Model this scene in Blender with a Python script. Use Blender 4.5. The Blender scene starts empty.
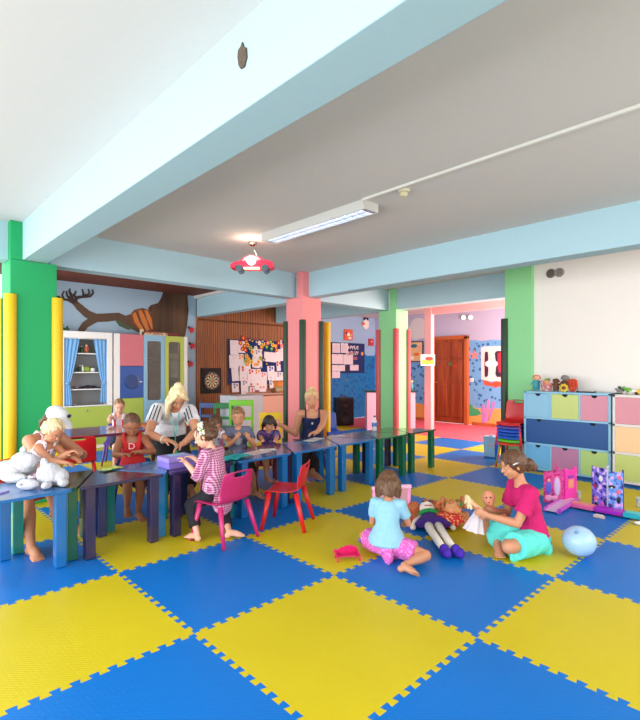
import bpy, bmesh, math, random
from mathutils import Vector, Matrix, Quaternion, noise
random.seed(7)
C = bpy.context.scene.collection
R = math.radians
PI = math.pi
V = Vector

# ------------------------------------------------------------------ colours and materials
def lin(c):
    c = c / 255.0
    return c / 12.92 if c <= 0.04045 else ((c + 0.055) / 1.055) ** 2.4

def col(r, g, b):
    return (lin(r), lin(g), lin(b), 1.0)

MATS = {}

def mat(name, rgb, rough=0.6, metal=0.0, bump=0.0, scale=60.0, vary=0.06, emit=0.0, spec=0.5, sss=0.0,
        alpha=1.0, trans=0.0, coat=0.0, stretch=None):
    if name in MATS:
        return MATS[name]
    m = bpy.data.materials.new(name)
    m.use_nodes = True
    nt = m.node_tree
    b = nt.nodes['Principled BSDF']
    tc = nt.nodes.new('ShaderNodeTexCoord')
    nz = nt.nodes.new('ShaderNodeTexNoise')
    nz.inputs['Scale'].default_value = scale
    nz.inputs['Detail'].default_value = 4
    mp = nt.nodes.new('ShaderNodeMapping')
    if stretch:
        mp.inputs['Scale'].default_value = stretch
    nt.links.new(tc.outputs['Object'], mp.inputs['Vector'])
    nt.links.new(mp.outputs['Vector'], nz.inputs['Vector'])
    c = col(*rgb)
    if vary > 0:
        mx = nt.nodes.new('ShaderNodeMix')
        mx.data_type = 'RGBA'
        mx.inputs['A'].default_value = tuple(min(1, x * (1 + vary)) for x in c[:3]) + (1,)
        mx.inputs['B'].default_value = tuple(x * (1 - vary) for x in c[:3]) + (1,)
        nt.links.new(nz.outputs['Fac'], mx.inputs['Factor'])
        nt.links.new(mx.outputs['Result'], b.inputs['Base Color'])
    else:
        b.inputs['Base Color'].default_value = c
    b.inputs['Roughness'].default_value = rough
    b.inputs['Metallic'].default_value = metal
    b.inputs['Specular IOR Level'].default_value = spec
    if sss:
        b.inputs['Subsurface Weight'].default_value = sss
        b.inputs['Subsurface Radius'].default_value = (0.01, 0.004, 0.002)
    if coat:
        b.inputs['Coat Weight'].default_value = coat
        b.inputs['Coat Roughness'].default_value = 0.08
    if trans:
        b.inputs['Transmission Weight'].default_value = trans
    if alpha < 1:
        b.inputs['Alpha'].default_value = alpha
    if emit:
        b.inputs['Emission Color'].default_value = c
        b.inputs['Emission Strength'].default_value = emit
    if bump:
        bp = nt.nodes.new('ShaderNodeBump')
        bp.inputs['Strength'].default_value = bump
        bp.inputs['Distance'].default_value = 0.01
        nt.links.new(nz.outputs['Fac'], bp.inputs['Height'])
        nt.links.new(bp.outputs['Normal'], b.inputs['Normal'])
    MATS[name] = m
    return m

def ramp(nt, stops, interp='LINEAR'):
    r = nt.nodes.new('ShaderNodeValToRGB')
    r.color_ramp.interpolation = interp
    e = r.color_ramp.elements
    while len(e) < len(stops):
        e.new(0.5)
    for i, (p, c) in enumerate(stops):
        e[i].position = p
        e[i].color = c
    return r

def pattern_mat(name, kind, c1, c2, scale=10.0, rough=0.8, c3=None, rot=(0, 0, 0)):
    """printed or woven cloth / board patterns"""
    if name in MATS:
        return MATS[name]
    m = bpy.data.materials.new(name)
    m.use_nodes = True
    nt = m.node_tree
    b = nt.nodes['Principled BSDF']
    b.inputs['Roughness'].default_value = rough
    tc = nt.nodes.new('ShaderNodeTexCoord')
    mp = nt.nodes.new('ShaderNodeMapping')
    mp.inputs['Rotation'].default_value = rot
    nt.links.new(tc.outputs['Object'], mp.inputs['Vector'])
    A, B = col(*c1), col(*c2)
    if kind == 'gingham':
        sep = nt.nodes.new('ShaderNodeSeparateXYZ')
        nt.links.new(mp.outputs['Vector'], sep.inputs[0])
        outs = []
        for ax in ('X', 'Y', 'Z'):
            mu = nt.nodes.new('ShaderNodeMath'); mu.operation = 'MULTIPLY'; mu.inputs[1].default_value = scale
            fr = nt.nodes.new('ShaderNodeMath'); fr.operation = 'FRACT'
            gt = nt.nodes.new('ShaderNodeMath'); gt.operation = 'GREATER_THAN'; gt.inputs[1].default_value = 0.5
            nt.links.new(sep.outputs[ax], mu.inputs[0]); nt.links.new(mu.outputs[0], fr.inputs[0]); nt.links.new(fr.outputs[0], gt.inputs[0])
            outs.append(gt)
        add = nt.nodes.new('ShaderNodeMath'); add.operation = 'ADD'
        nt.links.new(outs[0].outputs[0], add.inputs[0]); nt.links.new(outs[2].outputs[0], add.inputs[1])
        hf = nt.nodes.new('ShaderNodeMath'); hf.operation = 'MULTIPLY'; hf.inputs[1].default_value = 0.5
        nt.links.new(add.outputs[0], hf.inputs[0])
        rp = ramp(nt, [(0.0, A), (1.0, B)])
        nt.links.new(hf.outputs[0], rp.inputs[0])
        nt.links.new(rp.outputs[0], b.inputs['Base Color'])
    elif kind == 'floral':
        vo = nt.nodes.new('ShaderNodeTexVoronoi')
        vo.inputs['Scale'].default_value = scale
        nt.links.new(mp.outputs['Vector'], vo.inputs['Vector'])
        rp = ramp(nt, [(0.0, B), (0.28, B), (0.36, col(*(c3 or c2))), (0.5, A), (1.0, A)])
        nt.links.new(vo.outputs['Distance'], rp.inputs[0])
        nt.links.new(rp.outputs[0], b.inputs['Base Color'])
    elif kind == 'blotch':
        nz = nt.nodes.new('ShaderNodeTexNoise')
        nz.inputs['Scale'].default_value = scale
        nz.inputs['Detail'].default_value = 3
        nt.links.new(mp.outputs['Vector'], nz.inputs['Vector'])
        st = [(0.0, A), (0.42, A), (0.5, B), (1.0, B)]
        if c3:
            st = [(0.0, A), (0.4, A), (0.47, B), (0.54, B), (0.6, col(*c3)), (1.0, col(*c3))]
        rp = ramp(nt, st)
        nt.links.new(nz.outputs['Fac'], rp.inputs[0])
        nt.links.new(rp.outputs[0], b.inputs['Base Color'])
    elif kind == 'wood':
        mp.inputs['Scale'].default_value = (scale, scale, scale * 0.08)
        nz = nt.nodes.new('ShaderNodeTexNoise')
        nz.inputs['Scale'].default_value = 1.0
        nz.inputs['Detail'].default_value = 5
        nz.inputs['Distortion'].default_value = 0.6
        nt.links.new(mp.outputs['Vector'], nz.inputs['Vector'])
        rp = ramp(nt, [(0.25, A), (0.75, B)])
        nt.links.new(nz.outputs['Fac'], rp.inputs[0])
        nt.links.new(rp.outputs[0], b.inputs['Base Color'])
        bp = nt.nodes.new('ShaderNodeBump'); bp.inputs['Strength'].default_value = 0.15; bp.inputs['Distance'].default_value = 0.004
        nt.links.new(nz.outputs['Fac'], bp.inputs['Height']); nt.links.new(bp.outputs['Normal'], b.inputs['Normal'])
    elif kind == 'slats':
        wv = nt.nodes.new('ShaderNodeTexWave')
        wv.wave_type = 'BANDS'; wv.bands_direction = 'X'
        wv.inputs['Scale'].default_value = scale
        wv.inputs['Distortion'].default_value = 0.25
        wv.inputs['Detail'].default_value = 2
        nt.links.new(mp.outputs['Vector'], wv.inputs['Vector'])
        nz = nt.nodes.new('ShaderNodeTexNoise'); nz.inputs['Scale'].default_value = 3.0
        m2 = nt.nodes.new('ShaderNodeMapping'); m2.inputs['Scale'].default_value = (6, 1, 0.6)
        nt.links.new(tc.outputs['Object'], m2.inputs['Vector']); nt.links.new(m2.outputs['Vector'], nz.inputs['Vector'])
        rp = ramp(nt, [(0.0, A), (0.25, B), (1.0, col(*(c3 or c2)))])
        mm = nt.nodes.new('ShaderNodeMath'); mm.operation = 'MULTIPLY'
        nt.links.new(wv.outputs['Fac'], mm.inputs[0]); nt.links.new(nz.outputs['Fac'], mm.inputs[1])
        m3 = nt.nodes.new('ShaderNodeMath'); m3.operation = 'MULTIPLY'; m3.inputs[1].default_value = 1.7
        nt.links.new(mm.outputs[0], m3.inputs[0]); nt.links.new(m3.outputs[0], rp.inputs[0])
        nt.links.new(rp.outputs[0], b.inputs['Base Color'])
        bp = nt.nodes.new('ShaderNodeBump'); bp.inputs['Strength'].default_value = 0.5; bp.inputs['Distance'].default_value = 0.01
        nt.links.new(wv.outputs['Fac'], bp.inputs['Height']); nt.links.new(bp.outputs['Normal'], b.inputs['Normal'])
    MATS[name] = m
    return m

def foam_mat(name, rgb):
    m = bpy.data.materials.new(name)
    m.use_nodes = True
    nt = m.node_tree
    b = nt.nodes['Principled BSDF']
    c = col(*rgb)
    b.inputs['Roughness'].default_value = 0.40
    b.inputs['Specular IOR Level'].default_value = 0.28
    tc = nt.nodes.new('ShaderNodeTexCoord')
    mp = nt.nodes.new('ShaderNodeMapping'); mp.inputs['Rotation'].default_value = (0, 0, R(45))
    nt.links.new(tc.outputs['Object'], mp.inputs['Vector'])
    br = nt.nodes.new('ShaderNodeTexBrick')
    br.inputs['Scale'].default_value = 14.0
    br.inputs['Mortar Size'].default_value = 0.018
    br.inputs['Mortar Smooth'].default_value = 0.6
    br.inputs['Brick Width'].default_value = 0.5
    br.inputs['Row Height'].default_value = 0.2
    nt.links.new(mp.outputs['Vector'], br.inputs['Vector'])
    nz = nt.nodes.new('ShaderNodeTexNoise'); nz.inputs['Scale'].default_value = 1.3; nz.inputs['Detail'].default_value = 5
    nt.links.new(tc.outputs['Object'], nz.inputs['Vector'])
    mx = nt.nodes.new('ShaderNodeMix'); mx.data_type = 'RGBA'
    mx.inputs['A'].default_value = tuple(x * 0.88 for x in c[:3]) + (1,)
    mx.inputs['B'].default_value = tuple(min(1, x * 1.08) for x in c[:3]) + (1,)
    nt.links.new(nz.outputs['Fac'], mx.inputs['Factor'])
    nt.links.new(mx.outputs['Result'], b.inputs['Base Color'])
    bp = nt.nodes.new('ShaderNodeBump'); bp.inputs['Strength'].default_value = 0.45; bp.inputs['Distance'].default_value = 0.004
    bp.invert = True
    nt.links.new(br.outputs['Fac'], bp.inputs['Height']); nt.links.new(bp.outputs['Normal'], b.inputs['Normal'])
    MATS[name] = m
    return m

def mural_mat(name, axis, levels, dots, wave=0.12, dot_col=(30, 90, 150), dot_scale=9.0):
    """painted wall: horizontal zones with wavy borders, plus spots in the sea zone. levels: [(z, rgb)...] bottom to top"""
    m = bpy.data.materials.new(name)
    m.use_nodes = True
    nt = m.node_tree
    b = nt.nodes['Principled BSDF']
    b.inputs['Roughness'].default_value = 0.6
    tc = nt.nodes.new('ShaderNodeTexCoord')
    sep = nt.nodes.new('ShaderNodeSeparateXYZ'); nt.links.new(tc.outputs['Object'], sep.inputs[0])
    nz = nt.nodes.new('ShaderNodeTexNoise'); nz.inputs['Scale'].default_value = 1.6; nz.inputs['Detail'].default_value = 1
    nt.links.new(tc.outputs['Object'], nz.inputs['Vector'])
    s1 = nt.nodes.new('ShaderNodeMath'); s1.operation = 'MULTIPLY_ADD'; s1.inputs[1].default_value = wave * 4; s1.inputs[2].default_value = -wave * 2
    nt.links.new(nz.outputs['Fac'], s1.inputs[0])
    s2 = nt.nodes.new('ShaderNodeMath'); s2.operation = 'ADD'
    nt.links.new(sep.outputs['Z'], s2.inputs[0]); nt.links.new(s1.outputs[0], s2.inputs[1])
    s3 = nt.nodes.new('ShaderNodeMath'); s3.operation = 'DIVIDE'; s3.inputs[1].default_value = 3.0
    nt.links.new(s2.outputs[0], s3.inputs[0])
    rp = ramp(nt, [(z / 3.0, col(*c)) for z, c in levels], 'CONSTANT')
    nt.links.new(s3.outputs[0], rp.inputs[0])
    vo = nt.nodes.new('ShaderNodeTexVoronoi'); vo.inputs['Scale'].default_value = dot_scale
    nt.links.new(tc.outputs['Object'], vo.inputs['Vector'])
    lt = nt.nodes.new('ShaderNodeMath'); lt.operation = 'LESS_THAN'; lt.inputs[1].default_value = 0.33
    nt.links.new(vo.outputs['Distance'], lt.inputs[0])
    g1 = nt.nodes.new('ShaderNodeMath'); g1.operation = 'GREATER_THAN'; g1.inputs[1].default_value = dots[0]
    g2 = nt.nodes.new('ShaderNodeMath'); g2.operation = 'LESS_THAN'; g2.inputs[1].default_value = dots[1]
    nt.links.new(s2.outputs[0], g1.inputs[0]); nt.links.new(s2.outputs[0], g2.inputs[0])
    p1 = nt.nodes.new('ShaderNodeMath'); p1.operation = 'MULTIPLY'; p2 = nt.nodes.new('ShaderNodeMath'); p2.operation = 'MULTIPLY'
    nt.links.new(g1.outputs[0], p1.inputs[0]); nt.links.new(g2.outputs[0], p1.inputs[1])
    nt.links.new(p1.outputs[0], p2.inputs[0]); nt.links.new(lt.outputs[0], p2.inputs[1])
    mx = nt.nodes.new('ShaderNodeMix'); mx.data_type = 'RGBA'
    nt.links.new(p2.outputs[0], mx.inputs['Factor'])
    nt.links.new(rp.outputs[0], mx.inputs['A'])
    mx.inputs['B'].default_value = col(*dot_col)
    nt.links.new(mx.outputs['Result'], b.inputs['Base Color'])
    MATS[name] = m
    return m

# ------------------------------------------------------------------ mesh builder
def frame_z(d, up=None):
    """3x3 matrix with z along d and x close to up"""
    d = d.normalized()
    u = V(up) if up is not None else (V((0, 0, 1)) if abs(d.z) < 0.9 else V((1, 0, 0)))
    x = u - d * u.dot(d)
    if x.length < 1e-6:
        x = d.orthogonal()
    x.normalize()
    y = d.cross(x)
    return Matrix((x, y, d)).transposed()

class MB:
    def __init__(s):
        s.bm = bmesh.new()
    def _add(s, verts, faces, mi=0):
        vs = [s.bm.verts.new(v) for v in verts]
        for f in faces:
            try:
                fc = s.bm.faces.new([vs[i] for i in f]); fc.material_index = mi
            except ValueError:
                pass
        return vs
    def box(s, x0, x1, y0, y1, z0, z1, mi=0, M=None):
        vs = [V((x, y, z)) for x in (x0, x1) for y in (y0, y1) for z in (z0, z1)]
        if M is not None:
            vs = [M @ v for v in vs]
        s._add(vs, [(0, 1, 3, 2), (4, 6, 7, 5), (0, 4, 5, 1), (2, 3, 7, 6), (0, 2, 6, 4), (1, 5, 7, 3)], mi)
        return s
    def prism(s, poly, a0, a1, axis='z', mi=0, M=None):
        """poly: 2D outline; extruded between a0 and a1 along the axis. x-axis: poly=(y,z); y-axis: poly=(x,z)"""
        def P(u, w, a):
            return V({'z': (u, w, a), 'x': (a, u, w), 'y': (u, a, w)}[axis])
        n = len(poly)
        vs = [P(u, w, a0) for u, w in poly] + [P(u, w, a1) for u, w in poly]
        if M is not None:
            vs = [M @ v for v in vs]
        fs = [tuple(range(n))[::-1], tuple(range(n, 2 * n))] + [(i, (i + 1) % n, n + (i + 1) % n, n + i) for i in range(n)]
        s._add(vs, fs, mi)
        return s
    def ring_loft(s, rings, mi=0, cap=True):
        n = len(rings[0])
        vs = [v for r in rings for v in r]
        fs = []
        for k in range(len(rings) - 1):
            for i in range(n):
                j = (i + 1) % n
                fs.append((k * n + i, k * n + j, (k + 1) * n + j, (k + 1) * n + i))
        if cap:
            fs.append(tuple(range(n))[::-1]); fs.append(tuple(range((len(rings) - 1) * n, len(rings) * n)))
        s._add(vs, fs, mi)
        return s
    def cone(s, p0, p1, r0, r1=None, n=12, mi=0, flat=1.0, up=None, caps=False):
        p0, p1 = V(p0), V(p1)
        r1 = r0 if r1 is None else r1
        if (p1 - p0).length < 1e-6:
            return s
        M = frame_z(p1 - p0, up)
        rings = []
        d = (p1 - p0).normalized()
        seq = [(p0, r0), (p1, r1)]
        if caps:  # rounded ends
            seq = [(p0 - d * r0 * math.sin(a), r0 * math.cos(a)) for a in (1.35, 0.9, 0.45)] + seq + \
                  [(p1 + d * r1 * math.sin(a), r1 * math.cos(a)) for a in (0.45, 0.9, 1.35)]
        for p, r in seq:
            rings.append([p + M @ V((r * math.cos(2 * PI * i / n), flat * r * math.sin(2 * PI * i / n), 0)) for i in range(n)])
        return s.ring_loft(rings, mi)
    def tube(s, pts, rad, n=8, mi=0, flat=1.0, up=None):
        pts = [V(p) for p in pts]
        if not hasattr(rad, '__len__'):
            rad = [rad] * len(pts)
        rings = []
        u = V(up) if up is not None else None
        for k, p in enumerate(pts):
            t = (pts[min(k + 1, len(pts) - 1)] - pts[max(k - 1, 0)])
            M = frame_z(t, u)
            u = M @ V((1, 0, 0))
            rings.append([p + M @ V((rad[k] * math.cos(2 * PI * i / n), flat * rad[k] * math.sin(2 * PI * i / n), 0)) for i in range(n)])
        return s.ring_loft(rings, mi)
    def ball(s, c, r, M=None, u=14, w=9, mi=0):
        if not hasattr(r, '__len__'):
            r = (r, r, r)
        c = V(c)
        M = M or Matrix.Identity(3)
        vs = [c + M @ V((0, 0, r[2]))]
        for j in range(1, w):
            th = PI * j / w
            for i in range(u):
                ph = 2 * PI * i / u
                vs.append(c + M @ V((r[0] * math.sin(th) * math.cos(ph), r[1] * math.sin(th) * math.sin(ph), r[2] * math.cos(th))))
        vs.append(c + M @ V((0, 0, -r[2])))
        fs = [(0, 1 + i, 1 + (i + 1) % u) for i in range(u)]
        for j in range(w - 2):
            for i in range(u):
                a = 1 + j * u + i; b = 1 + j * u + (i + 1) % u
                fs.append((a, a + u, b + u, b))
        L = len(vs) - 1; o = 1 + (w - 2) * u
        fs += [(L, o + (i + 1) % u, o + i) for i in range(u)]
        s._add(vs, fs, mi)
        return s
    def lathe(s, prof, c=(0, 0, 0), n=20, mi=0, M=None):
        c = V(c)
        M = M or Matrix.Identity(3)
        rings = [[c + M @ V((r * math.cos(2 * PI * i / n), r * math.sin(2 * PI * i / n), z)) for i in range(n)] for r, z in prof]
        return s.ring_loft(rings, mi)
    def build(s, name, mats, parent=None, smooth=False, bevel=0.0, seg=2, loc=None, subsurf=0):
        bmesh.ops.recalc_face_normals(s.bm, faces=s.bm.faces)
        me = bpy.data.meshes.new(name)
        s.bm.to_mesh(me); s.bm.free()
        if not isinstance(mats, (list, tuple)):
            mats = [mats]
        for m in mats:
            me.materials.append(m)
        if smooth:
            me.polygons.foreach_set('use_smooth', [True] * len(me.polygons))
        o = bpy.data.objects.new(name, me)
        C.objects.link(o)
        if parent is not None:
            o.parent = parent
        if loc:
            o.location = loc
        if bevel:
            b = o.modifiers.new('bevel', 'BEVEL'); b.width = bevel; b.segments = seg; b.limit_method = 'ANGLE'; b.angle_limit = R(40)
        if subsurf:
            ss = o.modifiers.new('sub', 'SUBSURF'); ss.levels = subsurf; ss.render_levels = subsurf
        return o

TRASH = []
def remeshed(mb, name, material, parent, voxel, smooth_it=4, factor=0.5, disp=None):
    """fuse all the closed shapes of mb into one continuous surface"""
    bm = mb.bm
    bmesh.ops.recalc_face_normals(bm, faces=bm.faces)
    me = bpy.data.meshes.new('raw'); bm.to_mesh(me); bm.free()
    o = bpy.data.objects.new('raw', me)
    work = bpy.data.scenes.get('workbench') or bpy.data.scenes.new('workbench')
    work.collection.objects.link(o)
    r = o.modifiers.new('r', 'REMESH'); r.mode = 'VOXEL'; r.voxel_size = voxel; r.use_smooth_shade = True
    if smooth_it:
        sm = o.modifiers.new('s', 'SMOOTH'); sm.iterations = smooth_it; sm.factor = factor
    vl = work.view_layers[0]; vl.update()
    dg = vl.depsgraph
    nm = bpy.data.meshes.new_from_object(o.evaluated_get(dg))
    nm.name = name
    work.collection.objects.unlink(o); TRASH.append(o)
    if disp:
        n = len(nm.vertices)
        nm.update()
        ns = [v.normal.copy() for v in nm.vertices]
        cs = [v.co.copy() for v in nm.vertices]
        flat = []
        for c0, n0 in zip(cs, ns):
            flat.extend(c0 + n0 * disp(c0))
        nm.vertices.foreach_set('co', flat)
        nm.update()
    nm.materials.clear()
    nm.materials.append(material)
    nm.polygons.foreach_set('use_smooth', [True] * len(nm.polygons))
    no = bpy.data.objects.new(name, nm); C.objects.link(no)
    no.parent = parent
    return no

def thing(name, label, cat, loc=(0, 0, 0), rz=0.0, group=None):
    o = bpy.data.objects.new(name, None); C.objects.link(o)
    o.empty_display_size = 0.1
    o.location = loc; o.rotation_euler = (0, 0, rz)
    o['label'] = label; o['category'] = cat
    if group:
        o['group'] = group
    return o

def tag(o, label, cat, group=None):
    o['label'] = label; o['category'] = cat
    if group:
        o['group'] = group
    return o

def struct(o):
    o['kind'] = 'structure'
    return o

# ------------------------------------------------------------------ camera, and points seen on real surfaces
F_PX, HY, YAW, EYE = 482.4, 369.0, R(46.5), 1.335
FW = V((math.cos(YAW), math.sin(YAW), 0)); RT = V((math.sin(YAW), -math.cos(YAW), 0))
cd = bpy.data.cameras.new('camera'); cam = bpy.data.objects.new('camera', cd); C.objects.link(cam)
cam.location = (0, 0, EYE); cam.rotation_euler = (R(90), 0, YAW - R(90))
cd.sensor_fit = 'HORIZONTAL'; cd.sensor_width = 36.0; cd.lens = F_PX / 640 * 36.0
cd.shift_y = (HY - 360.0) / 640.0
cd.clip_start = 0.05; cd.clip_end = 200
bpy.context.scene.camera = cam

def ray(px, py):
    return FW + RT * ((px - 320) / F_PX) + V((0, 0, (HY - py) / F_PX))
def fl(px, py, z=0.0):
    r = ray(px, py); return V((0, 0, EYE)) + r * ((z - EYE) / r.z)
def ony(px, py, y):
    r = ray(px, py); return V((0, 0, EYE)) + r * (y / r.y)
def onx(px, py, x):
    r = ray(px, py); return V((0, 0, EYE)) + r * (x / r.x)
def atz(px, py, Z):
    return V((0, 0, EYE)) + ray(px, py) * Z
# ------------------------------------------------------------------ the room
CEIL, BEAM = 2.77, 2.40
YW = 8.9            # back wall
M_ceil = mat('ceiling_paint', (212, 208, 206), 0.9, bump=0.05, scale=30, vary=0.02)
M_beam = mat('pale_blue_paint', (168, 200, 212), 0.75, bump=0.04, scale=25, vary=0.02)
M_cream = mat('cream_paint', (246, 238, 231), 0.85, bump=0.04, scale=25, vary=0.02)
M_green = mat('bright_green_paint', (8, 160, 92), 0.6, vary=0.03, scale=4)
M_pgreen = mat('pale_green_paint', (142, 216, 150), 0.6, vary=0.02, scale=4)
M_pink = mat('pink_paint', (238, 138, 140), 0.6, vary=0.03, scale=4)
M_ppink = mat('pale_pink_paint', (244, 176, 180), 0.6, vary=0.02, scale=4)
M_wallblue = mat('sky_blue_wall_paint', (158, 184, 204), 0.8, vary=0.05, scale=2)
M_woodceil = pattern_mat('red_brown_wood', 'wood', (84, 34, 20), (130, 62, 38), 14)
M_bamboo = pattern_mat('bamboo_panelling', 'slats', (70, 34, 12), (134, 76, 34), 7.0, 0.55, (176, 110, 58))
M_foamY = foam_mat('yellow_foam', (208, 188, 26))
M_foamB = foam_mat('blue_foam', (0, 112, 200))
M_red = mat('red_carpet', (226, 92, 108), 0.8, bump=0.3, scale=120, vary=0.06)
M_out = mat('terrace_paving', (190, 186, 178), 0.8)

# --- interlocking mats: one floor, every tooth a real outline
X0, Y0 = 1.216, 2.202
NT = 12
def edge_line():
    pts = [(0.0, 0.0)]
    m = 0.035
    w = (1 - 2 * m) / (2 * NT)
    sgn = 1
    pts.append((m, 0.0))
    for k in range(2 * NT):
        a = m + k * w; b = a + w; d = 0.015 * sgn; f = 0.09 * w
        pts += [(a - f + (0 if k else f), d), (b + f - (0 if k < 2 * NT - 1 else f), d)]
        sgn = -sgn
    pts += [(1 - m, 0.0), (1.0, 0.0)]
    return pts
EL = edge_line()
fm = MB()
def tile(i, j):
    x, y = X0 + i, Y0 + j
    p = []
    p += [(x + t, y + d) for t, d in EL[:-1]]
    p += [(x + 1 + d, y + t) for t, d in EL[:-1]]
    p += [(x + t, y + 1 + d) for t, d in EL[::-1][:-1]]
    p += [(x + d, y + t) for t, d in EL[::-1][:-1]]
    vs = [fm.bm.verts.new((a, b, 0)) for a, b in p]
    f = fm.bm.faces.new(vs); f.material_index = 0 if (i + j) % 2 else 1
for i in range(-4, 7):
    for j in range(-5, 7):
        tile(i, j)
floor = struct(fm.build('floor', [M_foamY, M_foamB]))
for p in floor.data.polygons:
    if p.normal.z < 0:
        p.flip()
b = MB(); b.box(8.26, 10.6, 2.4, YW, -0.05, -0.003)
struct(b.build('floor', M_red))
b = MB(); b.box(-14, 8.26, -6, 14, -0.1, -0.012)
struct(b.build('floor', M_out))

# --- ceiling and beams
b = MB(); b.box(-3.2, 6.95, -3.2, 5.6, CEIL, CEIL + 0.1)
b.box(4.9, 10.7, 5.6, YW + 0.1, CEIL, CEIL + 0.1); b.box(6.95, 10.7, 2.4, 5.6, CEIL, CEIL + 0.1)
struct(b.build('ceiling', M_ceil))
b = MB(); b.box(1.2, 5.0, 5.6, YW + 0.1, CEIL + 0.055, CEIL + 0.12)
struct(b.build('ceiling', M_woodceil))
def beam(x0, x1, y0, y1, z0=BEAM):
    b = MB(); b.box(x0, x1, y0, y1, z0, CEIL + 0.09)
    return struct(b.build('trim_beam', M_beam, bevel=0.006))
beam(1.135, 1.355, -3.2, 5.42)
beam(1.40, 4.72, 5.50, 5.70)
beam(-3.2, 1.10, 5.50, 5.70)
beam(4.80, 5.0, -3.2, 5.34)
beam(4.95, 5.15, 5.68, YW)
beam(5.05, 6.95, 5.50, 5.70)
beam(6.92, 7.15, 3.19, 5.32)
beam(7.0, 7.22, 5.70, YW)
# cut-out hole with a broken edge in the side of the big beam
b = MB()
hole = [(0.0, 0.055), (0.012, 0.04), (0.03, 0.035), (0.034, 0.01), (0.026, -0.03), (0.012, -0.05), (-0.014, -0.052), (-0.03, -0.02), (-0.026, 0.02), (-0.01, 0.03)]
hc = onx(243.5, 56, 1.135)
b.prism([(hc.y + u, hc.z + w) for u, w in hole], 1.127, 1.145, "x")
h = b.build('trim_1', mat('broken_plaster', (92, 78, 66), 0.95, bump=0.8, scale=90, vary=0.4)); struct(h)

# --- walls
b = MB(); b.box(6.75, 6.95, -3.2, 2.83, 0, CEIL); struct(b.build('wall_right', M_cream))
b = MB(); b.box(-3.2, 6.95, -3.4, -3.2, 0, CEIL); struct(b.build('wall_front', M_cream))
b = MB(); b.box(1.75, 4.98, YW, YW + 0.1, 0, CEIL + 0.1); struct(b.build('wall_back', M_wallblue))
b = MB(); b.box(4.95, 7.4, YW - 0.03, YW + 0.1, 0.0, CEIL); struct(b.build('wall_back', M_bamboo))
b = MB(); b.box(4.97, 7.3, YW - 0.045, YW - 0.03, 2.33, 2.37); struct(b.build('trim_2', pattern_mat('dark_trim_wood', 'wood', (84, 44, 20), (120, 66, 32), 12)))
M_mur1 = mural_mat('sea_mural_deep', 'x', [(0.0, (22, 112, 176)), (1.72, (150, 182, 214)), (2.9, (150, 182, 214))], (0.2, 1.6), 0.10, (16, 80, 140))
b = MB(); b.box(7.4, 10.6, YW, YW + 0.1, 0, CEIL); struct(b.build('wall_back', M_mur1))
M_mur2 = mural_mat('sea_mural_bright', 'y', [(0.0, (226, 160, 84)), (0.42, (104, 164, 214)), (2.02, (178, 178, 206)), (2.9, (178, 178, 206))], (0.5, 1.95), 0.06, (34, 96, 160))
b = MB(); b.box(10.6, 10.7, 2.4, YW, 0, CEIL); struct(b.build('wall_far', M_mur2))
b = MB(); b.box(6.95, 10.7, 2.3, 2.4, 0, CEIL); struct(b.build('wall_side', M_ppink))
b = MB(); b.box(1.65, 1.75, 8.3, YW + 0.1, 0, CEIL + 0.1); struct(b.build('wall_left', M_wallblue))

# --- columns with foam corner guards
def column(x0, x1, y0, y1, m, neck=None, top=CEIL):
    b = MB()
    if neck:
        b.box(x0, x1, y0, y1, 0, BEAM - 0.003)
        nx, ny = neck
        b.box(x0, x0 + nx, y0, y0 + ny, BEAM - 0.003, top)
    else:
        b.box(x0, x1, y0, y1, 0, top)
    return struct(b.build('trim_column', m, bevel=0.008))
column(1.03, 1.44, 5.41, 5.80, M_green, (0.16, 0.39))
column(4.68, 5.05, 5.30, 5.68, M_pink, (0.13, 0.14))
column(6.90, 7.25, 5.30, 5.70, M_pgreen, (0.16, 0.16))
column(6.69, 7.05, 2.81, 3.20, M_pgreen, None, CEIL)
b = MB(); b.box(8.93, 9.05, 5.92, 6.09, 0, CEIL); struct(b.build('trim_column', M_ppink, bevel=0.006))
b = MB(); b.box(8.95, 9.05, 2.4, 5.92, 2.52, CEIL); struct(b.build('trim_beam', M_ppink))
M_yel = mat('yellow_padding', (232, 190, 20), 0.45, vary=0.04, scale=5)
M_dkg = mat('dark_green_padding', (42, 66, 46), 0.5, vary=0.08, scale=5)
M_rdp = mat('red_padding', (206, 84, 90), 0.5, vary=0.05, scale=5)
GUARDN = 0
def guard(x, y, ang, m, label, r=0.055, h=2.056):
    """C-shaped foam sleeve hugging a column corner; ang = outward direction"""
    outer, inner = [], []
    for k in range(15):
        a = R(ang) + R(-128 + 256 * k / 14)
        outer.append((r * math.cos(a), r * math.sin(a)))
        inner.append((0.012 * math.cos(R(ang)) + (r * 0.35) * math.cos(a), 0.012 * math.sin(R(ang)) + (r * 0.35) * math.sin(a)))
    b = MB(); b.prism(outer + inner[::-1], 0, h)
    o = b.build('corner_guard', m, bevel=0.006)
    o.location = (x, y, 0.001)
    for p in o.data.polygons:
        p.use_smooth = abs(p.normal.z) < 0.5
    return tag(o, label, 'corner guard', 'foam corner guards on the columns')
guard(1.03, 5.41, 225, M_yel, 'wide yellow foam corner guard on the front corner of the bright green column')
guard(1.44, 5.41, 315, M_yel, 'yellow foam corner guard on the bright green column, right edge beside the cabinets')
guard(1.03, 5.80, 135, M_yel, 'yellow foam corner guard cut by the left edge of the photo')
guard(4.68, 5.68, 135, M_dkg, 'dark green foam guard on the left edge of the pink column', 0.045)
guard(4.68, 5.30, 225, M_dkg, 'dark green foam guard on the middle front corner of the pink column', 0.05)
guard(5.05, 5.30, 315, M_dkg, 'dark green foam guard on the right edge of the pink column beside a yellow one', 0.045)
guard(5.30, 5.42, 270, M_yel, 'slim yellow foam guard just right of the pink column', 0.052, 2.07)
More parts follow.
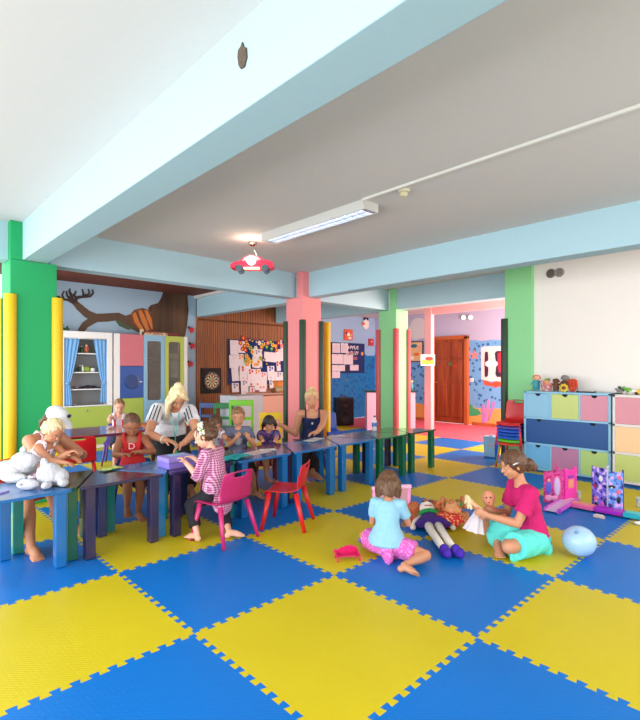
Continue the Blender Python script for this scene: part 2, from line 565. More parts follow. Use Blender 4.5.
guard(6.90, 5.70, 135, M_rdp, 'red foam guard on the left edge of the pale green column behind the tables', 0.05)
guard(6.90, 5.30, 225, M_rdp, 'red foam guard on the middle front corner of the pale green column', 0.055)
guard(7.25, 5.30, 315, M_rdp, 'red foam guard on the right edge of the pale green column nearest the wooden door', 0.05)
guard(6.69, 3.20, 160, M_dkg, 'dark green foam guard on the pale green column beside the stacked chairs', 0.05)

# --- door in the far wall
M_door = pattern_mat('door_wood', 'wood', (108, 40, 16), (168, 82, 38), 9, 0.4)
M_frame = pattern_mat('door_frame_wood', 'wood', (150, 70, 28), (192, 104, 52), 9, 0.4)
d = thing('door', 'varnished brown wooden panel door in its frame on the far wall', 'door', (10.6, 6.47, 0))
del d['label'], d['category']; d['kind'] = 'structure'; d.name = 'door_1'
b = MB(); w = 0.47
for s in (-1, 1):
    b.box(-0.08, 0.0, s * w - 0.05, s * w + 0.05, 0, 2.13)
b.box(-0.08, 0, -w - 0.05, w + 0.05, 2.06, 2.15)
b.build('door_frame', M_frame, d, bevel=0.008)
b = MB(); b.box(-0.045, -0.005, -w + 0.05, w - 0.05, 0.01, 2.06)
for z0, z1 in ((0.15, 0.95), (1.05, 1.55), (1.62, 1.98)):
    for s in (-1, 1):
        ya, yb = sorted((s * 0.06, s * (w - 0.12)))
        b.box(-0.060, -0.045, ya, yb, z0, z1)
b.build('door_panel', M_door, d, bevel=0.006)
b = MB(); b.cone((-0.045, 0.40, 1.0), (-0.09, 0.40, 1.0), 0.012); b.cone((-0.09, 0.40, 1.0), (-0.09, 0.30, 1.0), 0.01)
b.build('door_handle', mat('brass', (190, 150, 80), 0.3, 0.9), d, smooth=True)
b = MB(); b.box(10.575, 10.6, 2.4, 5.86, 0, 0.07); b.box(10.575, 10.6, 6.99, YW, 0, 0.07)
struct(b.build('baseboard_far', M_frame))

# --- switch / vents
def wall_disc(name, px, py, x, r, m1, m2, label):
    p = onx(px, py, x)
    t = thing(name, label, 'vent', (x, p.y, p.z), 0, 'round wall vents')
    Mx = frame_z(V((-1, 0, 0)))
    b = MB(); b.lathe([(r * 0.72, 0.0), (r, 0.0), (r, 0.012), (r * 0.8, 0.018), (r * 0.72, 0.01)], n=24, M=Mx); b.build('rim', m1, t, smooth=False)
    b = MB(); b.lathe([(r * 0.72, 0.002), (r * 0.72, 0.006), (0.001, 0.006)], n=24, M=Mx)
    for k in range(-3, 4):
        b.box(-0.012, -0.004, -r * 0.6, r * 0.6, k * r * 0.2 - 0.003, k * r * 0.2 + 0.003)
    b.build('grille', m2, t)
wall_disc('wall_vent', 551, 273.5, 6.75, 0.062, mat('grey_plastic', (120, 112, 106), 0.6), mat('dark_grille', (72, 66, 62), 0.8), 'darker round vent high on the cream wall, the left of two')
wall_disc('wall_vent', 559.5, 272.5, 6.75, 0.062, mat('light_grey_plastic', (160, 152, 146), 0.6), mat('mid_grille', (112, 104, 98), 0.8), 'lighter round vent high on the cream wall, the right of two')
# ------------------------------------------------------------------ triangular tables in a row
def plastic(name, rgb, rough=0.35, **k):
    return mat(name, rgb, rough, vary=0.04, scale=8, **k)
TH, TS = 0.52, 0.66
T_cols = {
 'blue': (12, 100, 166), 'green': (8, 72, 50), 'purple': (42, 32, 66), 'sky': (20, 124, 184), 'violet': (46, 36, 86),
 'teal': (16, 122, 124), 'maroon': (96, 60, 92), 'steel': (70, 120, 168), 'forest': (14, 96, 62), 'navy': (22, 34, 92), 'aqua': (40, 160, 140)}
def tmat(k):
    return mat('table_lacquer_' + k, T_cols[k], 0.22, vary=0.05, scale=6, coat=0.4)
# per table: tabletop colour, leg colours (front-left, front-right, apex) or (apex, back-left, back-right), label
tabs = [
 ('blue', ('blue', 'blue', 'blue'), 'blue triangular children\'s table at the left edge with white plush bears on it'),
 ('green', ('forest', 'aqua', 'green'), 'green triangular table wedged between the blue and the dark purple table at the left'),
 ('purple', ('purple', 'purple', 'navy'), 'dark purple triangular table with a crumpled green paper at its back edge'),
 ('sky', ('sky', 'teal', 'teal'), 'sky blue triangular table in front of the child in the red tank top'),
 ('violet', ('purple', 'navy', 'purple'), 'violet triangular table under the lilac box beside the girl in the gingham shirt'),
 ('teal', ('teal', 'navy', 'teal'), 'teal triangular table beside the lilac box, behind the girl in the gingham shirt'),
 ('blue', ('blue', 'blue', 'purple'), 'blue triangular table in front of the boy in grey, with turquoise cloth on it'),
 ('maroon', ('purple', 'navy', 'maroon'), 'maroon triangular table in front of the small dark-haired girl'),
 ('blue', ('blue', 'blue', 'purple'), 'blue triangular table right behind the empty red chair'),
 ('steel', ('blue', 'blue', 'blue'), 'grey-blue triangular table in front of the woman in the navy top'),
 ('blue', ('blue', 'blue', 'forest'), 'blue triangular table just right of the woman in the navy top'),
 ('green', ('forest', 'forest', 'forest'), 'green triangular table with the water bottle on it'),
 ('forest', ('forest', 'forest', 'purple'), 'green triangular table in the row, third from its far right end'),
 ('green', ('forest', 'forest', 'purple'), 'green triangular table in the row, last but one at the far right end'),
 ('green', ('forest', 'forest', 'forest'), 'green triangular table at the far right end of the row'),
]
def rounded_tri(p, r=0.02):
    out = []
    for i in range(3):
        a, b, c = V(p[i - 1]), V(p[i]), V(p[(i + 1) % 3])
        d1 = (a - b).normalized(); d2 = (c - b).normalized()
        s = b + d1 * r * 2.2; e = b + d2 * r * 2.2
        for t in (0, 0.33, 0.67, 1):
            q = s.lerp(b.lerp(s.lerp(e, 0.5), 0.3), t) if False else (s * (1 - t) ** 2 + b * 2 * t * (1 - t) + e * t * t)
            out.append((q.x, q.y))
    return out
H3 = TS * 0.866
for k, (tc, lc, lab) in enumerate(tabs):
    xc = 0.735 + k * TS / 2 + (0.0)
    yb = 3.53 + 0.028 * (xc - 1)
    up = k % 2 == 0
    g = 0.006
    hx = TS / 2 - g * 1.7
    if up:
        tri = [(-hx, 0), (hx, 0), (0, H3 - 2 * g)]
        legs = [(-hx + 0.085, 0.045), (hx - 0.085, 0.045), (0, H3 - 0.12)]
    else:
        tri = [(0, g * 2), (hx, H3), (-hx, H3)]
        legs = [(0, 0.12), (-hx + 0.085, H3 - 0.045), (hx - 0.085, H3 - 0.045)]
    t = thing('triangular_table', lab, 'table', (xc, yb, 0), R(1.6), 'triangular tables in a row')
    b = MB(); b.prism(rounded_tri(tri), TH - 0.022, TH)
    b.build('tabletop', tmat(tc), t, bevel=0.004)
    for (lx, ly), m in zip(legs, lc):
        b = MB(); q = 0.034
        b.prism([(lx - q, ly - q), (lx + q, ly - q), (lx + q, ly + q), (lx - q, ly + q)], 0.002, TH - 0.022)
        b.build('leg', tmat(m), t, bevel=0.006)

# ------------------------------------------------------------------ moulded plastic chairs
def chair_shell(w=0.34, hs=0.30, ht=0.57):
    """seat and back of one moulded sheet with a hand hole near the top; +x is the front"""
    prof = [(0.17, hs - 0.035), (0.165, hs - 0.008), (0.13, hs + 0.004), (0.02, hs - 0.006), (-0.08, hs), (-0.125, hs + 0.02), (-0.145, hs + 0.07),
            (-0.155, hs + 0.13), (-0.17, ht - 0.075), (-0.175, ht - 0.045), (-0.18, ht - 0.012), (-0.182, ht)]
    us = [-1, -0.8, -0.42, -0.2, 0.2, 0.42, 0.8, 1]
    hw = [0.95, 1, 1, 1, 1, 0.98, 0.97, 0.97, 0.96, 0.95, 0.9, 0.78]
    bm = bmesh.new()
    grid = []
    for k, (x, z) in enumerate(prof):
        row = []
        for u in us:
            y = u * w / 2 * hw[k]
            if k <= 5:
                row.append(bm.verts.new((x, y, z + 0.012 * u * u - (0.0 if k > 1 else 0.0))))
            else:
                row.append(bm.verts.new((x + 0.03 * u * u, y, z - (0.012 * u * u if k == 11 else 0))))
        grid.append(row)
    for k in range(len(prof) - 1):
        for j in range(len(us) - 1):
            if k == 9 and 2 <= j <= 4:
                continue
            bm.faces.new((grid[k][j], grid[k][j + 1], grid[k + 1][j + 1], grid[k + 1][j]))
    bmesh.ops.recalc_face_normals(bm, faces=bm.faces)
    me = bpy.data.meshes.new('shell'); bm.to_mesh(me); bm.free()
    me.polygons.foreach_set('use_smooth', [True] * len(me.polygons))
    return me
def kid_chair(label, m, loc, rz, w=0.34, hs=0.30, ht=0.57, group=None, leg_m=None, spread=0.0):
    t = thing('plastic_chair', label, 'chair', loc, rz, group)
    me = chair_shell(w, hs, ht)
    me.materials.append(m)
    bm = bmesh.new(); bm.from_mesh(me)
    o = bpy.data.objects.new('seat_shell', me); C.objects.link(o); o.parent = t; bm.free()
    so = o.modifiers.new('thick', 'SOLIDIFY'); so.thickness = 0.012; so.offset = 0
    ss = o.modifiers.new('sub', 'SUBSURF'); ss.levels = 2; ss.render_levels = 2
    for sx, sy in ((1, 1), (1, -1), (-1, 1), (-1, -1)):
        top = V((0.125 if sx > 0 else -0.10, sy * (w / 2 - 0.03), hs - 0.004))
        bot = V((0.18 + spread if sx > 0 else -0.185 - spread, sy * (w / 2 + 0.015), 0.003))
        b = MB()
        b.tube([top, top.lerp(bot, 0.5), bot], [0.024, 0.020, 0.016], n=10, flat=0.75, up=(1, 0, 0))
        b.build('leg', leg_m or m, t, smooth=True)
    return t
P_red = plastic('red_plastic', (206, 22, 30)); P_mag = plastic('raspberry_plastic', (190, 36, 104)); P_pink = plastic('pink_plastic', (222, 112, 168))
P_blue = plastic('blue_plastic', (18, 70, 180)); P_dkg = plastic('dark_green_plastic', (14, 118, 54)); P_lime = plastic('lime_plastic', (120, 196, 30))
P_yel = plastic('yellow_plastic', (236, 196, 24)); P_org = plastic('orange_plastic', (226, 84, 40)); P_pur = plastic('purple_plastic', (96, 66, 150))
kid_chair('empty bright red plastic chair standing in front of the tables', P_red, (2.65, 3.19, 0), R(125.7), hs=0.31, ht=0.55)
kid_chair('raspberry pink plastic chair under the girl in the gingham shirt', P_mag, (2.07, 3.27, 0), R(101), hs=0.30, ht=0.56)
kid_chair('orange-red plastic chair under the woman in the white cap', P_org, (0.98, 4.62, 0), R(-58), hs=0.29, ht=0.58)
kid_chair('pink plastic chair whose round back shows behind the girl in the gingham shirt', P_pink, (2.87, 4.78, 0), R(-112), hs=0.32, ht=0.66, w=0.30)
kid_chair('dark red plastic chair under the boy in grey', mat('dark_red_plastic', (130, 24, 36), 0.4), (3.02, 4.50, 0), R(-115), hs=0.29, ht=0.46)
kid_chair('dull pink plastic chair under the small dark-haired girl', mat('dull_pink_plastic', (176, 70, 96), 0.4), (3.45, 4.53, 0), R(-115), hs=0.26, ht=0.42)
kid_chair('navy blue plastic chair under the child in the red tank top', mat('navy_plastic', (24, 50, 120), 0.4), (1.88, 4.60, 0), R(-118), hs=0.30, ht=0.46)
kid_chair('violet-blue plastic chair under the woman in the navy top', mat('violet_blue_plastic', (50, 48, 160), 0.4), (4.22, 4.60, 0), R(-130), hs=0.28, ht=0.46)
kid_chair('bright blue plastic chair standing free behind the woman in the navy top', P_blue, (atz(331.5, 369, 7.7).x, atz(331.5, 369, 7.7).y, 0), R(250), hs=0.34, ht=0.64, w=0.30)
kid_chair('red plastic chair seen from behind at the dark red table', P_red, (1.66, 5.52, 0), R(75), hs=0.34, ht=0.64, w=0.38)
kid_chair('red plastic chair at the far right corner of the dark red table', mat('deep_red_plastic', (186, 26, 30), 0.4), (2.66, 5.9, 0), R(160), hs=0.34, ht=0.60)
def rail_chair(label, m, px, Z, w, ztop, rz, seat=0.36, group='open-backed chairs'):
    q = atz(px, 369, Z)
    t = thing('rail_chair', label, 'chair', (q.x, q.y, 0), rz, group)
    e = 0.035
    for s_ in (-1, 1):
        b = MB(); b.box(-0.19, -0.19 + e, s_ * (w / 2 - e / 2) - e / 2, s_ * (w / 2 - e / 2) + e / 2, 0.002, ztop - 0.09); b.build('leg', m, t, bevel=0.004)
        b = MB(); b.box(0.13, 0.13 + e, s_ * (w / 2 - e / 2) - e / 2, s_ * (w / 2 - e / 2) + e / 2, 0.002, seat - 0.02); b.build('leg', m, t, bevel=0.004)
    b = MB(); b.box(-0.195, -0.15, -w / 2, w / 2, ztop - 0.095, ztop); b.build('top_rail', m, t, bevel=0.008)
    b = MB(); b.box(-0.19, -0.16, -w / 2 + e, w / 2 - e, seat + 0.10, seat + 0.15); b.build('lower_rail', m, t, bevel=0.005)
    b = MB(); b.box(-0.19, 0.18, -w / 2, w / 2, seat - 0.02, seat); b.build('seat', m, t, bevel=0.006)
    return t
rail_chair('lime green open-backed chair behind the boy in grey', P_lime, 239.5, 7.55, 0.39, 0.84, YAW + R(180), 0.42)
rail_chair('dark green open-backed chair left of the lime green one', P_dkg, 221, 8.0, 0.34, 0.76, YAW + R(176), 0.38)
rail_chair('dull blue open-backed chair left of the dark green one by the bamboo wall', mat('dull_blue_plastic', (46, 72, 130), 0.5), 204, 8.35, 0.30, 0.74, YAW + R(172), 0.38)
rail_chair('yellow open-backed chair behind the small dark-haired girl', P_yel, 269.5, 6.55, 0.31, 0.73, YAW + R(180), 0.34)
# stack of chairs beside the drawer cabinet
stk = [('orange', (204, 70, 40), 'orange-red chair at the bottom of the stack beside the drawer cabinet'),
       ('green', (96, 190, 40), 'lime green chair second from the bottom of the stack beside the drawer cabinet'),
       ('blue1', (28, 90, 190), 'blue chair directly above the green one in the stack'),
       ('blue2', (26, 76, 180), 'blue chair third from the top of the stack, between two other blue ones'),
       ('blue3', (32, 84, 196), 'blue chair directly under the purple one in the stack'),
       ('purple', (84, 74, 160), 'purple-blue chair directly under the red one in the stack'),
       ('red', (208, 30, 34), 'red chair on top of the stack beside the drawer cabinet')]
for k, (n, c, lab) in enumerate(stk):
    z = k * 0.045
    kid_chair(lab, plastic('stack_plastic_' + n, c), (6.43 - k * 0.004, 2.945, z), R(181), w=0.33, hs=0.34, ht=0.64 + (0.0 if k == 6 else -0.15), group='chairs in the stack', spread=-0.03)

# ------------------------------------------------------------------ dark red table at the back
t = thing('round_edged_table', 'low dark red table with a glossy top behind the woman in the cap', 'table', (2.0, 6.15, 0))
b = MB(); b.prism([(0.62 * math.copysign(abs(math.cos(a)) ** 0.6, math.cos(a)), 0.42 * math.copysign(abs(math.sin(a)) ** 0.6, math.sin(a))) for a in [2 * PI * i / 32 for i in range(32)]], 0.555, 0.585)
b.build('tabletop', mat('maroon_lacquer', (128, 62, 84), 0.15, coat=0.6), t, bevel=0.005)
for sx in (-1, 1):
    for sy in (-1, 1):
        b = MB(); b.cone((sx * 0.45, sy * 0.28, 0.002), (sx * 0.45, sy * 0.28, 0.555), 0.03); b.build('leg', P_red, t, smooth=True)
t = thing('square_table', 'orange-brown table glimpsed right of the dark red table', 'table', (3.02, 6.35, 0))
b = MB(); b.box(-0.3, 0.3, -0.3, 0.3, 0.55, 0.58); b.build('tabletop', pattern_mat('orange_wood', 'wood', (176, 92, 40), (206, 124, 60), 8), t, bevel=0.004)
for sx in (-1, 1):
    for sy in (-1, 1):
        b = MB(); b.box(sx * 0.25 - 0.02, sx * 0.25 + 0.02, sy * 0.25 - 0.02, sy * 0.25 + 0.02, 0.002, 0.55); b.build('leg', mat('dark_leg_wood', (90, 40, 24), 0.5), t, bevel=0.004)

# ------------------------------------------------------------------ white cabinet with curtains
W_white = mat('white_laminate', (226, 224, 222), 0.45, vary=0.02)
W_grey = mat('grey_laminate', (150, 150, 152), 0.6, vary=0.03)
CY = 8.5
def X8(px, py=369): return ony(px, py, CY).x
def Z8(px, py): return ony(px, py, CY).z
xa, xb, zt = X8(57.5), X8(112.5), Z8(85, 331.5)
t = thing('shelf_cabinet', 'white cabinet with open shelves behind tied blue curtains and a green door below', 'cabinet', (xa, CY, 0))
Wd = xb - xa; D = 0.36
b = MB()
b.box(0, 0.02, 0.02, D, 0, zt); b.box(Wd - 0.02, Wd, 0.02, D, 0, zt); b.box(0, Wd, D - 0.012, D, 0, zt); b.box(0.0, Wd, 0.02, D, zt - 0.03, zt); b.box(0, Wd, 0.02, D, 0.0, 0.06)
b.build('carcass', W_white, t, bevel=0.003)
zo = 0.71
b = MB(); b.box(0, 0.10, 0, 0.02, zo, zt); b.box(Wd - 0.09, Wd, 0, 0.02, zo, zt); b.box(0.1, Wd - 0.09, 0, 0.02, zt - 0.11, zt); b.box(0.1, Wd - 0.09, 0, 0.02, zo, zo + 0.02)
b.build('front_frame', W_white, t, bevel=0.003)
b = MB(); b.box(0.02, Wd - 0.02, D - 0.02, D - 0.013, 0.7, zt - 0.03); b.build('back_panel', W_grey, t)
dr = MB(); dr.box(0.02, Wd - 0.02, 0, 0.02, 0.06, zo - 0.004); dr = dr.build('door', plastic('olive_green_panel', (158, 178, 70), 0.5), t, bevel=0.003); dr['label'] = 'olive green lower door'
b = MB(); b.ball((Wd * 0.5, -0.02, zo - 0.07), 0.018); b.build('knob', mat('steel_knob', (190, 186, 180), 0.25, 0.9), dr, smooth=True)
SH = [Z8(85, 353), Z8(85, 372), Z8(85, 389)]
for z in SH:
    b = MB(); b.box(0.02, Wd - 0.02, 0.05, D - 0.02, z - 0.018, z); b.build('shelf', W_white, t, bevel=0.002)
M_curt = mat('blue_curtain', (112, 164, 212), 0.8, vary=0.12, scale=20, bump=0.2)
def curtain(x0, x1, gather_x, tie_z, z1, z0, tie_w):
    bm = bmesh.new(); rows = []
    n, mN = 28, 26
    for j in range(mN + 1):
        v = j / mN; z = z1 + (z0 - z1) * v
        q = abs(z - tie_z) / (z1 - tie_z if z > tie_z else tie_z - z0)
        q = q ** 0.8
        wd = tie_w + (abs(x1 - x0) - tie_w) * (q if z > tie_z else 0.45 * q)
        ctr = (x0 + x1) / 2 * q + gather_x * (1 - q) if z > tie_z else gather_x
        rows.append([bm.verts.new((ctr + (i / n - 0.5) * wd, 0.028 + 0.012 * math.sin(i / n * 22 + 1.2 * math.sin(3 * v)) * (0.5 + q / 2), z)) for i in range(n + 1)])
    for j in range(mN):
        for i in range(n):
            bm.faces.new((rows[j][i], rows[j][i + 1], rows[j + 1][i + 1], rows[j + 1][i]))
    me = bpy.data.meshes.new('curtain'); bm.to_mesh(me); bm.free(); me.materials.append(M_curt)
    me.polygons.foreach_set('use_smooth', [True] * len(me.polygons))
    o = bpy.data.objects.new('curtain', me); C.objects.link(o); o.parent = t
    s = o.modifiers.new('thick', 'SOLIDIFY'); s.thickness = 0.003
    b = MB(); b.lathe([(tie_w * 0.5 + 0.004, -0.02), (tie_w * 0.52 + 0.006, 0), (tie_w * 0.5 + 0.004, 0.02)], (gather_x, 0.028, tie_z), 14)
    b.build('curtain_tie', M_curt, o, smooth=True)
for o_ in (0.035,):
    curtain(0.10, 0.34, 0.15, 1.10, zt - 0.12, 0.73, 0.075)
    curtain(Wd - 0.30, Wd - 0.08, Wd - 0.13, 1.10, zt - 0.12, 0.76, 0.075)
b = MB(); b.cone((0.1, 0.028, zt - 0.118), (Wd - 0.09, 0.028, zt - 0.118), 0.006); b.build('curtain_rod', W_white, t, smooth=True)

def toy_figure(name, label, loc, h, cb, ch, rz=0, cat='toy', hair=None, group=None):
    """small standing toy: body, head, arms, legs"""
    t = thing(name, label, cat, loc, rz, group)
    b = MB(); b.cone((0, 0, 0.28 * h), (0, 0, 0.66 * h), 0.16 * h, 0.10 * h, caps=True)
    for s in (-1, 1):
        b.cone((0, s * 0.07 * h, 0.07 * h), (0, s * 0.07 * h, 0.32 * h), 0.06 * h, 0.07 * h, caps=True)
        b.cone((0, s * 0.11 * h, 0.62 * h), (0.06 * h, s * 0.22 * h, 0.42 * h), 0.04 * h, caps=True)
    b.build('body', cb, t, smooth=True)
    b = MB(); b.ball((0, 0, 0.82 * h), (0.15 * h, 0.15 * h, 0.17 * h)); b.build('head', ch, t, smooth=True)
    if hair:
        b = MB(); b.ball((-0.04 * h, 0, 0.87 * h), (0.16 * h, 0.17 * h, 0.15 * h))
        for k in range(6):
            a = R(90 + 30 * k); b.ball((0.13 * h * math.cos(a) - 0.03 * h, 0.14 * h * math.sin(a), 0.80 * h), 0.06 * h)
        b.build('hair', hair, t, smooth=True)
    return t
T_skin = mat('doll_vinyl', (236, 178, 146), 0.5); T_or = mat('orange_toy', (226, 110, 48), 0.5); T_gr = mat('dark_green_toy', (44, 84, 48), 0.5)
T_ol = mat('olive_toy', (132, 150, 40), 0.5); T_br = mat('brown_toy', (110, 66, 40), 0.7); T_wh = mat('white_toy', (228, 226, 220), 0.5); T_teal = mat('teal_toy', (60, 160, 176), 0.5)
T_ye = mat('yellow_toy', (230, 190, 50), 0.5); T_rd = mat('red_orange_toy', (206, 66, 38), 0.6); T_gy = mat('grey_toy', (130, 128, 126), 0.6); T_lg = mat('leaf_green_toy', (104, 170, 60), 0.5)
def on_shelf(px, z): p = ony(px, 369, CY + 0.16); return (p.x, CY + 0.16, z + 0.001)
toy_figure('toy_doll', 'small orange doll on the top shelf of the curtained cabinet', on_shelf(86.5, SH[0]), 0.16, T_or, T_skin, R(-90), 'doll', T_br)
def bottle(name, label, loc, h, r, m, cat='bottle', group=None, capm=None):
    t = thing(name, label, cat, loc, 0, group)
    b = MB(); b.lathe([(0.001, 0), (r, 0.004), (r, h * 0.62), (r * 0.45, h * 0.78), (r * 0.38, h * 0.9), (0.001, h * 0.9)], n=16); b.build('body', m, t, smooth=True)
    b = MB(); b.lathe([(r * 0.45, h * 0.88), (r * 0.45, h), (0.001, h)], n=12); b.build('cap', capm or W_white, t, smooth=False)
    return t
bottle('toy_jar', 'dark green jar on the top shelf of the curtained cabinet', on_shelf(81.5, SH[0]), 0.12, 0.03, T_gr, 'jar')
bottle('toy_jar', 'dark green bottle on the middle shelf, leftmost thing between the curtains', on_shelf(80, SH[1]), 0.11, 0.026, T_gr, 'bottle')
bottle('toy_jar', 'pale little bottle on the middle shelf of the curtained cabinet', on_shelf(82.5, SH[1]), 0.12, 0.022, T_wh, 'bottle')
def pot(name, label, loc, r, h, m, m2):
    t = thing(name, label, 'pot', loc)
    b = MB(); b.lathe([(0.001, 0), (r * 0.75, 0), (r, h * 0.4), (r * 0.9, h * 0.85), (r, h), (r * 0.85, h), (r * 0.8, h * 0.8), (0.001, h * 0.8)], n=18); b.build('body', m, t, smooth=True)
    b = MB(); b.lathe([(r * 0.95, h), (r * 0.6, h * 1.15), (r * 0.15, h * 1.2), (r * 0.15, h * 1.35), (0.001, h * 1.38)], n=18); b.build('lid', m2, t, smooth=True)
    return t
pot('toy_pot', 'olive green toy pot on the middle shelf of the curtained cabinet', on_shelf(87, SH[1]), 0.055, 0.075, T_ol, T_ol)
pot('toy_pot', 'cream and brown toy pot on the right of the middle shelf of the curtained cabinet', on_shelf(92.5, SH[1]), 0.045, 0.065, T_wh, T_br)
def low_heap(name, label, cat, loc, w, d, h, m, mend):
    t = thing(name, label, cat, loc)
    b = MB()
    rs = [(-w / 2, 0.3), (-w / 4, 0.7), (0, 1.0), (w / 4, 0.8), (w / 2, 0.35)]
    for x, q in rs: b.ball((x, 0, h * q * 0.5), (w / 6.5, d / 2, h * q * 0.5))
    b.build('body', m, t, smooth=True)
    b = MB(); b.ball((-w / 2 - 0.015, 0, h * 0.3), (0.03, d / 2.2, h * 0.3)); b.build('end', mend, t, smooth=True)
    return t
low_heap('folded_cloth', 'dark folded cloth lying along the lower shelf of the curtained cabinet', 'cloth', on_shelf(88, SH[2]), 0.34, 0.16, 0.06, mat('dark_cloth', (40, 36, 48), 0.9), mat('grey_pink_cloth', (160, 130, 132), 0.9))
low_heap('folded_paper_pile', 'grey pile of papers at the bottom of the curtained cabinet', 'paper', on_shelf(85, 0.732), 0.3, 0.14, 0.03, mat('grey_paper', (140, 134, 130), 0.9), W_white)
# little frog and plant on top of the cabinet
t = thing('toy_frog', 'small green toy frog with a dull red cap on top of the curtained cabinet', 'toy', (X8(63), CY + 0.12, zt + 0.001))
b = MB(); b.ball((0, 0, 0.035), (0.07, 0.045, 0.035)); b.ball((0.05, -0.02, 0.02), (0.03, 0.02, 0.02)); b.ball((-0.05, -0.02, 0.02), (0.03, 0.02, 0.02)); b.build('body', T_gr, t, smooth=True)
b = MB(); b.ball((-0.01, 0, 0.09), (0.06, 0.04, 0.03)); b.build('cap', mat('dull_red_toy', (130, 66, 52), 0.7), t, smooth=True)
t = thing('toy_frog', 'tiny dark green toy right of the toy frog on top of the curtained cabinet', 'toy', (X8(69.5), CY + 0.12, zt + 0.001))
b = MB(); b.ball((0, 0, 0.03), (0.04, 0.03, 0.03)); b.build('body', T_gr, t, smooth=True)
b = MB(); b.ball((0, 0, 0.065), (0.022, 0.022, 0.018)); b.build('head', T_gr, t, smooth=True)

# ------------------------------------------------------------------ wardrobe with coloured doors
xa, xm1, xm2, xm3, xb = X8(114), X8(120), X8(143.5), X8(165), X8(187.5)
zt = Z8(150, 335)
xe = X8(184.2)
t = thing('toy_wardrobe', 'white wardrobe with pink, blue, light blue and lime doors in front of the painted tree', 'cabinet', (xa, CY, 0))
b = MB(); b.box(0, 0.02, 0.02, D, 0, zt); b.box(xb - xa - 0.02, xb - xa, 0.02, D, 0, zt); b.box(0, xb - xa, D - 0.012, D, 0, zt); b.box(0, xb - xa, 0.02, D, zt - 0.02, zt); b.box(0, xb - xa, 0.02, D, 0, 0.06)
b.box(xm2 - xa - 0.01, xm2 - xa + 0.01, 0.03, D, 0, zt)
b.build('carcass', W_white, t, bevel=0.003)
b = MB(); b.box(0, xm1 - xa, 0, 0.02, 0, zt); b.build('side_strip', W_white, t, bevel=0.003)
b = MB(); b.box(xe - xa, xb - xa, 0, 0.02, 0, zt); b.build('side_strip', W_white, t, bevel=0.003)
def panel(x0, x1, z0, z1, m, lab):
    b = MB(); b.box(x0 - xa + 0.003, x1 - xa - 0.003, 0, 0.018, z0 + 0.003, z1 - 0.003)
    o = b.build('door', m, t, bevel=0.003); o['label'] = lab; return o
z1, z2 = Z8(131, 366), Z8(131, 398)
panel(xm1, xm2, z1, zt, plastic('rose_panel', (196, 104, 116), 0.5), 'dusty rose upper door')
bd = panel(xm1, xm2, z2, z1, plastic('blue_panel', (10, 72, 150), 0.4), 'blue door with a round porthole')
panel(xm1, xm2, 0.06, z2, MATS['olive_green_panel'], 'olive green lower door')
cx, cz = (xm1 + xm2) / 2 - xa, (z1 + z2) / 2
Mx = frame_z(V((0, -1, 0)))
b = MB(); b.lathe([(0.115, 0), (0.13, 0.0), (0.13, 0.008), (0.115, 0.01)], (cx, -0.001, cz), 28, M=Mx); b.build('porthole_rim', plastic('navy_ring', (14, 56, 116), 0.3), bd, smooth=False)
b = MB(); b.lathe([(0.001, 0), (0.115, 0), (0.115, 0.004), (0.001, 0.004)], (cx, -0.001, cz), 28, M=Mx); b.build('porthole', mat('smoked_glass', (92, 96, 104), 0.15), bd)
b = MB(); b.box(xm2 - xa - 0.07, xm2 - xa - 0.03, -0.012, 0, cz - 0.008, cz + 0.008); b.build('knob', W_white, bd, bevel=0.002)
def glass_door(x0, x1, m, lab, inside):
    w = x1 - x0; x0 -= xa
    b = MB()
    gz0, gz1 = Z8(155, 400), zt - 0.11; e = 0.075
    # frame around a rounded window
    b.box(x0 + 0.003, x0 + e, 0, 0.018, 0.063, zt - 0.003); b.box(x0 + w - e, x0 + w - 0.003, 0, 0.018, 0.063, zt - 0.003)
    b.box(x0 + e, x0 + w - e, 0, 0.018, gz1, zt - 0.003); b.box(x0 + e, x0 + w - e, 0, 0.018, 0.063, gz0)
    c = 0.035
    for sx, X in ((1, x0 + e), (-1, x0 + w - e)):
        for sz, Zz in ((-1, gz1), (1, gz0)):
            b.prism([(X, Zz), (X + sx * c, Zz), (X + sx * c * 0.3, Zz + sz * c * 0.3), (X, Zz + sz * c)], 0, 0.018, 'y')
    o = b.build('door', m, t, bevel=0.002); o['label'] = lab
    b = MB(); b.box(x0 + e - 0.005, x0 + w - e + 0.005, 0.02, 0.024, gz0 - 0.005, gz1 + 0.005)
    b.build('glass_pane', mat('brown_tinted_glass', (120, 112, 104), 0.08, alpha=0.45), o)
    return o
glass_door(xm2, xm3, plastic('light_blue_panel', (132, 176, 204), 0.5), 'light blue door with a tall glass pane', 0)
glass_door(xm3, xe, plastic('lime_panel', (176, 190, 78), 0.5), 'lime green door with a tall glass pane', 1)
for z in (Z8(150, 359), Z8(150, 382), 0.75):
    b = MB(); b.box(xm2 - xa + 0.01, xb - xa - 0.02, 0.05, D - 0.02, z - 0.02, z); b.build('shelf', W_grey, t)
b = MB(); b.box(xm3 - xa + 0.08, xe - xa - 0.08, 0.06, 0.12, Z8(175, 377), Z8(175, 354)); b.build('paper_stack', W_white, t)
toy_figure('toy_doll', 'pale doll behind the light blue glass door of the wardrobe', (X8(156) , CY + 0.18, Z8(150, 359) + 0.001), 0.17, T_wh, T_wh, R(-90), 'doll')
# red lettered garland sign on top
t = thing('letter_sign', 'cream strip with red letters lying along the top of the wardrobe', 'sign', (X8(145), CY + 0.05, zt + 0.001))
b = MB(); b.box(-0.04, X8(169) - X8(145), 0.0, 0.012, 0, 0.055); b.box(-0.07, 0.0, 0.0, 0.012, 0, 0.10); b.build('board', mat('cream_board', (214, 196, 160), 0.7), t, bevel=0.002)
SIGN = t

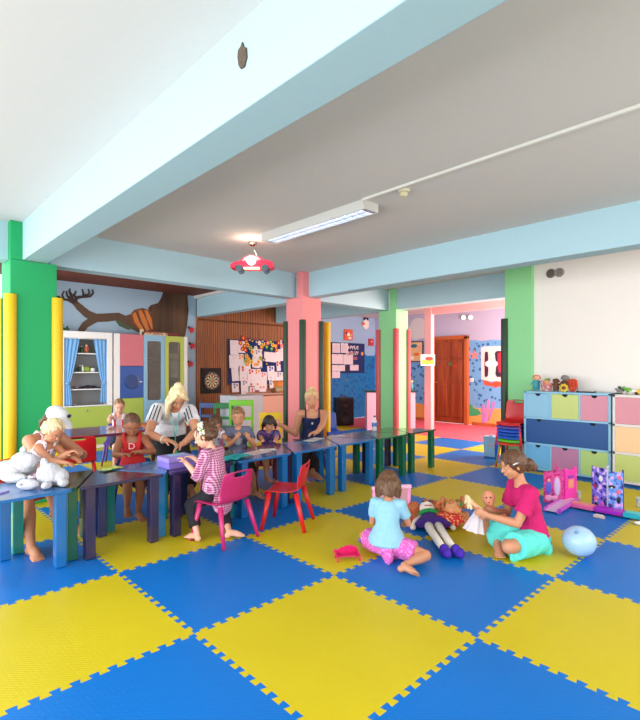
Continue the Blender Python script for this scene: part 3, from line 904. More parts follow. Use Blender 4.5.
# ------------------------------------------------------------------ drawer cabinets on the right
F_blue = plastic('pale_blue_laminate', (140, 196, 226), 0.4)
def drawer_front(parent, x, y0, y1, z0, z1, m, notch=(0.5,), keyhole=False, lab=None):
    b = MB()
    # outline in (y, z) with half-round notches in the top edge
    pts = [(y0, z0), (y1, z0), (y1, z1)]
    for q in sorted(notch, reverse=True):
        yc = y0 + (y1 - y0) * q
        pts += [(yc + 0.035 * math.cos(a), z1 - 0.032 * math.sin(a)) for a in [PI * i / 8 for i in range(9)]]
    pts += [(y0, z1)]
    b.prism(pts, x, x + 0.016, 'x')
    o = b.build('drawer', m, parent, bevel=0.0)
    if lab: o['label'] = lab
    if notch:
        b = MB(); b.box(x + 0.02, x + 0.024, y0 + 0.01, y1 - 0.01, z1 - 0.06, z1); b.build('drawer_gap', mat('drawer_shadow_board', (30, 30, 36), 0.9), o)
    if keyhole:
        b = MB(); b.ball((x - 0.008, (y0 + y1) / 2 + 0.12, z1 - 0.07), 0.011); b.build('knob', mat('dark_metal', (70, 62, 60), 0.4, 0.6), o, smooth=True)
    return o
XC = 6.33
y0, y1 = 1.745, 2.765
t = thing('drawer_cabinet', 'pale blue drawer cabinet with nine-grid fronts and a wide dark blue middle drawer', 'cabinet', (0, 0, 0))
t.location = (XC, y0, 0)
Wc = y1 - y0; Hc = 1.045
b = MB(); b.box(0, 0.40, 0, 0.028, 0, Hc); b.box(0, 0.40, Wc - 0.028, Wc, 0, Hc); b.box(0, 0.40, 0, Wc, Hc - 0.024, Hc); b.box(0.01, 0.40, 0.0, Wc, 0.03, 0.05)
b.box(0.39, 0.40, 0.0, Wc, 0.0, Hc)
for z in (0.365, 0.70): b.box(0, 0.39, 0.0, Wc, z - 0.012, z + 0.012)
for q in (1 / 3, 2 / 3):
    for za, zb in ((0.05, 0.353), (0.712, Hc - 0.02)): b.box(0, 0.39, Wc * q - 0.01, Wc * q + 0.01, za, zb)
b.build('carcass', F_blue, t, bevel=0.003)
b = MB(); b.box(0.03, 0.39, 0.03, Wc - 0.03, 0.0, 0.03); b.build('plinth', plastic('dark_blue_plinth', (24, 66, 120), 0.5), t)
dc = {'sky': (138, 190, 220), 'lime': (196, 208, 120), 'pink': (214, 138, 158), 'navy': (16, 76, 142), 'sky2': (108, 178, 222), 'mauve': (186, 122, 160), 'lime2': (172, 202, 120)}
DM = {k: plastic('drawer_' + k, c, 0.45) for k, c in dc.items()}
w3 = Wc / 3
rows = [(0.712, Hc - 0.026, ('pink', 'lime', 'sky')), (0.052, 0.353, ('lime2', 'mauve', 'sky2'))]
for za, zb, cs in rows:
    for i, c in enumerate(cs):
        drawer_front(t, 0.004, i * w3 + (0.03 if i == 0 else 0.012), (i + 1) * w3 - (0.03 if i == 2 else 0.012), za + 0.002, zb - 0.002, DM[c], lab=c.rstrip('2') + ' drawer front')
drawer_front(t, 0.004, 0.03, Wc - 0.03, 0.379, 0.686, DM['navy'], (0.17, 0.83), lab='wide dark blue drawer front')
t = thing('drawer_cabinet', 'white-edged cabinet with pink, peach and lime drawers cut by the right edge', 'cabinet', (XC - 0.03, 0.70, 0))
Wc = 1.02; Hc = 1.04
F_wh = plastic('off_white_laminate', (226, 216, 210), 0.45)
b = MB(); b.box(0, 0.42, 0, 0.028, 0.0, Hc); b.box(0, 0.42, Wc - 0.028, Wc, 0.0, Hc); b.box(0, 0.42, 0, Wc, Hc - 0.03, Hc); b.box(0.0, 0.42, 0, Wc, 0.03, 0.06); b.box(0.41, 0.42, 0, Wc, 0, Hc)
for z in (0.37, 0.69): b.box(0, 0.41, 0, Wc, z - 0.016, z + 0.016)
b.build('carcass', F_wh, t, bevel=0.003)
for za, zb, c, lab in ((0.706, Hc - 0.03, (216, 140, 152), 'dusty pink drawer'), (0.386, 0.674, (246, 200, 150), 'peach drawer'), (0.06, 0.354, (184, 196, 104), 'lime drawer')):
    drawer_front(t, 0.004, 0.03, Wc - 0.03, za + 0.002, zb - 0.002, plastic('drawer_' + lab.split()[0], c, 0.45), (), keyhole=(c[0] == 216), lab=lab)
b = MB(); b.box(0.02, 0.40, 0.02, Wc - 0.02, 0, 0.03); b.build('plinth', MATS['dark_blue_plinth'], t)

# toys on top of the cabinets
def top_at(px, dx=0.15, z=1.046):
    p = onx(px, 369, XC + dx); return V((XC + dx, p.y, z))
toy_figure('rag_doll', 'orange-haired doll in teal clothes at the left end of the drawer cabinet top', top_at(536.5, 0.13), 0.19, T_teal, T_skin, R(200), 'doll', T_or).scale = (1.5, 1.5, 1.1)
# bucket with printed faces
t = thing('toy_bucket', 'white bucket printed with pink and orange faces on the drawer cabinet', 'bucket', top_at(546.5, 0.10))
b = MB(); b.lathe([(0.001, 0), (0.055, 0), (0.075, 0.13), (0.08, 0.135), (0.075, 0.14), (0.068, 0.13), (0.05, 0.01), (0.001, 0.01)], n=24); b.build('bucket_body', pattern_mat('printed_bucket', 'blotch', (236, 224, 226), (226, 120, 130), 22, 0.5, (240, 190, 90)), t, smooth=True)
b = MB(); b.tube([(0, 0.078 * math.cos(a), 0.13 + 0.03 * math.sin(a)) for a in [PI * i / 10 for i in range(11)]], 0.003); b.build('bucket_handle', W_white, t, smooth=True)
low_heap('toy_snake', 'yellow-green soft toy lying over the rim of the printed bucket', 'toy', top_at(548, 0.10, 1.187), 0.10, 0.05, 0.03, T_ol, T_lg)
toy_figure('rag_doll', 'dark brown soft doll between the printed bucket and the orange yarn doll', top_at(556, 0.13), 0.15, T_br, T_br, R(200), 'doll', mat('dark_hair_toy', (70, 46, 40), 0.8)).scale = (1.6, 1.6, 1.1)
t = thing('toy_flower', 'yellow flower-shaped toy with a dark centre on the drawer cabinet', 'toy', top_at(564, 0.07, 1.052))
b = MB()
for k in range(7):
    a = 2 * PI * k / 7; b.ball((0, 0.035 * math.cos(a), 0.045 + 0.035 * math.sin(a)), (0.014, 0.022, 0.022))
b.build('petals', T_ye, t, smooth=True)
b = MB(); b.ball((-0.012, 0, 0.045), (0.012, 0.022, 0.022)); b.build('flower_centre', T_br, t, smooth=True)
toy_figure('rag_doll', 'grey-haired toy behind the yellow flower on the drawer cabinet', top_at(565, 0.20), 0.19, T_br, T_gy, R(200), 'doll', T_gy).scale = (1.5, 1.5, 1.1)
t = thing('yarn_doll', 'fuzzy red-orange yarn doll on the drawer cabinet', 'doll', top_at(572.5, 0.10))
b = MB(); b.ball((0, 0, 0.05), (0.04, 0.04, 0.05)); b.ball((0, 0, 0.13), (0.035, 0.035, 0.04)); b.build('body', T_rd, t, smooth=True)
b = MB(); rr = random.Random(3)
for k in range(26):
    a = rr.uniform(0, 2 * PI); q = rr.uniform(0.02, 0.05)
    b.tube([(0, 0, 0.165), (q * math.cos(a), q * math.sin(a), 0.15), (1.2 * q * math.cos(a), 1.2 * q * math.sin(a), rr.uniform(0.02, 0.09))], [0.006, 0.007, 0.004], n=6)
b.build('yarn_hair', mat('orange_yarn', (222, 84, 50), 0.9), t, smooth=True)
b = MB(); p = top_at(586, 0.12)
b.prism([(-0.05, -0.10), (0.05, -0.10), (0.05, 0.10), (-0.05, 0.10)], 0.001, 0.012); b.box(-0.05, 0.05, -0.10, -0.095, 0.01, 0.018); b.box(-0.05, 0.05, 0.095, 0.10, 0.01, 0.018)
o = b.build('tray', mat('black_tray', (28, 28, 30), 0.5), None, bevel=0.003); o.location = p; tag(o, 'flat black tray on the right end of the drawer cabinet top', 'tray')
def toy_animal(label, loc, L, m, rz, m2=None):
    t = thing('toy_animal', label, 'toy', loc, rz, 'toys on the white-edged cabinet')
    b = MB(); b.ball((0, 0, 0.6 * L), (0.5 * L, 0.25 * L, 0.28 * L)); b.ball((0.5 * L, 0, 0.85 * L), (0.22 * L, 0.17 * L, 0.18 * L)); b.cone((0.3 * L, 0, 0.65 * L), (0.5 * L, 0, 0.85 * L), 0.15 * L, caps=True)
    b.build('body', m, t, smooth=True)
    for sx in (-1, 1):
        for sy in (-1, 1):
            b = MB(); b.cone((sx * 0.3 * L, sy * 0.13 * L, 0.02 * L), (sx * 0.28 * L, sy * 0.12 * L, 0.5 * L), 0.07 * L, caps=False); b.build('leg', m2 or m, t, smooth=True)
    return t
p = onx(619.5, 369, XC + 0.1); toy_animal('grey toy animal at the left end of the white-edged cabinet top', (XC + 0.1, p.y, 1.041), 0.07, T_gy, R(120))
p = onx(624, 369, XC + 0.17); toy_animal('dark grey toy animal behind the green one on the white-edged cabinet', (XC + 0.17, p.y, 1.041), 0.09, mat('dark_grey_toy', (80, 80, 82), 0.6), R(100))
p = onx(628, 369, XC + 0.08); toy_animal('leaf green toy animal on the white-edged cabinet', (XC + 0.08, p.y, 1.041), 0.09, T_lg, R(80), T_wh)
p = onx(634, 369, XC + 0.08); toy_animal('pale toy animal right of the green one on the white-edged cabinet', (XC + 0.08, p.y, 1.041), 0.07, T_wh, R(100))
p = onx(640.5, 369, XC + 0.1)
t = thing('toy_car', 'yellow toy car with black wheels at the right edge of the photo', 'toy', (XC + 0.1, p.y, 1.041), R(90))
b = MB(); b.prism([(-0.06, 0.015), (0.06, 0.015), (0.062, 0.04), (0.03, 0.045), (0.015, 0.068), (-0.03, 0.068), (-0.045, 0.045), (-0.06, 0.04)], -0.03, 0.03, 'y'); b.build('body', T_ye, t, bevel=0.004)
for sx in (-1, 1):
    for sy in (-1, 1):
        b = MB(); b.cone((sx * 0.035, sy * 0.026, 0.016), (sx * 0.035, sy * 0.036, 0.016), 0.016, n=14); b.build('wheel', mat('black_rubber', (24, 24, 24), 0.7), t)

# pale blue bin
t = thing('waste_bin', 'pale blue plastic bin with a lid beside the stacked chairs', 'bin', (6.83, 3.66, 0), R(10))
t.location = atz(491.5, 369, 7.30); t.location.z = 0
b = MB(); b.ring_loft([[V((sx * q, sy * q, z)) for sx, sy in ((-1, -1), (1, -1), (1, 1), (-1, 1))] for q, z in ((0.085, 0.015), (0.10, 0.30))]); b.build('bin_body', plastic('bin_plastic', (150, 190, 216), 0.4), t, bevel=0.012)
b = MB(); b.box(-0.106, 0.106, -0.106, 0.106, 0.30, 0.318); b.box(-0.03, 0.03, -0.03, 0.03, 0.318, 0.336); b.build('lid', plastic('bin_lid', (130, 176, 206), 0.4), t, bevel=0.008)
b = MB(); b.box(-0.09, 0.09, -0.09, 0.09, 0.0, 0.015); b.build('base', plastic('bin_base', (20, 90, 160), 0.5), t)
b = MB(); b.cone((-0.098, 0.0, 0.19), (-0.103, 0.0, 0.19), 0.02, n=14); b.build('sticker', mat('peach_sticker', (216, 170, 150), 0.6), t)
# ------------------------------------------------------------------ flat painted things on walls
def wall_poly(name, pts_px, plane, off, m, th=0.003, parent=None):
    """outline on the back wall (plane 'y') or the far wall (plane 'x')"""
    axis, c = plane
    b = MB()
    if axis == 'y':
        P = [ony(x, y, c) for x, y in pts_px]
        b.prism([(p.x, p.z) for p in P], c - off - th, c - off, 'y')
    else:
        P = [onx(x, y, c) for x, y in pts_px]
        b.prism([(p.y, p.z) for p in P], c - off - th, c - off, 'x')
    return b.build(name, m, parent)
BW = ('y', YW)
M_bark = pattern_mat('painted_bark', 'wood', (54, 36, 24), (104, 74, 48), 7, 0.7)
M_bark2 = mat('painted_branch', (88, 66, 50), 0.7, vary=0.2, scale=12)
M_twig = mat('painted_dark_twig', (52, 38, 34), 0.7)
t = thing('painted_tree', 'painted brown tree trunk and long bare branch on the blue back wall above the cabinets', 'mural', (ony(150, 369, YW).x, YW, 0))
def child_world(o, root):
    for v in o.data.vertices: v.co = v.co - root.location
    o.parent = root; return o
o = wall_poly('trunk', [(163, 292), (187, 292), (188.5, 310), (187, 325), (183, 345), (146, 345), (140, 331), (147, 322), (151, 313), (148, 308), (151, 305), (158, 303), (161, 298)], BW, 0.004, M_bark); child_world(o, t)
PK = 0
b = MB()
def ppath(pts, rads):
    P = [ony(x, y, YW) for x, y in pts]
    P = [V((p.x, YW - 0.006, p.z)) for p in P]
    b.tube(P, rads, n=8, flat=0.12, up=(1, 0, 0)) if False else None
    # flat painted ribbon with a little thickness
    n = len(P); left, right = [], []
    for i, p in enumerate(P):
        d = (P[min(i + 1, n - 1)] - P[max(i - 1, 0)]); d.normalize()
        nrm = V((-d.z, 0, d.x)); left.append(p + nrm * rads[i]); right.append(p - nrm * rads[i])
    poly = [(q.x, q.z) for q in left + right[::-1]]
    global PK
    PK += 1
    b.prism(poly, YW - 0.008 - 0.0007 * PK, YW - 0.006, 'y')
ppath([(148, 326), (138, 325), (128, 322), (118, 316.5), (108, 317.5), (96, 318), (87, 314), (79, 307), (73, 301)], [0.16, 0.13, 0.09, 0.07, 0.075, 0.075, 0.07, 0.06, 0.04])
ppath([(100, 317.5), (91, 321), (85, 325), (80, 332)], [0.05, 0.065, 0.06, 0.05])
ppath([(145, 315), (136, 316), (124, 319), (112, 318)], [0.05, 0.06, 0.05, 0.03])
o = b.build('branch', M_bark2); child_world(o, t); o['label'] = 'long bare branch'
b = MB()
ppath([(74, 303), (68, 300), (62, 299), (58, 296)], [0.03, 0.022, 0.02, 0.012])
ppath([(62, 299), (57, 297.5), (54, 293)], [0.02, 0.016, 0.01])
ppath([(64, 299.5), (62, 295), (64, 291)], [0.016, 0.014, 0.01])
ppath([(71, 300), (67, 296), (66, 291)], [0.02, 0.018, 0.01])
ppath([(72, 301), (71, 295), (69, 291), (70, 288.5)], [0.03, 0.024, 0.016, 0.01])
ppath([(75, 303), (76, 298), (80, 297), (83, 297), (86, 294)], [0.03, 0.03, 0.026, 0.02, 0.012])
ppath([(76, 299), (74, 295), (76, 291)], [0.022, 0.018, 0.01])
ppath([(83, 297.5), (83, 293), (82, 289)], [0.018, 0.014, 0.01])
ppath([(84, 297), (90, 296.5), (93, 293), (92, 289.5)], [0.02, 0.018, 0.014, 0.01])
ppath([(86, 297.5), (89, 293), (88, 289)], [0.018, 0.014, 0.01])
o = b.build('twigs', M_twig); child_world(o, t); o['label'] = 'thin dark curled twigs'
# the painted bee hive / nest on the branch
t = thing('painted_nest', 'painted orange-brown striped nest clinging to the painted branch', 'mural', (ony(140, 369, YW).x, YW, 0))
o = wall_poly('nest_body', [(129, 316), (134, 310), (142, 308), (149, 310), (153, 320), (154, 330), (149, 332), (141, 331), (134, 327), (130, 322)], BW, 0.012, mat('painted_nest_brown', (112, 62, 34), 0.7, vary=0.3, scale=10)); child_world(o, t)
for k, pts in enumerate([[(132, 314), (135, 312), (139, 322), (143, 329), (140, 330), (134, 322)], [(138, 311), (141, 310), (146, 320), (149, 330), (146, 331), (141, 321)], [(144, 310), (147, 310), (151, 319), (152.5, 329), (151, 329), (147, 320)]]):
    o = wall_poly('stripe', pts, BW, 0.016, mat('painted_nest_orange', (206, 120, 54), 0.7)); child_world(o, t)
t = thing('painted_leaf', 'painted green leaf shape under the branch near the nest', 'mural', (ony(126, 369, YW).x, YW, 0))
o = wall_poly('leaf_blade', [(114, 319), (120, 321), (128, 326), (135, 327), (128, 330), (119, 326)], BW, 0.012, mat('painted_leaf_green', (74, 88, 60), 0.7, vary=0.2, scale=10)); child_world(o, t)
# red butterflies / ladybirds
M_bfr = mat('felt_red', (208, 44, 44), 0.7); M_blk = mat('black_plastic', (22, 22, 24), 0.4)
for (x, y, lab) in ((191.5, 330, 'top red felt ladybird on the narrow blue wall strip'), (192.5, 346, 'middle red felt ladybird on the narrow blue wall strip'), (190.5, 364, 'lowest red felt ladybird on the narrow blue wall strip, with more black')):
    p = ony(x, y, YW - 0.01); t = thing('felt_ladybird', lab, 'decoration', p, 0, 'felt ladybirds on the wall')
    b = MB(); b.ball((0, 0, 0), (0.055, 0.012, 0.05)); b.build('wings', M_bfr, t, smooth=True)
    b = MB(); b.ball((-0.055, 0, 0.045), (0.032, 0.012, 0.03)); b.build('head', M_blk, t, smooth=True)
    for a in (30, 80, 200, 250, 310, 350):
        b = MB(); b.cone((0.045 * math.cos(R(a)), 0, 0.045 * math.sin(R(a))), (0.085 * math.cos(R(a)), 0, 0.085 * math.sin(R(a))), 0.006, n=6); b.build('leg', M_bfr, t)

# ------------------------------------------------------------------ dart board
p = ony(211, 381, YW - 0.03)
t = thing('dart_board', 'dart board in a square dark case hanging on the bamboo panelling', 'dart board', (p.x, YW - 0.05, p.z))
b = MB(); b.box(-0.24, 0.24, 0, 0.02, -0.26, 0.27); b.build('backing', mat('charred_wood', (34, 26, 22), 0.8), t, bevel=0.004)
b = MB(); Mx = frame_z(V((0, -1, 0))); b.lathe([(0.001, 0), (0.19, 0), (0.19, 0.02), (0.001, 0.02)], (0, 0, 0.0), 40, M=Mx); bd = b.build('target_disc', M_blk, t)
m1 = mat('dart_cream', (226, 206, 160), 0.7); m2 = mat('dart_red', (190, 70, 50), 0.7); m3 = mat('dart_dark', (50, 44, 38), 0.7)
for k in range(20):
    a0, a1 = R(k * 18 + 9), R(k * 18 + 27)
    def sect(r0, r1): return [(r0 * math.cos(a0), r0 * math.sin(a0)), (r1 * math.cos(a0), r1 * math.sin(a0)), (r1 * math.cos(a1), r1 * math.sin(a1)), (r0 * math.cos(a1), r0 * math.sin(a1))]
    b = MB(); b.prism(sect(0.02, 0.13), -0.024, -0.02, 'y', mi=0 if k % 2 else 1); b.prism(sect(0.14, 0.155), -0.024, -0.02, 'y', mi=2 if k % 2 else 0)
    o = b.build('sector', [m1, m3, m2], bd)
b = MB(); b.lathe([(0.001, 0), (0.02, 0), (0.02, 0.008), (0.001, 0.008)], (0, -0.02, 0), 16, M=Mx); b.build('bullseye', m2, bd)

# ------------------------------------------------------------------ board of children's drawings on the bamboo wall
YB = YW - 0.06
def bx_(px, py): q = ony(px, py, YB); return q.x, q.z
x0, z1 = bx_(229, 340); x1, z0 = bx_(286, 397)
t = thing('pin_board', 'dark blue pin board on the bamboo panelling, covered with children\'s drawings', 'board', ((x0 + x1) / 2, YB, 0))
b = MB(); b.box(x0 - (x0 + x1) / 2, (x1 - x0) / 2, 0, 0.02, bx_(230, 384)[1], z1); b.build('board_panel', mat('blue_felt', (24, 44, 104), 0.9), t, bevel=0.003)
b = MB()
for za, zb in ((z1, z1 + 0.02), (bx_(230, 384)[1] - 0.02, bx_(230, 384)[1])): b.box(-(x1 - x0) / 2 - 0.015, (x1 - x0) / 2, -0.006, 0.02, za, zb)
b.box(-(x1 - x0) / 2 - 0.015, -(x1 - x0) / 2, -0.006, 0.02, bx_(230, 384)[1], z1); b.build('board_edge', mat('navy_edge', (20, 28, 60), 0.6), t)
def drawn(name, c):
    return pattern_mat(name, 'blotch', (232, 222, 224), (236, 228, 230), 14, 0.85, c) if False else pattern_mat(name, 'floral', (232, 222, 226), c, 11, 0.85, (240, 225, 225))
inks = {'red': (206, 70, 70), 'blue': (70, 90, 170), 'grey': (150, 144, 158), 'orange': (226, 150, 70), 'green': (90, 150, 90), 'pink': (226, 130, 160), 'plain': (226, 214, 220)}
PM = {k: drawn('drawing_paper_' + k, c) for k, c in inks.items()}
sheets = [
 (230, 340, 238, 355, 'plain', 'blank white sheet at the top left corner of the drawings board'),
 (229, 355, 238, 368, 'plain', 'white sheet below the blank corner sheet, left edge of the drawings board'),
 (231, 368, 238, 381, 'plain', 'tall white sheet above the blue gap at the left edge of the drawings board'),
 (231.5, 383, 238.5, 392, 'grey', 'small white sheet hanging lowest at the left corner of the drawings board'),
 (238, 341, 245, 353, 'plain', 'white sheet second from the left along the top of the drawings board'),
 (237.5, 354, 243.5, 366, 'orange', 'white sheet with orange dots left of the yellow garland'),
 (239.5, 366, 247, 381, 'red', 'sheet with a red-brown drawing under the garland, lower left'),
 (240.5, 380, 248, 394, 'grey', 'greyish sheet with a pale figure at the bottom of the board'),
 (247, 369, 254, 386, 'red', 'sheet with a thin red figure, centre of the lower row'),
 (253.5, 369, 260.5, 390, 'orange', 'tall sheet with an orange triangle drawing in the lower row'),
 (259, 372, 267, 392, 'pink', 'sheet with a pink doll drawing hanging low in the middle'),
 (252, 349, 262, 368, 'grey', 'large pale sheet in the middle of the board among the garlands'),
 (264, 352, 276, 362, 'plain', 'wide blank white sheet right of the middle of the board'),
 (275, 349, 286, 361, 'plain', 'blank white sheet at the right edge of the board near the pink column'),
 (267, 366, 274, 380, 'blue', 'sheet with a blue drawing in the right part of the lower row'),
 (274, 372, 283, 386, 'grey', 'pale sheet with a grey figure at the lower right of the board'),
 (269, 380, 274, 388, 'grey', 'small curled sheet below the blue drawing, lower right'),
 (276, 361, 280, 371, 'red', 'narrow sheet with a red mark between the blue gaps at the right'),
 (280, 340, 286, 350, 'pink', 'pink-marked sheet at the top right corner of the board'),
 (243, 360, 250, 369, 'orange', 'small orange-flowered sheet in the left middle of the board'),
]
rr = random.Random(11)
for k, (xa, ya, xb, yb, ink, lab) in enumerate(sheets):
    ax, az = bx_(xa, ya); cx_, cz_ = bx_(xb, yb)
    w_, h_ = cx_ - ax, az - cz_
    y = YB - 0.004 - 0.002 * (k % 4)
    bm = bmesh.new(); n = 6; rows = []
    tilt = R(rr.uniform(-4, 4))
    for j in range(n + 1):
        rows.append([])
        for i in range(4):
            u = (i / 3 - 0.5) * w_; v = -(j / n) * h_
            rows[-1].append(bm.verts.new((u * math.cos(tilt) - v * math.sin(tilt), -0.012 * (j / n) ** 2 - 0.001, v * math.cos(tilt) + u * math.sin(tilt))))
    for j in range(n):
        for i in range(3): bm.faces.new((rows[j][i], rows[j][i + 1], rows[j + 1][i + 1], rows[j + 1][i]))
    me = bpy.data.meshes.new('drawing'); bm.to_mesh(me); bm.free(); me.materials.append(PM[ink])
    o = bpy.data.objects.new('drawing_sheet', me); C.objects.link(o); o.location = ((ax + cx_) / 2, y, az)
    s = o.modifiers.new('t', 'SOLIDIFY'); s.thickness = 0.0012
    tag(o, lab, 'drawing', 'drawings on the pin board')
# red cross painted sheet
ax, az = bx_(249.5, 387); cx_, cz_ = bx_(255, 400)
t = thing('drawing_sheet', 'white sheet with a bold red cross hanging below the board', 'drawing', ((ax + cx_) / 2, YB - 0.002, az))
w_, h_ = cx_ - ax, az - cz_
b = MB(); b.box(-w_ / 2, w_ / 2, 0, 0.002, -h_, 0); b.build('paper', PM['plain'], t)
b = MB(); b.box(-0.012, 0.012, -0.003, 0, -h_ * 0.95, -0.02); b.box(-w_ * 0.48, w_ * 0.48, -0.0034, 0.0, -h_ * 0.52, -h_ * 0.44); b.build('red_cross', M_bfr, t)
# paper flowers and shapes of the garland
fl_cols = {'red': (206, 40, 44), 'yellow': (232, 202, 60), 'orange': (226, 140, 60), 'blue': (30, 60, 150), 'green': (40, 140, 70), 'pink': (226, 110, 140), 'navy': (24, 36, 90), 'white': (230, 226, 226), 'lime': (160, 190, 60)}
garl = [(240, 343, 'red'), (243, 338, 'red'), (246, 341, 'red'), (242, 349, 'red'), (245, 350, 'red'), (247, 345, 'yellow'), (252, 341, 'navy'), (256, 342, 'blue'), (250, 348, 'lime'), (252, 352, 'yellow'),
        (246, 356, 'yellow'), (248, 359, 'orange'), (251, 362, 'yellow'), (247, 364, 'orange'), (255, 365, 'orange'), (258, 362, 'yellow'), (260, 358, 'lime'), (259, 343, 'white'), (263, 344, 'yellow'), (261, 347, 'orange'),
        (266, 347, 'green'), (270, 342, 'green'), (271, 349, 'green'), (275, 346, 'orange'), (278, 343, 'red'), (276, 350, 'red'), (281, 346, 'pink'), (263, 360, 'navy'), (266, 364, 'navy'), (249, 340, 'navy'), (272, 345, 'yellow'), (255, 348, 'white'),
        (244, 346, 'red'), (262, 341, 'blue'), (267, 343, 'pink'), (283, 342, 'navy'), (254, 358, 'white'), (245, 361, 'lime')]
ordn = ['leftmost', 'second from the left', 'third from the left', 'fourth from the left', 'fifth from the left', 'sixth from the left', 'rightmost']
for k, (x, y, c) in enumerate(garl):
    px_, pz_ = bx_(x, y)
    same = sorted((g[0], g[1]) for g in garl if g[2] == c)
    n_ = same.index((x, y)); how = 'the ' + (ordn[n_] if n_ < len(same) - 1 or len(same) > 6 and n_ < 6 else 'rightmost')
    if len(same) > 6 and n_ >= 6: how = 'the rightmost' if n_ == len(same) - 1 else 'the seventh from the left'
    t = thing('paper_flower', '%s paper flower on the drawings board, %s of the %s ones' % (c, how, c), 'decoration', (px_, YB - 0.012 - 0.0005 * k, pz_), 0, 'paper flowers around the drawings')
    r = 0.062
    star = [(r * (1 if i % 2 else 0.62) * math.cos(2 * PI * i / 12 + k), r * (1 if i % 2 else 0.62) * math.sin(2 * PI * i / 12 + k)) for i in range(12)]
    b = MB(); b.prism(star, -0.003, 0.0, 'y'); b.build('petals', mat('craft_paper_' + c, fl_cols[c], 0.8, vary=0.05), t)
    c2 = 'yellow' if c not in ('yellow', 'lime') else 'red'
    b = MB(); b.prism([(0.02 * math.cos(2 * PI * i / 10), 0.02 * math.sin(2 * PI * i / 10)) for i in range(10)], -0.006, -0.003, 'y'); b.build('flower_centre', mat('craft_paper_' + c2, fl_cols[c2], 0.8, vary=0.05), t)

# ------------------------------------------------------------------ play-corner furniture before the bamboo wall
def fbox(name, label, cat, loc, rz, pieces, bevel=0.004, group=None):
    t = thing(name, label, cat, loc, rz, group)
    for nm, m, boxes in pieces:
        b = MB()
        for bb in boxes: b.box(*bb)
        b.build(nm, m, t, bevel=bevel)
    return t
W_pg = mat('pale_grey_board', (196, 198, 206), 0.6); W_peach = mat('peach_board', (240, 176, 152), 0.6)
fbox('play_counter', 'pale grey play counter with a peach front section behind the boy in grey', 'counter', (ony(263.5, 400, 7.12).x, 7.35, 0), R(0),
     [('side_panel', W_pg, [(-0.62, -0.02, -0.25, 0.25, 0, 0.86)]), ('front_panel', W_peach, [(0.0, 0.72, -0.22, 0.22, 0.02, 0.84)]), ('countertop', mat('peach_top', (226, 160, 136), 0.6), [(-0.04, 0.76, -0.27, 0.27, 0.86, 0.89)])])
p = ony(283, 387, 7.3)
t = thing('toy_box', 'orange box standing on the play counter beside the pink column', 'box', (ony(282.5, 400, 7.25).x, 7.33, 0.891))
b = MB(); b.box(-0.10, 0.10, -0.08, 0.08, 0, 0.20); b.build('box_body', plastic('orange_box', (238, 140, 50)), t, bevel=0.006)
b = MB(); b.box(-0.105, 0.105, -0.085, 0.085, 0.20, 0.22); b.build('lid', plastic('orange_lid', (226, 120, 40)), t, bevel=0.004)
t = thing('plush_toy', 'beige and brown plush toy on the play counter below the orange box', 'toy', (ony(279, 400, 7.14).x, 7.17, 0.891))
b = MB(); b.ball((0, 0, 0.05), (0.12, 0.06, 0.05)); b.ball((0.10, 0, 0.07), (0.05, 0.05, 0.05)); b.build('body', mat('beige_plush', (206, 176, 136), 0.9, bump=0.5, scale=80), t, smooth=True)
b = MB(); b.ball((-0.11, 0, 0.045), (0.06, 0.05, 0.045)); b.build('head', mat('brown_plush', (120, 78, 50), 0.9, bump=0.5, scale=80), t, smooth=True)

# ------------------------------------------------------------------ notice board and pictures on the sea mural
def at_y(px, py, y=YW - 0.02): return ony(px, py, y)
a = at_y(331, 342); c_ = at_y(364.5, 373)
t = thing('notice_board', 'dark blue notice board with white letters on the blue sea mural', 'board', ((a.x + c_.x) / 2, YW - 0.025, c_.z))
w_, h_ = c_.x - a.x, a.z - c_.z
b = MB(); b.box(-w_ / 2, w_ / 2, 0, 0.02, 0, h_); b.build('board_panel', mat('notice_blue', (22, 38, 96), 0.7), t, bevel=0.003)
def text_mesh(body, size, m, parent, loc, rot, ext=0.002, sx=1.0, name='letters'):
    cu = bpy.data.curves.new('t', 'FONT'); cu.body = body; cu.size = size; cu.extrude = ext; cu.align_x = 'CENTER'
    co = bpy.data.objects.new('t', cu); C.objects.link(co)
    dg = bpy.context.evaluated_depsgraph_get()
    me = bpy.data.meshes.new_from_object(co.evaluated_get(dg)); me.name = name
    bpy.data.objects.remove(co)
    me.materials.clear(); me.materials.append(m)
    o = bpy.data.objects.new(name, me); C.objects.link(o); o.parent = parent; o.location = loc; o.rotation_euler = rot; o.scale = (sx, 1, 1)
    return o
L_w = mat('white_letters', (232, 226, 220), 0.6)
def blurred_word(n, h, w, m, parent, loc, seed=1):
    """a row of small rounded marks, as unreadable as in the photo"""
    r_ = random.Random(seed); b = MB(); x = 0.0
    for k in range(n):
        z0 = r_.uniform(0, .15) * h
        b.box(x, x + w * .28, -0.003, 0, z0, h * r_.uniform(.85, 1))
        zz = r_.choice((0.05, .4, .75)) * h
        b.box(x + w * .28, x + w * .72, -0.0025, 0, zz, zz + h * .22)
        if r_.random() < .6: b.box(x + w * .56, x + w * .8, -0.0028, 0, r_.choice((0, .4)) * h, h * .95)
        x += w
    return b.build('lettering', m, parent, loc=loc)
blurred_word(5, .10, .085, L_w, t, (-.02, -0.001, h_ - .17), 3)
blurred_word(6, .11, .085, mat('red_white_letters', (226, 190, 190), 0.6), t, (-.10, -0.001, h_ - .32), 4)
blurred_word(5, .09, .080, mat('rose_letters', (206, 110, 120), 0.6), t, (-.04, -0.001, h_ - .45), 5)
b = MB(); b.ball((w_ * 0.42, -0.004, h_ - 0.28), (0.05, 0.006, 0.05)); b.build('sun_sticker', mat('sun_orange', (240, 160, 50), 0.6), t, smooth=True)
M_sheet = mat('notice_sheet', (222, 208, 214), 0.85, vary=0.05, scale=30)
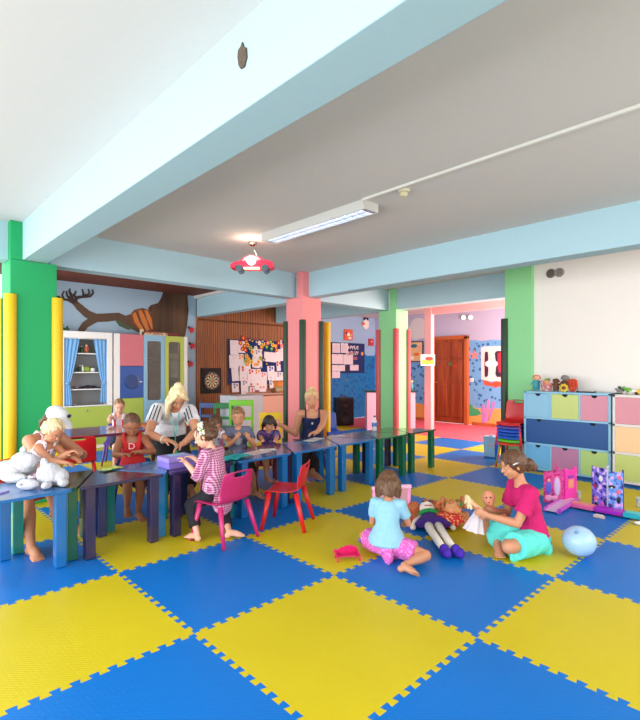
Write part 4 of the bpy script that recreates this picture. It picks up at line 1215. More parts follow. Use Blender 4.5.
nsh = [(332.5, 343, 340, 353, 'upper left ruled sheet on the dark blue notice board'), (340.8, 343, 348, 353, 'upper right ruled sheet on the dark blue notice board, beside the letters'),
       (332, 354, 343, 364, 'big pale sheet in the middle left of the notice board'), (343.3, 354.5, 353, 364.5, 'pale sheet in the middle of the notice board with a tiny brown mark'),
       (332, 365, 345, 371, 'wide low sheet in the lower left of the notice board'), (350, 364.8, 358.5, 370.5, 'small sheet at the lower right of the notice board'), (332, 371.3, 340, 378, 'sheet hanging below the lower left corner of the notice board')]
for k, (xa, ya, xb, yb, lab) in enumerate(nsh):
    p0 = at_y(xa, ya, YW - 0.03); p1 = at_y(xb, yb, YW - 0.03)
    t2 = thing('notice_sheet', lab, 'paper', ((p0.x + p1.x) / 2, YW - 0.029 - 0.0006 * k, p1.z), 0, 'sheets pinned to the notice board')
    b = MB(); b.box(-(p1.x - p0.x) / 2, (p1.x - p0.x) / 2, 0, 0.0015, 0, p0.z - p1.z); b.build('paper', M_sheet, t2)
    b = MB(); b.ball((0, -0.001, p0.z - p1.z - 0.02), (0.012, 0.008, 0.012)); b.build('pin', M_blk, t2)
    if 'ruled' in lab:
        for q in range(7):
            b = MB(); b.box(-(p1.x - p0.x) * 0.4, (p1.x - p0.x) * 0.4, -0.0008, 0, (0.1 + q * 0.11) * (p0.z - p1.z), (0.1 + q * 0.11) * (p0.z - p1.z) + 0.006); b.build('printed_line', mat('print_grey', (160, 140, 150), 0.8), t2)
p = at_y(346.5, 369)
t = thing('hanging_key', 'dark key holder with a thin cord hanging from the notice board', 'key holder', (p.x, YW - 0.04, p.z))
b = MB(); b.box(-0.04, 0.04, -0.01, 0.01, -0.05, 0.06); b.build('holder', mat('dark_brown_leather', (50, 34, 34), 0.7), t, bevel=0.004)
b = MB(); b.tube([(0, 0, -0.05), (0.01, 0, -0.15), (-0.005, 0, -0.26)], 0.006, n=6); b.build('cord', M_blk, t)
b = MB(); b.ball((-0.005, 0, -0.29), (0.018, 0.01, 0.03)); b.build('key', mat('brass', (190, 150, 80), 0.3, 0.9), t, smooth=True)
def picture(px0, py0, px1, py1, y, label, m, border, axis='y', bw=0.012, cat='picture', blobs=()):
    f = (lambda a, b_: ony(a, b_, y)) if axis == 'y' else (lambda a, b_: onx(a, b_, y))
    p0, p1 = f(px0, py0), f(px1, py1)
    if axis == 'y':
        w_ = p1.x - p0.x; t = thing('picture', label, cat, ((p0.x + p1.x) / 2, y, p1.z), 0)
    else:
        w_ = abs(p1.y - p0.y); t = thing('picture', label, cat, (y, (p0.y + p1.y) / 2, p1.z), R(-90))
    h_ = p0.z - p1.z
    b = MB(); b.box(-w_ / 2, w_ / 2, -0.008, 0.004, 0, h_); b.build('frame', border, t, bevel=0.002)
    b = MB(); b.box(-w_ / 2 + bw, w_ / 2 - bw, -0.011, -0.008, bw, h_ - bw); pm = b.build('print', m, t)
    for (u, v, ru, rv, mm) in blobs:
        b = MB(); b.ball((u * w_ / 2, -0.012, h_ / 2 + v * h_ / 2), (ru * w_ / 2, 0.004, rv * h_ / 2)); b.build('printed_shape', mm, pm, smooth=True)
    return t
M_o1 = mat('poster_orange', (218, 96, 50), 0.6); M_o2 = mat('poster_white', (240, 230, 220), 0.6)
picture(344, 329, 352.5, 340.5, YW - 0.02, 'orange poster with a white figure above the notice board', M_o1, mat('poster_red_edge', (186, 70, 44), 0.6), blobs=((0.0, 0.05, 0.35, 0.35, M_o2), (-0.5, 0.3, 0.22, 0.2, MATS['craft_paper_navy']), (0.3, -0.6, 0.4, 0.2, M_o2), (0.6, -0.1, 0.2, 0.2, T_ye)))
picture(368.5, 338.5, 373.5, 346, YW - 0.02, 'small red plaque right of the notice board', mat('plaque_red', (180, 40, 50), 0.6), mat('plaque_edge', (200, 70, 70), 0.6), blobs=((0.1, 0.2, 0.35, 0.35, mat('plaque_pink', (230, 150, 150), 0.6)),))
# white round duck face
p = at_y(366, 324)
t = thing('duck_plaque', 'white round bird plaque with orange beak and dark tuft on the upper wall', 'decoration', (p.x, YW - 0.02, p.z))
b = MB(); b.ball((0, 0, 0), (0.14, 0.02, 0.15)); b.build('head', T_wh, t, smooth=True)
b = MB(); b.ball((-0.12, -0.012, 0.0), (0.065, 0.02, 0.045)); b.build('beak', T_or, t, smooth=True)
for x, z in ((-0.08, 0.14), (-0.01, 0.17), (0.06, 0.14)):
    b = MB(); b.ball((x, -0.01, z), (0.04, 0.014, 0.045)); b.build('tuft', MATS['craft_paper_navy'], t, smooth=True)
# cloud, picture and switch on the far wall, left of the door
XF = 10.6
t = thing('painted_cloud', 'painted white cloud on the upper far wall left of the slim pink pillar', 'mural', (XF, onx(417, 369, XF).y, 0))
m_cl = mat('painted_cloud_white', (206, 206, 210), 0.8, vary=0.04)
b = MB()
for kc, (px, py, r) in enumerate(((414, 330, 0.20), (418, 325, 0.24), (421, 331, 0.24), (416, 334, 0.2), (423, 326, 0.16), (424, 334, 0.14))):
    q = onx(px, py, XF); b.prism([(q.y + r * math.cos(2 * PI * i / 18), q.z + r * 0.8 * math.sin(2 * PI * i / 18)) for i in range(18)], XF - 0.006 - kc * 0.001, XF - 0.001, 'x')
o = b.build('cloud_puffs', m_cl); child_world(o, t)
picture(409.5, 341.5, 423.2, 362, XF - 0.02, 'framed children\'s map picture on the far wall beside the red foam guard', mat('map_print', (222, 184, 130), 0.6, vary=0.2, scale=9), mat('dark_frame', (50, 56, 84), 0.5), 'x', 0.03,
        blobs=((-0.3, 0.55, 0.5, 0.18, mat('map_teal', (40, 120, 140), 0.6)), (0.1, -0.25, 0.4, 0.16, T_or), (-0.6, -0.6, 0.25, 0.2, M_o2), (0.5, 0.4, 0.2, 0.2, mat('plaque_pink', (230, 150, 150), 0.6))))
# sign on the slim pillar
q0 = atz(427.8, 360, 10.42)
t = thing('paper_sign', 'white paper with a red and yellow picture taped to the slim pink pillar', 'sign', (q0.x, q0.y, q0.z), YAW - R(90))
b = MB(); b.box(-0.155, 0.155, -0.002, 0.0, -0.12, 0.12); b.build('paper', W_white, t)
b = MB(); b.box(-0.125, 0.125, -0.004, -0.002, -0.09, 0.0); b.build('yellow_print', T_ye, t)
b = MB(); b.ball((0.03, -0.004, 0.03), (0.09, 0.002, 0.045)); b.build('red_print', mat('poster_red', (216, 60, 40), 0.6), t, smooth=True)
# painted far wall: starfish, window with curtains, coral, weed, lamp dots
def far_poly(name, pts, m, off, root):
    P = [onx(x, y, XF) for x, y in pts]
    b = MB(); b.prism([(p.y, p.z) for p in P], XF - off - 0.003, XF - off, 'x'); o = b.build(name, m); return child_world(o, root)
t = thing('painted_starfish', 'painted pink starfish on the sea wall beside the door', 'mural', (XF, onx(474.5, 369, XF).y, 0))
star = [(474.5 + (5.2 if i % 2 == 0 else 2.2) * math.sin(2 * PI * i / 10), 355 - (5.6 if i % 2 == 0 else 2.4) * math.cos(2 * PI * i / 10)) for i in range(10)]
far_poly('star_body', star, mat('painted_salmon', (226, 130, 130), 0.7), 0.003, t)
t = thing('painted_window', 'painted white window with dark panes and a bow on the sea wall', 'mural', (XF, onx(493, 369, XF).y, 0))
far_poly('window_board', [(481, 348), (484, 346.5), (503, 346), (503, 382), (486, 381), (481.5, 379)], mat('painted_window_cream', (236, 214, 214), 0.7), 0.003, t)
mdp = mat('painted_dark_pane', (52, 34, 54), 0.7)
far_poly('left_pane', [(485, 353), (486, 351.5), (488, 352), (488.6, 358), (488, 364), (488.6, 370), (488, 376), (486, 377.5), (484.8, 376), (484.6, 365)], mdp, 0.007, t)
far_poly('right_pane', [(495, 353), (497, 351), (503, 351), (503, 377), (497, 377), (495.5, 374), (496.5, 365), (495.5, 358)], mdp, 0.007, t)
b = MB()
for px in (488.8, 494.5):
    q = onx(px, 363.8, XF); b.prism([(q.y + 0.085 * math.cos(2 * PI * i / 18), q.z + 0.07 * math.sin(2 * PI * i / 18)) for i in range(18)], XF - 0.014 - 0.001 * (px > 490), XF - 0.010, 'x')
o = b.build('bow', mat('painted_bow_white', (240, 228, 232), 0.7)); child_world(o, t)
far_poly('red_curtain', [(498, 353), (503, 352), (503, 374), (499, 372), (498, 364)], mat('painted_crimson', (176, 40, 70), 0.7), 0.011, t)
t = thing('painted_coral', 'painted red coral under the painted window on the sea wall', 'mural', (XF, onx(494, 369, XF).y, 0))
far_poly('coral_body', [(483, 380), (488, 381), (492, 383), (496, 381), (503, 382), (503, 387), (499, 386), (496, 388), (492, 386), (488, 386), (485, 385)], mat('painted_coral_red', (226, 80, 56), 0.7, vary=0.2, scale=20), 0.008, t)
t = thing('painted_seaweed', 'painted purple tube coral low on the sea wall', 'mural', (XF, onx(489, 369, XF).y, 0))
mpu = mat('painted_lilac', (176, 120, 196), 0.7)
far_poly('tube', [(482, 405), (484.5, 404), (485.5, 420), (484, 424), (482, 422)], mpu, 0.006, t)
far_poly('tube', [(487.5, 400), (490, 399), (488.5, 415), (486.5, 424), (485, 423)], mat('painted_pink_lilac', (206, 130, 190), 0.7), 0.007, t)
far_poly('tube', [(492.5, 402), (496, 401.5), (492, 414), (489.5, 421), (488.5, 419)], mpu, 0.008, t)
t = thing('painted_seaweed', 'painted green seaweed low on the wall just right of the door', 'mural', (XF, onx(473, 369, XF).y, 0))
far_poly('weed', [(468, 405), (471, 404), (474, 408), (478, 409), (482, 414), (476, 416), (468, 416)], mat('painted_weed_green', (64, 160, 110), 0.7, vary=0.2, scale=14), 0.004, t)
p = onx(472, 380, XF)
t = thing('light_switch', 'small white light switch on the sea wall right of the door', 'switch', (XF, p.y, p.z))
b = MB(); b.box(-0.012, 0, -0.045, 0.045, -0.045, 0.045); b.build('plate', W_white, t, bevel=0.004)
b = MB(); b.box(-0.018, -0.012, -0.02, 0.02, -0.03, 0.03); b.build('rocker', W_white, t, bevel=0.002)
# small sticker on the door
p = onx(452, 364, 10.54)
t = thing('door_sticker', 'small green and red sticker on the wooden door', 'sticker', (10.533, p.y, p.z))
b = MB(); b.prism([(0.05 * math.cos(2 * PI * i / 12) + 0.05, 0.04 * math.sin(2 * PI * i / 12)) for i in range(12)], -0.002, 0.001, 'x'); b.build('green_leaf', mat('sticker_green', (60, 120, 60), 0.6), t)
b = MB(); b.prism([(0.06 * math.cos(2 * PI * i / 12) - 0.08, 0.035 * math.sin(2 * PI * i / 12) - 0.05) for i in range(12)], -0.002, 0.001, 'x'); b.build('red_dot', mat('sticker_red', (170, 50, 40), 0.6), t)
# twin spot lamp on the ceiling of the far room
for px, lab in ((463.5, 'left small warm spot lamp high on the far wall'), (470.5, 'right small warm spot lamp high on the far wall')):
    p = onx(px, 317.5, XF - 0.06); t = thing('spot_lamp', lab, 'lamp', (XF - 0.02, p.y, p.z), 0, 'twin spot lamps')
    b = MB(); b.lathe([(0.001, 0), (0.05, 0), (0.06, 0.03), (0.055, 0.05), (0.001, 0.05)], n=16, M=frame_z(V((-1, 0, 0)))); b.build('lamp_housing', W_white, t, smooth=False)
    b = MB(); b.ball((-0.055, 0, 0), (0.02, 0.045, 0.045)); b.build('bulb', mat('warm_bulb', (255, 226, 190), 0.4, emit=2.5, vary=0), t, smooth=True)

# ------------------------------------------------------------------ speaker, counter behind the pale green column
p = atz(342.5, 424, 11.4); p.z = 0
t = thing('loudspeaker', 'black loudspeaker on the floor before the blue sea wall', 'loudspeaker', (8.95, 8.35, 0), R(-8))
q = atz(342.5, 369, 11.5); t.location = (q.x, q.y, 0)
t.rotation_euler = (0, 0, R(-20))
b = MB(); b.prism([(-0.23, -0.16), (0.23, -0.16), (0.16, 0.18), (-0.16, 0.18)], 0.005, 0.66); b.build('cabinet_body', mat('black_speaker', (26, 24, 28), 0.5), t, bevel=0.02)
for z, r, nm in ((0.20, 0.15, 'woofer'), (0.50, 0.08, 'tweeter')):
    b = MB(); b.lathe([(r, 0), (r * 0.95, 0.012), (r * 0.8, -0.0), (r * 0.3, -0.02), (0.001, -0.01)], (0, -0.162, z), 24, M=frame_z(V((0, -1, 0)))); b.build(nm, mat('speaker_cone', (52, 46, 52), 0.6), t, smooth=True)
b = MB(); b.tube([(-0.07, 0, 0.66), (-0.07, 0, 0.70), (0.07, 0, 0.70), (0.07, 0, 0.66)], 0.012, n=8); b.build('handle', M_blk, t, smooth=True)
qa, qb = atz(366, 369, 10.6), atz(413.5, 369, 10.6)
t = thing('pink_counter', 'pink counter desk with a dark green top standing behind the pale green column', 'counter', ((qa.x + qb.x) / 2, (qa.y + qb.y) / 2, 0), YAW - R(90))
L = (qb - qa).length / 2
b = MB(); b.box(-L, L, -0.2, 0.2, 0, 0.83); b.build('counter_body', mat('counter_pink', (240, 176, 200), 0.5), t, bevel=0.01)
b = MB(); b.box(-L - 0.05, L + 0.02, -0.23, 0.23, 0.832, 0.866); b.build('countertop', mat('dark_green_top', (24, 60, 52), 0.3), t, bevel=0.005)
q = atz(411.5, 369, 10.55)
toy_figure('toy_doll', 'tiny pink and teal figurine on the pink counter beside the red foam guard', (q.x, q.y, 0.867), 0.24, T_teal, T_skin, R(225), 'doll', T_br)

# ------------------------------------------------------------------ ceiling lamp, conduit, detector, car pendant
t = thing('ceiling_lamp', 'long louvred fluorescent lamp fixed to the ceiling', 'lamp', (3.17, 3.42, CEIL), 0)
hl = 0.71
b = MB(); b.prism([(-0.105, 0), (0.105, 0), (0.085, -0.075), (0.075, -0.078), (0.075, -0.02), (-0.075, -0.02), (-0.075, -0.078), (-0.085, -0.075)], -hl, hl, 'y'); b.box(-0.095, 0.095, -hl - 0.008, -hl, -0.075, 0); b.box(-0.095, 0.095, hl, hl + 0.008, -0.075, 0)
b.build('housing', mat('lamp_housing', (206, 204, 200), 0.5, vary=0.01), t)
m_ref = mat('bright_reflector', (224, 230, 238), 0.12, 0.9, vary=0)
lv = MB()
for k in range(15):
    y = -hl + 0.04 + k * (2 * hl - 0.08) / 14
    lv.box(-0.073, 0.073, y - 0.004, y + 0.004, -0.074, -0.045)
lv.box(-0.006, 0.006, -hl, hl, -0.076, -0.04)
lv.box(-0.0745, -0.069, -hl, hl, -0.076, -0.03); lv.box(0.069, 0.0745, -hl, hl, -0.076, -0.03)
lo = lv.build('louvre', m_ref, t)
for sx in (-1, 1):
    b = MB(); b.cone((sx * 0.037, -hl + 0.03, -0.037), (sx * 0.037, hl - 0.03, -0.037), 0.013, n=12); b.build('tube_lamp', mat('lit_tube', (236, 240, 255), 0.4, emit=1.6, vary=0), t, smooth=True)
b = MB(); b.box(3.045, 3.07, -3.1, 2.70, CEIL - 0.02, CEIL - 0.0); o = b.build('cable_conduit', mat('conduit_white', (226, 222, 216), 0.5, vary=0.01), None, bevel=0.003); tag(o, 'white cable conduit running along the ceiling to the fluorescent lamp', 'conduit')
p = fl(404, 190, CEIL)
t = thing('smoke_detector', 'small cream smoke detector on the ceiling beside the conduit', 'smoke detector', (p.x, p.y, CEIL))
b = MB(); b.lathe([(0.001, 0), (0.045, 0), (0.045, -0.018), (0.001, -0.018)], n=20); b.build('base', mat('cream_plastic', (220, 212, 190), 0.5), t)
b = MB(); b.lathe([(0.03, -0.018), (0.034, -0.03), (0.028, -0.05), (0.001, -0.055)], n=20); b.build('sensor_head', mat('cream_plastic2', (206, 198, 160), 0.5), t, smooth=True)
# car-shaped pendant lamp
cx0 = fl(252.5, 242, CEIL)
t = thing('pendant_lamp', 'pink-red car-shaped hanging lamp with a lit bulb below the ceiling', 'lamp', (cx0.x, cx0.y, CEIL), YAW - R(90))
b = MB(); b.lathe([(0.001, 0), (0.05, 0), (0.045, -0.03), (0.02, -0.05), (0.001, -0.052)], n=18); b.build('ceiling_rose', mat('chrome', (190, 180, 170), 0.15, 1.0), t, smooth=True)
ZB = -0.33
car = [(-0.235, 0.035), (-0.235, 0.06), (-0.20, 0.085), (-0.13, 0.10), (-0.085, 0.14), (-0.02, 0.165), (0.07, 0.155), (0.13, 0.115), (0.21, 0.10), (0.24, 0.08), (0.245, 0.035), (0.20, 0.02)]
wheelarc = lambda c: [(c + 0.045 * math.cos(a), 0.02 + 0.04 * math.sin(a)) for a in [PI * i / 6 for i in range(7)]]
outline = car + wheelarc(0.15) + wheelarc(-0.14) + [(-0.21, 0.02)]
M_car = mat('translucent_red_car', (222, 54, 84), 0.3, vary=0.05, scale=10)
cb = MB()
cb.prism([(x, z + ZB) for x, z in outline], -0.085, -0.077, 'y'); cb.prism([(x, z + ZB) for x, z in outline], 0.077, 0.085, 'y')
top = [(x, z + ZB) for x, z in car]
for (xa, za), (xb, zb) in zip(top[:-1], top[1:]):
    cb.prism([(xa, za), (xb, zb), (xb, zb - 0.006), (xa, za - 0.006)], -0.078, 0.078, 'y')
body = cb.build('car_body', M_car, t)
b = MB(); b.prism([(x, z + ZB) for x, z in [(-0.11, 0.10), (-0.075, 0.138), (-0.02, 0.152), (0.015, 0.152), (0.015, 0.10)]], -0.087, -0.085, 'y'); b.prism([(x, z + ZB) for x, z in [(0.03, 0.10), (0.03, 0.15), (0.065, 0.145), (0.11, 0.11)]], -0.087, -0.085, 'y'); b.build('car_window', mat('pale_rose_window', (236, 150, 160), 0.3), body)
for x in (-0.14, 0.15):
    for y in (-0.075, 0.075):
        b = MB(); b.lathe([(0.001, -0.012), (0.02, -0.014), (0.038, -0.012), (0.04, 0.012), (0.001, 0.012)], (x, y, ZB + 0.022), 18, M=frame_z(V((0, 1, 0)))); b.build('wheel', mat('teal_grey_wheel', (70, 90, 104), 0.4), t, smooth=False)
b = MB(); b.ball((0.0, -0.10, ZB + 0.10), (0.05, 0.045, 0.05)); b.build('bulb', mat('glowing_bulb', (255, 236, 214), 0.3, emit=9.0, vary=0), t, smooth=True)
b = MB(); b.box(-0.09, 0.09, -0.088, -0.02, ZB + 0.012, ZB + 0.03); b.build('lamp_tray', mat('glowing_peach', (255, 200, 160), 0.4, emit=1.6, vary=0), t, bevel=0.004)
b = MB()
for x in (-0.06, 0.06): b.cone((0, 0, -0.045), (x, 0, ZB + 0.15), 0.0016, n=6)
b.build('hanging_wire', mat('chrome', (190, 180, 170), 0.15, 1.0), t)
pl = bpy.data.lights.new('bulb_light', 'POINT'); pl.energy = 2.5; pl.color = (1, 0.75, 0.55); pl.shadow_soft_size = 0.05
po = bpy.data.objects.new('bulb_light', pl); C.objects.link(po); po.location = V((cx0.x, cx0.y, CEIL + ZB + 0.19)) - FW * 0.17 + V((0, 0, 0.04))

m_rl = mat('red_letters', (150, 24, 26), 0.5)
blurred_word(7, .06, .056, m_rl, SIGN, (-.005, -.001, .014), 6)
blurred_word(5, .05, .052, m_rl, SIGN, (.42, -.001, .012), 7)
# ------------------------------------------------------------------ people
ADULT = dict(head=.132, neck=.048, torso=.295, shw=.097, hipw=.052, ua=.172, fa=.142, hand=.100, th=.245, sh=.235, foot=.145, wt=1.0)
CHILD = dict(head=.172, neck=.034, torso=.295, shw=.086, hipw=.046, ua=.155, fa=.128, hand=.092, th=.215, sh=.21, foot=.145, wt=0.98)
TEEN = dict(head=.150, neck=.042, torso=.290, shw=.089, hipw=.048, ua=.165, fa=.138, hand=.096, th=.235, sh=.225, foot=.148, wt=0.9)

def ik(a, t, l1, l2, pole):
    d = t - a; L = d.length
    if L > (l1 + l2) * 0.995:
        d *= (l1 + l2) * 0.995 / L; L = d.length; t = a + d
    if L < abs(l1 - l2) + 0.02:
        L = abs(l1 - l2) + 0.02; d = d.normalized() * L; t = a + d
    x = (l1 * l1 - l2 * l2 + L * L) / (2 * L)
    h = math.sqrt(max(l1 * l1 - x * x, 0))
    dn = d.normalized()
    p = V(pole) - dn * V(pole).dot(dn)
    if p.length < 1e-5: p = dn.orthogonal()
    p.normalize()
    return a + dn * x + p * h, t

def rotv(v, axis, deg):
    return Matrix.Rotation(R(deg), 3, axis) @ v

M_skins = {
 'fair': mat('skin_fair', (228, 172, 146), 0.5, vary=0.04, scale=12, sss=0.08),
 'tan': mat('skin_tan', (200, 138, 104), 0.5, vary=0.04, scale=12, sss=0.08),
 'brown': mat('skin_brown', (158, 98, 68), 0.5, vary=0.04, scale=12, sss=0.05),
}
def hair_mat(name, c1, c2):
    if name in MATS: return MATS[name]
    m = bpy.data.materials.new(name); m.use_nodes = True; nt = m.node_tree; b = nt.nodes['Principled BSDF']
    b.inputs['Roughness'].default_value = 0.5
    tc = nt.nodes.new('ShaderNodeTexCoord'); mp = nt.nodes.new('ShaderNodeMapping'); mp.inputs['Scale'].default_value = (90, 90, 14)
    nz = nt.nodes.new('ShaderNodeTexNoise'); nz.inputs['Scale'].default_value = 1; nz.inputs['Detail'].default_value = 4
    nt.links.new(tc.outputs['Object'], mp.inputs['Vector']); nt.links.new(mp.outputs['Vector'], nz.inputs['Vector'])
    rp = ramp(nt, [(0.3, col(*c1)), (0.7, col(*c2))]); nt.links.new(nz.outputs['Fac'], rp.inputs[0]); nt.links.new(rp.outputs[0], b.inputs['Base Color'])
    bp = nt.nodes.new('ShaderNodeBump'); bp.inputs['Strength'].default_value = 0.6; bp.inputs['Distance'].default_value = 0.006
    nt.links.new(nz.outputs['Fac'], bp.inputs['Height']); nt.links.new(bp.outputs['Normal'], b.inputs['Normal'])
    MATS[name] = m; return m
H_blonde = hair_mat('blonde_hair', (176, 136, 84), (236, 208, 150))
H_pale = hair_mat('pale_blonde_hair', (206, 176, 124), (246, 226, 182))
H_brown = hair_mat('brown_hair', (62, 38, 24), (116, 78, 52))
H_ltbr = hair_mat('light_brown_hair', (60, 38, 24), (122, 84, 54))
H_sand = hair_mat('sandy_hair', (100, 66, 42), (168, 126, 84))
H_dark = hair_mat('dark_hair', (26, 18, 18), (54, 38, 34))
M_eye = mat('eye_white', (206, 196, 190), 0.6, vary=0); M_iris = mat('dark_iris', (40, 30, 28), 0.15, vary=0)
M_lip = mat('lips', (190, 92, 88), 0.45, vary=0.02); M_brow = mat('eyebrow', (96, 66, 44), 0.8)

class Person: pass

def person(label, S, P, heading, lean=10, side=0, twist=0, head=(0, 0, 0), armL=None, armR=None, legL=None, legR=None,
           K=CHILD, skin='fair', curl=(35, 35), palm=(None, None), name='person', cat='person', voxel=0.005, group=None, neckfwd=0.35, handdir=(None, None)):
    p = Person(); p.S = S; p.K = K
    p.P = V(P); up = V((0, 0, 1))
    f = V((math.cos(R(heading)), math.sin(R(heading)), 0)); l = V((-f.y, f.x, 0))
    p.f, p.l = f, l
    d = rotv(up, l, lean); d = rotv(d, f, -side)      # trunk direction
    L = K['torso'] * S
    p.M = p.P + (up * 0.45 + d * 0.55).normalized() * L * 0.5
    p.N = p.M + d * L * 0.5
    p.d = d
    ll = rotv(l, d, twist); ff = ll.cross(d).normalized(); ll = d.cross(ff).normalized()
    p.cf, p.cl = ff, ll
    root = thing(name, label, cat, (p.P.x, p.P.y, 0), 0, group)
    p.root = root; O = V(root.location); p.O = O
    T = lambda v: V(v) - O
    p.T = T
    hh = K['head'] * S; p.hh = hh
    # head frame
    yaw, pitch, roll = head
    hz = (up * 0.6 + d * 0.4).normalized(); hx = (ff - hz * ff.dot(hz)).normalized(); hy = hz.cross(hx)
    q = Matrix.Rotation(R(yaw), 3, hz)
    hx, hy = q @ hx, q @ hy
    q = Matrix.Rotation(R(pitch), 3, hy); hx, hz = q @ hx, q @ hz
    q = Matrix.Rotation(R(roll), 3, hx); hy, hz = q @ hy, q @ hz
    HM = Matrix((hx, hy, hz)).transposed(); p.HM = HM
    neck_top = p.N + (d * (1 - neckfwd) + hz * neckfwd).normalized() * K['neck'] * S
    p.HC = neck_top + hz * hh * 0.42 + hx * hh * 0.08
    h = lambda x, y, z: T(p.HC + HM @ V((x, y, z)) * hh)
    p.h = h
    mb = MB()
    wt = K['wt'] * S
    # trunk
    prof = [(0.0, .070, .055), (0.06, .088, .066), (0.20, .088, .064), (0.45, .070, .054), (0.65, .076, .058), (0.82, .080, .056), (0.92, .066, .046), (1.0, .036, .034), (1.06, .028, .030)]
    p.prof = prof
    def spine(t):
        t2 = max(0, min(1.1, t))
        if t2 < 0.5:
            c = p.P.lerp(p.M, t2 * 2)
        else:
            c = p.M + (p.N - p.M) * ((t2 - 0.5) * 2)
        tt = min(1, max(0, t2))
        dd = (up * (1 - tt) + d * tt).normalized()
        yy = (l * (1 - tt) + ll * tt); yy = (yy - dd * yy.dot(dd)).normalized(); xx = yy.cross(dd)
        return c, xx, yy, dd
    p.spine = spine
    def trunk(m, t0, t1, inf, n=20, flare=0.0, wmul=1.0):
        rings = []
        ks = 14
        for i in range(ks + 1):
            t = t0 + (t1 - t0) * i / ks
            for a in range(len(prof) - 1):
                if prof[a][0] <= t <= prof[a + 1][0] or a == len(prof) - 2:
                    u = (t - prof[a][0]) / (prof[a + 1][0] - prof[a][0]); u = max(0, min(1, u))
                    w = prof[a][1] + (prof[a + 1][1] - prof[a][1]) * u; de = prof[a][2] + (prof[a + 1][2] - prof[a][2]) * u
                    break
            c, xx, yy, dd = spine(t)
            e = inf + flare * max(0, (0.45 - t))
            rings.append([T(c + xx * ((de * wt + e) * math.cos(2 * PI * k / n)) + yy * ((w * wt * wmul + e) * math.sin(2 * PI * k / n))) for k in range(n)])
        m.ring_loft(rings)
    p.trunk = trunk
    trunk(mb, 0.0, 1.06, 0.0)
    mb.ball(T(p.P + up * 0.005 * S), (.075 * wt, .085 * wt, .06 * wt), Matrix((f, l, up)).transposed())
    mb.cone(T(p.N - d * .03 * S), T(neck_top + hz * hh * 0.16), .034 * wt if K is not CHILD else .030 * wt, .030 * wt if K is not CHILD else .028 * wt, n=14)
    # head
    I = HM
    mb.ball(h(-.04, 0, .10), (.42 * hh, .355 * hh, .385 * hh), I, 20, 14)
    mb.ball(h(.08, 0, -.12), (.29 * hh, .285 * hh, .33 * hh), I, 18, 12)
    mb.ball(h(.20, 0, -.34), (.11 * hh, .13 * hh, .10 * hh), I)
    for s in (-1, 1):
        mb.ball(h(.19, s * .15, -.13), (.13 * hh, .11 * hh, .13 * hh), I)
        mb.ball(h(-.02, s * .345, -.03), (.065 * hh, .035 * hh, .10 * hh), I)
    mb.cone(h(.36, 0, .03), h(.415, 0, -.10), .028 * hh, .052 * hh, n=10, caps=True)
    mb.ball(h(.345, 0, -.235), (.05 * hh, .10 * hh, .045 * hh), I)
    # arms
    hs = K['hand'] * S; p.hs = hs
    fr = max(0.0058, 0.052 * hs)
    p.arms = []; p.hands = []
    for s, arm, cu, pn, hdv in ((1, armL, curl[0], palm[0], handdir[0]), (-1, armR, curl[1], palm[1], handdir[1])):
        sh = p.N - d * .030 * S + ll * s * K['shw'] * S
        if arm is None: arm = (sh - up * (K['ua'] + K['fa']) * S * 0.97 + f * 0.02, -f)
        tgt, pole = V(arm[0]), V(arm[1])
        el, wr = ik(sh, tgt, K['ua'] * S, K['fa'] * S, pole)
        p.arms.append((sh, el, wr))
        mb.cone(T(p.N - d * .022 * S), T(sh), .030 * wt, .034 * wt, n=14)
        mb.ball(T(sh), .034 * wt)
        mb.tube([T(sh), T(sh.lerp(el, .4)), T(el)], [.033 * wt, .029 * wt, .024 * wt], n=14)
        mb.ball(T(el), .0245 * wt)
        mb.tube([T(el), T(el.lerp(wr, .3)), T(wr)], [.0245 * wt, .025 * wt, .0165 * wt], n=14)
        fd = (wr - el).normalized()
        if hdv is not None: fd = (fd * 0.4 + V(hdv).normalized()).normalized()
        pnv = V(pn) if pn is not None else -up
        pnv = (pnv - fd * pnv.dot(fd)); pnv = pnv.normalized() if pnv.length > 1e-4 else fd.orthogonal()
        sd = fd.cross(pnv) * s       # towards the thumb
        pm = Matrix((fd, sd, pnv)).transposed()
        mb.cone(T(wr), T(wr + fd * hs * .2), .0165 * wt, .017 * wt, n=12)
        mb.ball(T(wr + fd * hs * .28), (hs * .27, hs * .215, hs * .105), pm)
        for i, (off, ln) in enumerate(((.155, .42), (.055, .47), (-.05, .44), (-.15, .36))):
            a = wr + fd * hs * .44 + sd * hs * off
            ang = cu * 0.55; pts = [wr + fd * hs * .3 + sd * hs * off * .8, a]
            dd = fd + sd * off * .6
            for k2 in range(3):
                q = Matrix.Rotation(R(ang + k2 * cu * .75), 3, sd * (-1) * 1.0) if False else None
                th = R(ang + k2 * cu * 0.75)
                dirv = (dd * math.cos(th) + pnv * math.sin(th)).normalized()
                a = a + dirv * hs * ln * (.42, .33, .25)[k2]; pts.append(a)
            mb.tube([T(x) for x in pts], [fr * 1.1, fr * 1.1, fr * 1.0, fr * .92, fr * .8], n=8)
        tb = wr + fd * hs * .12 + sd * hs * .12
        t1 = tb + (fd * .6 + sd * .75 + pnv * .2).normalized() * hs * .24
        t2 = t1 + (fd * .85 + sd * .2 + pnv * (.3 + cu / 80)).normalized() * hs * .22
        mb.tube([T(tb), T(t1), T(t2)], [fr * 1.5, fr * 1.2, fr * .95], n=8)
        p.hands.append((wr, fd, sd, pnv, wr + fd * hs * .5 + pnv * hs * .15))
    # legs
    p.legs = []
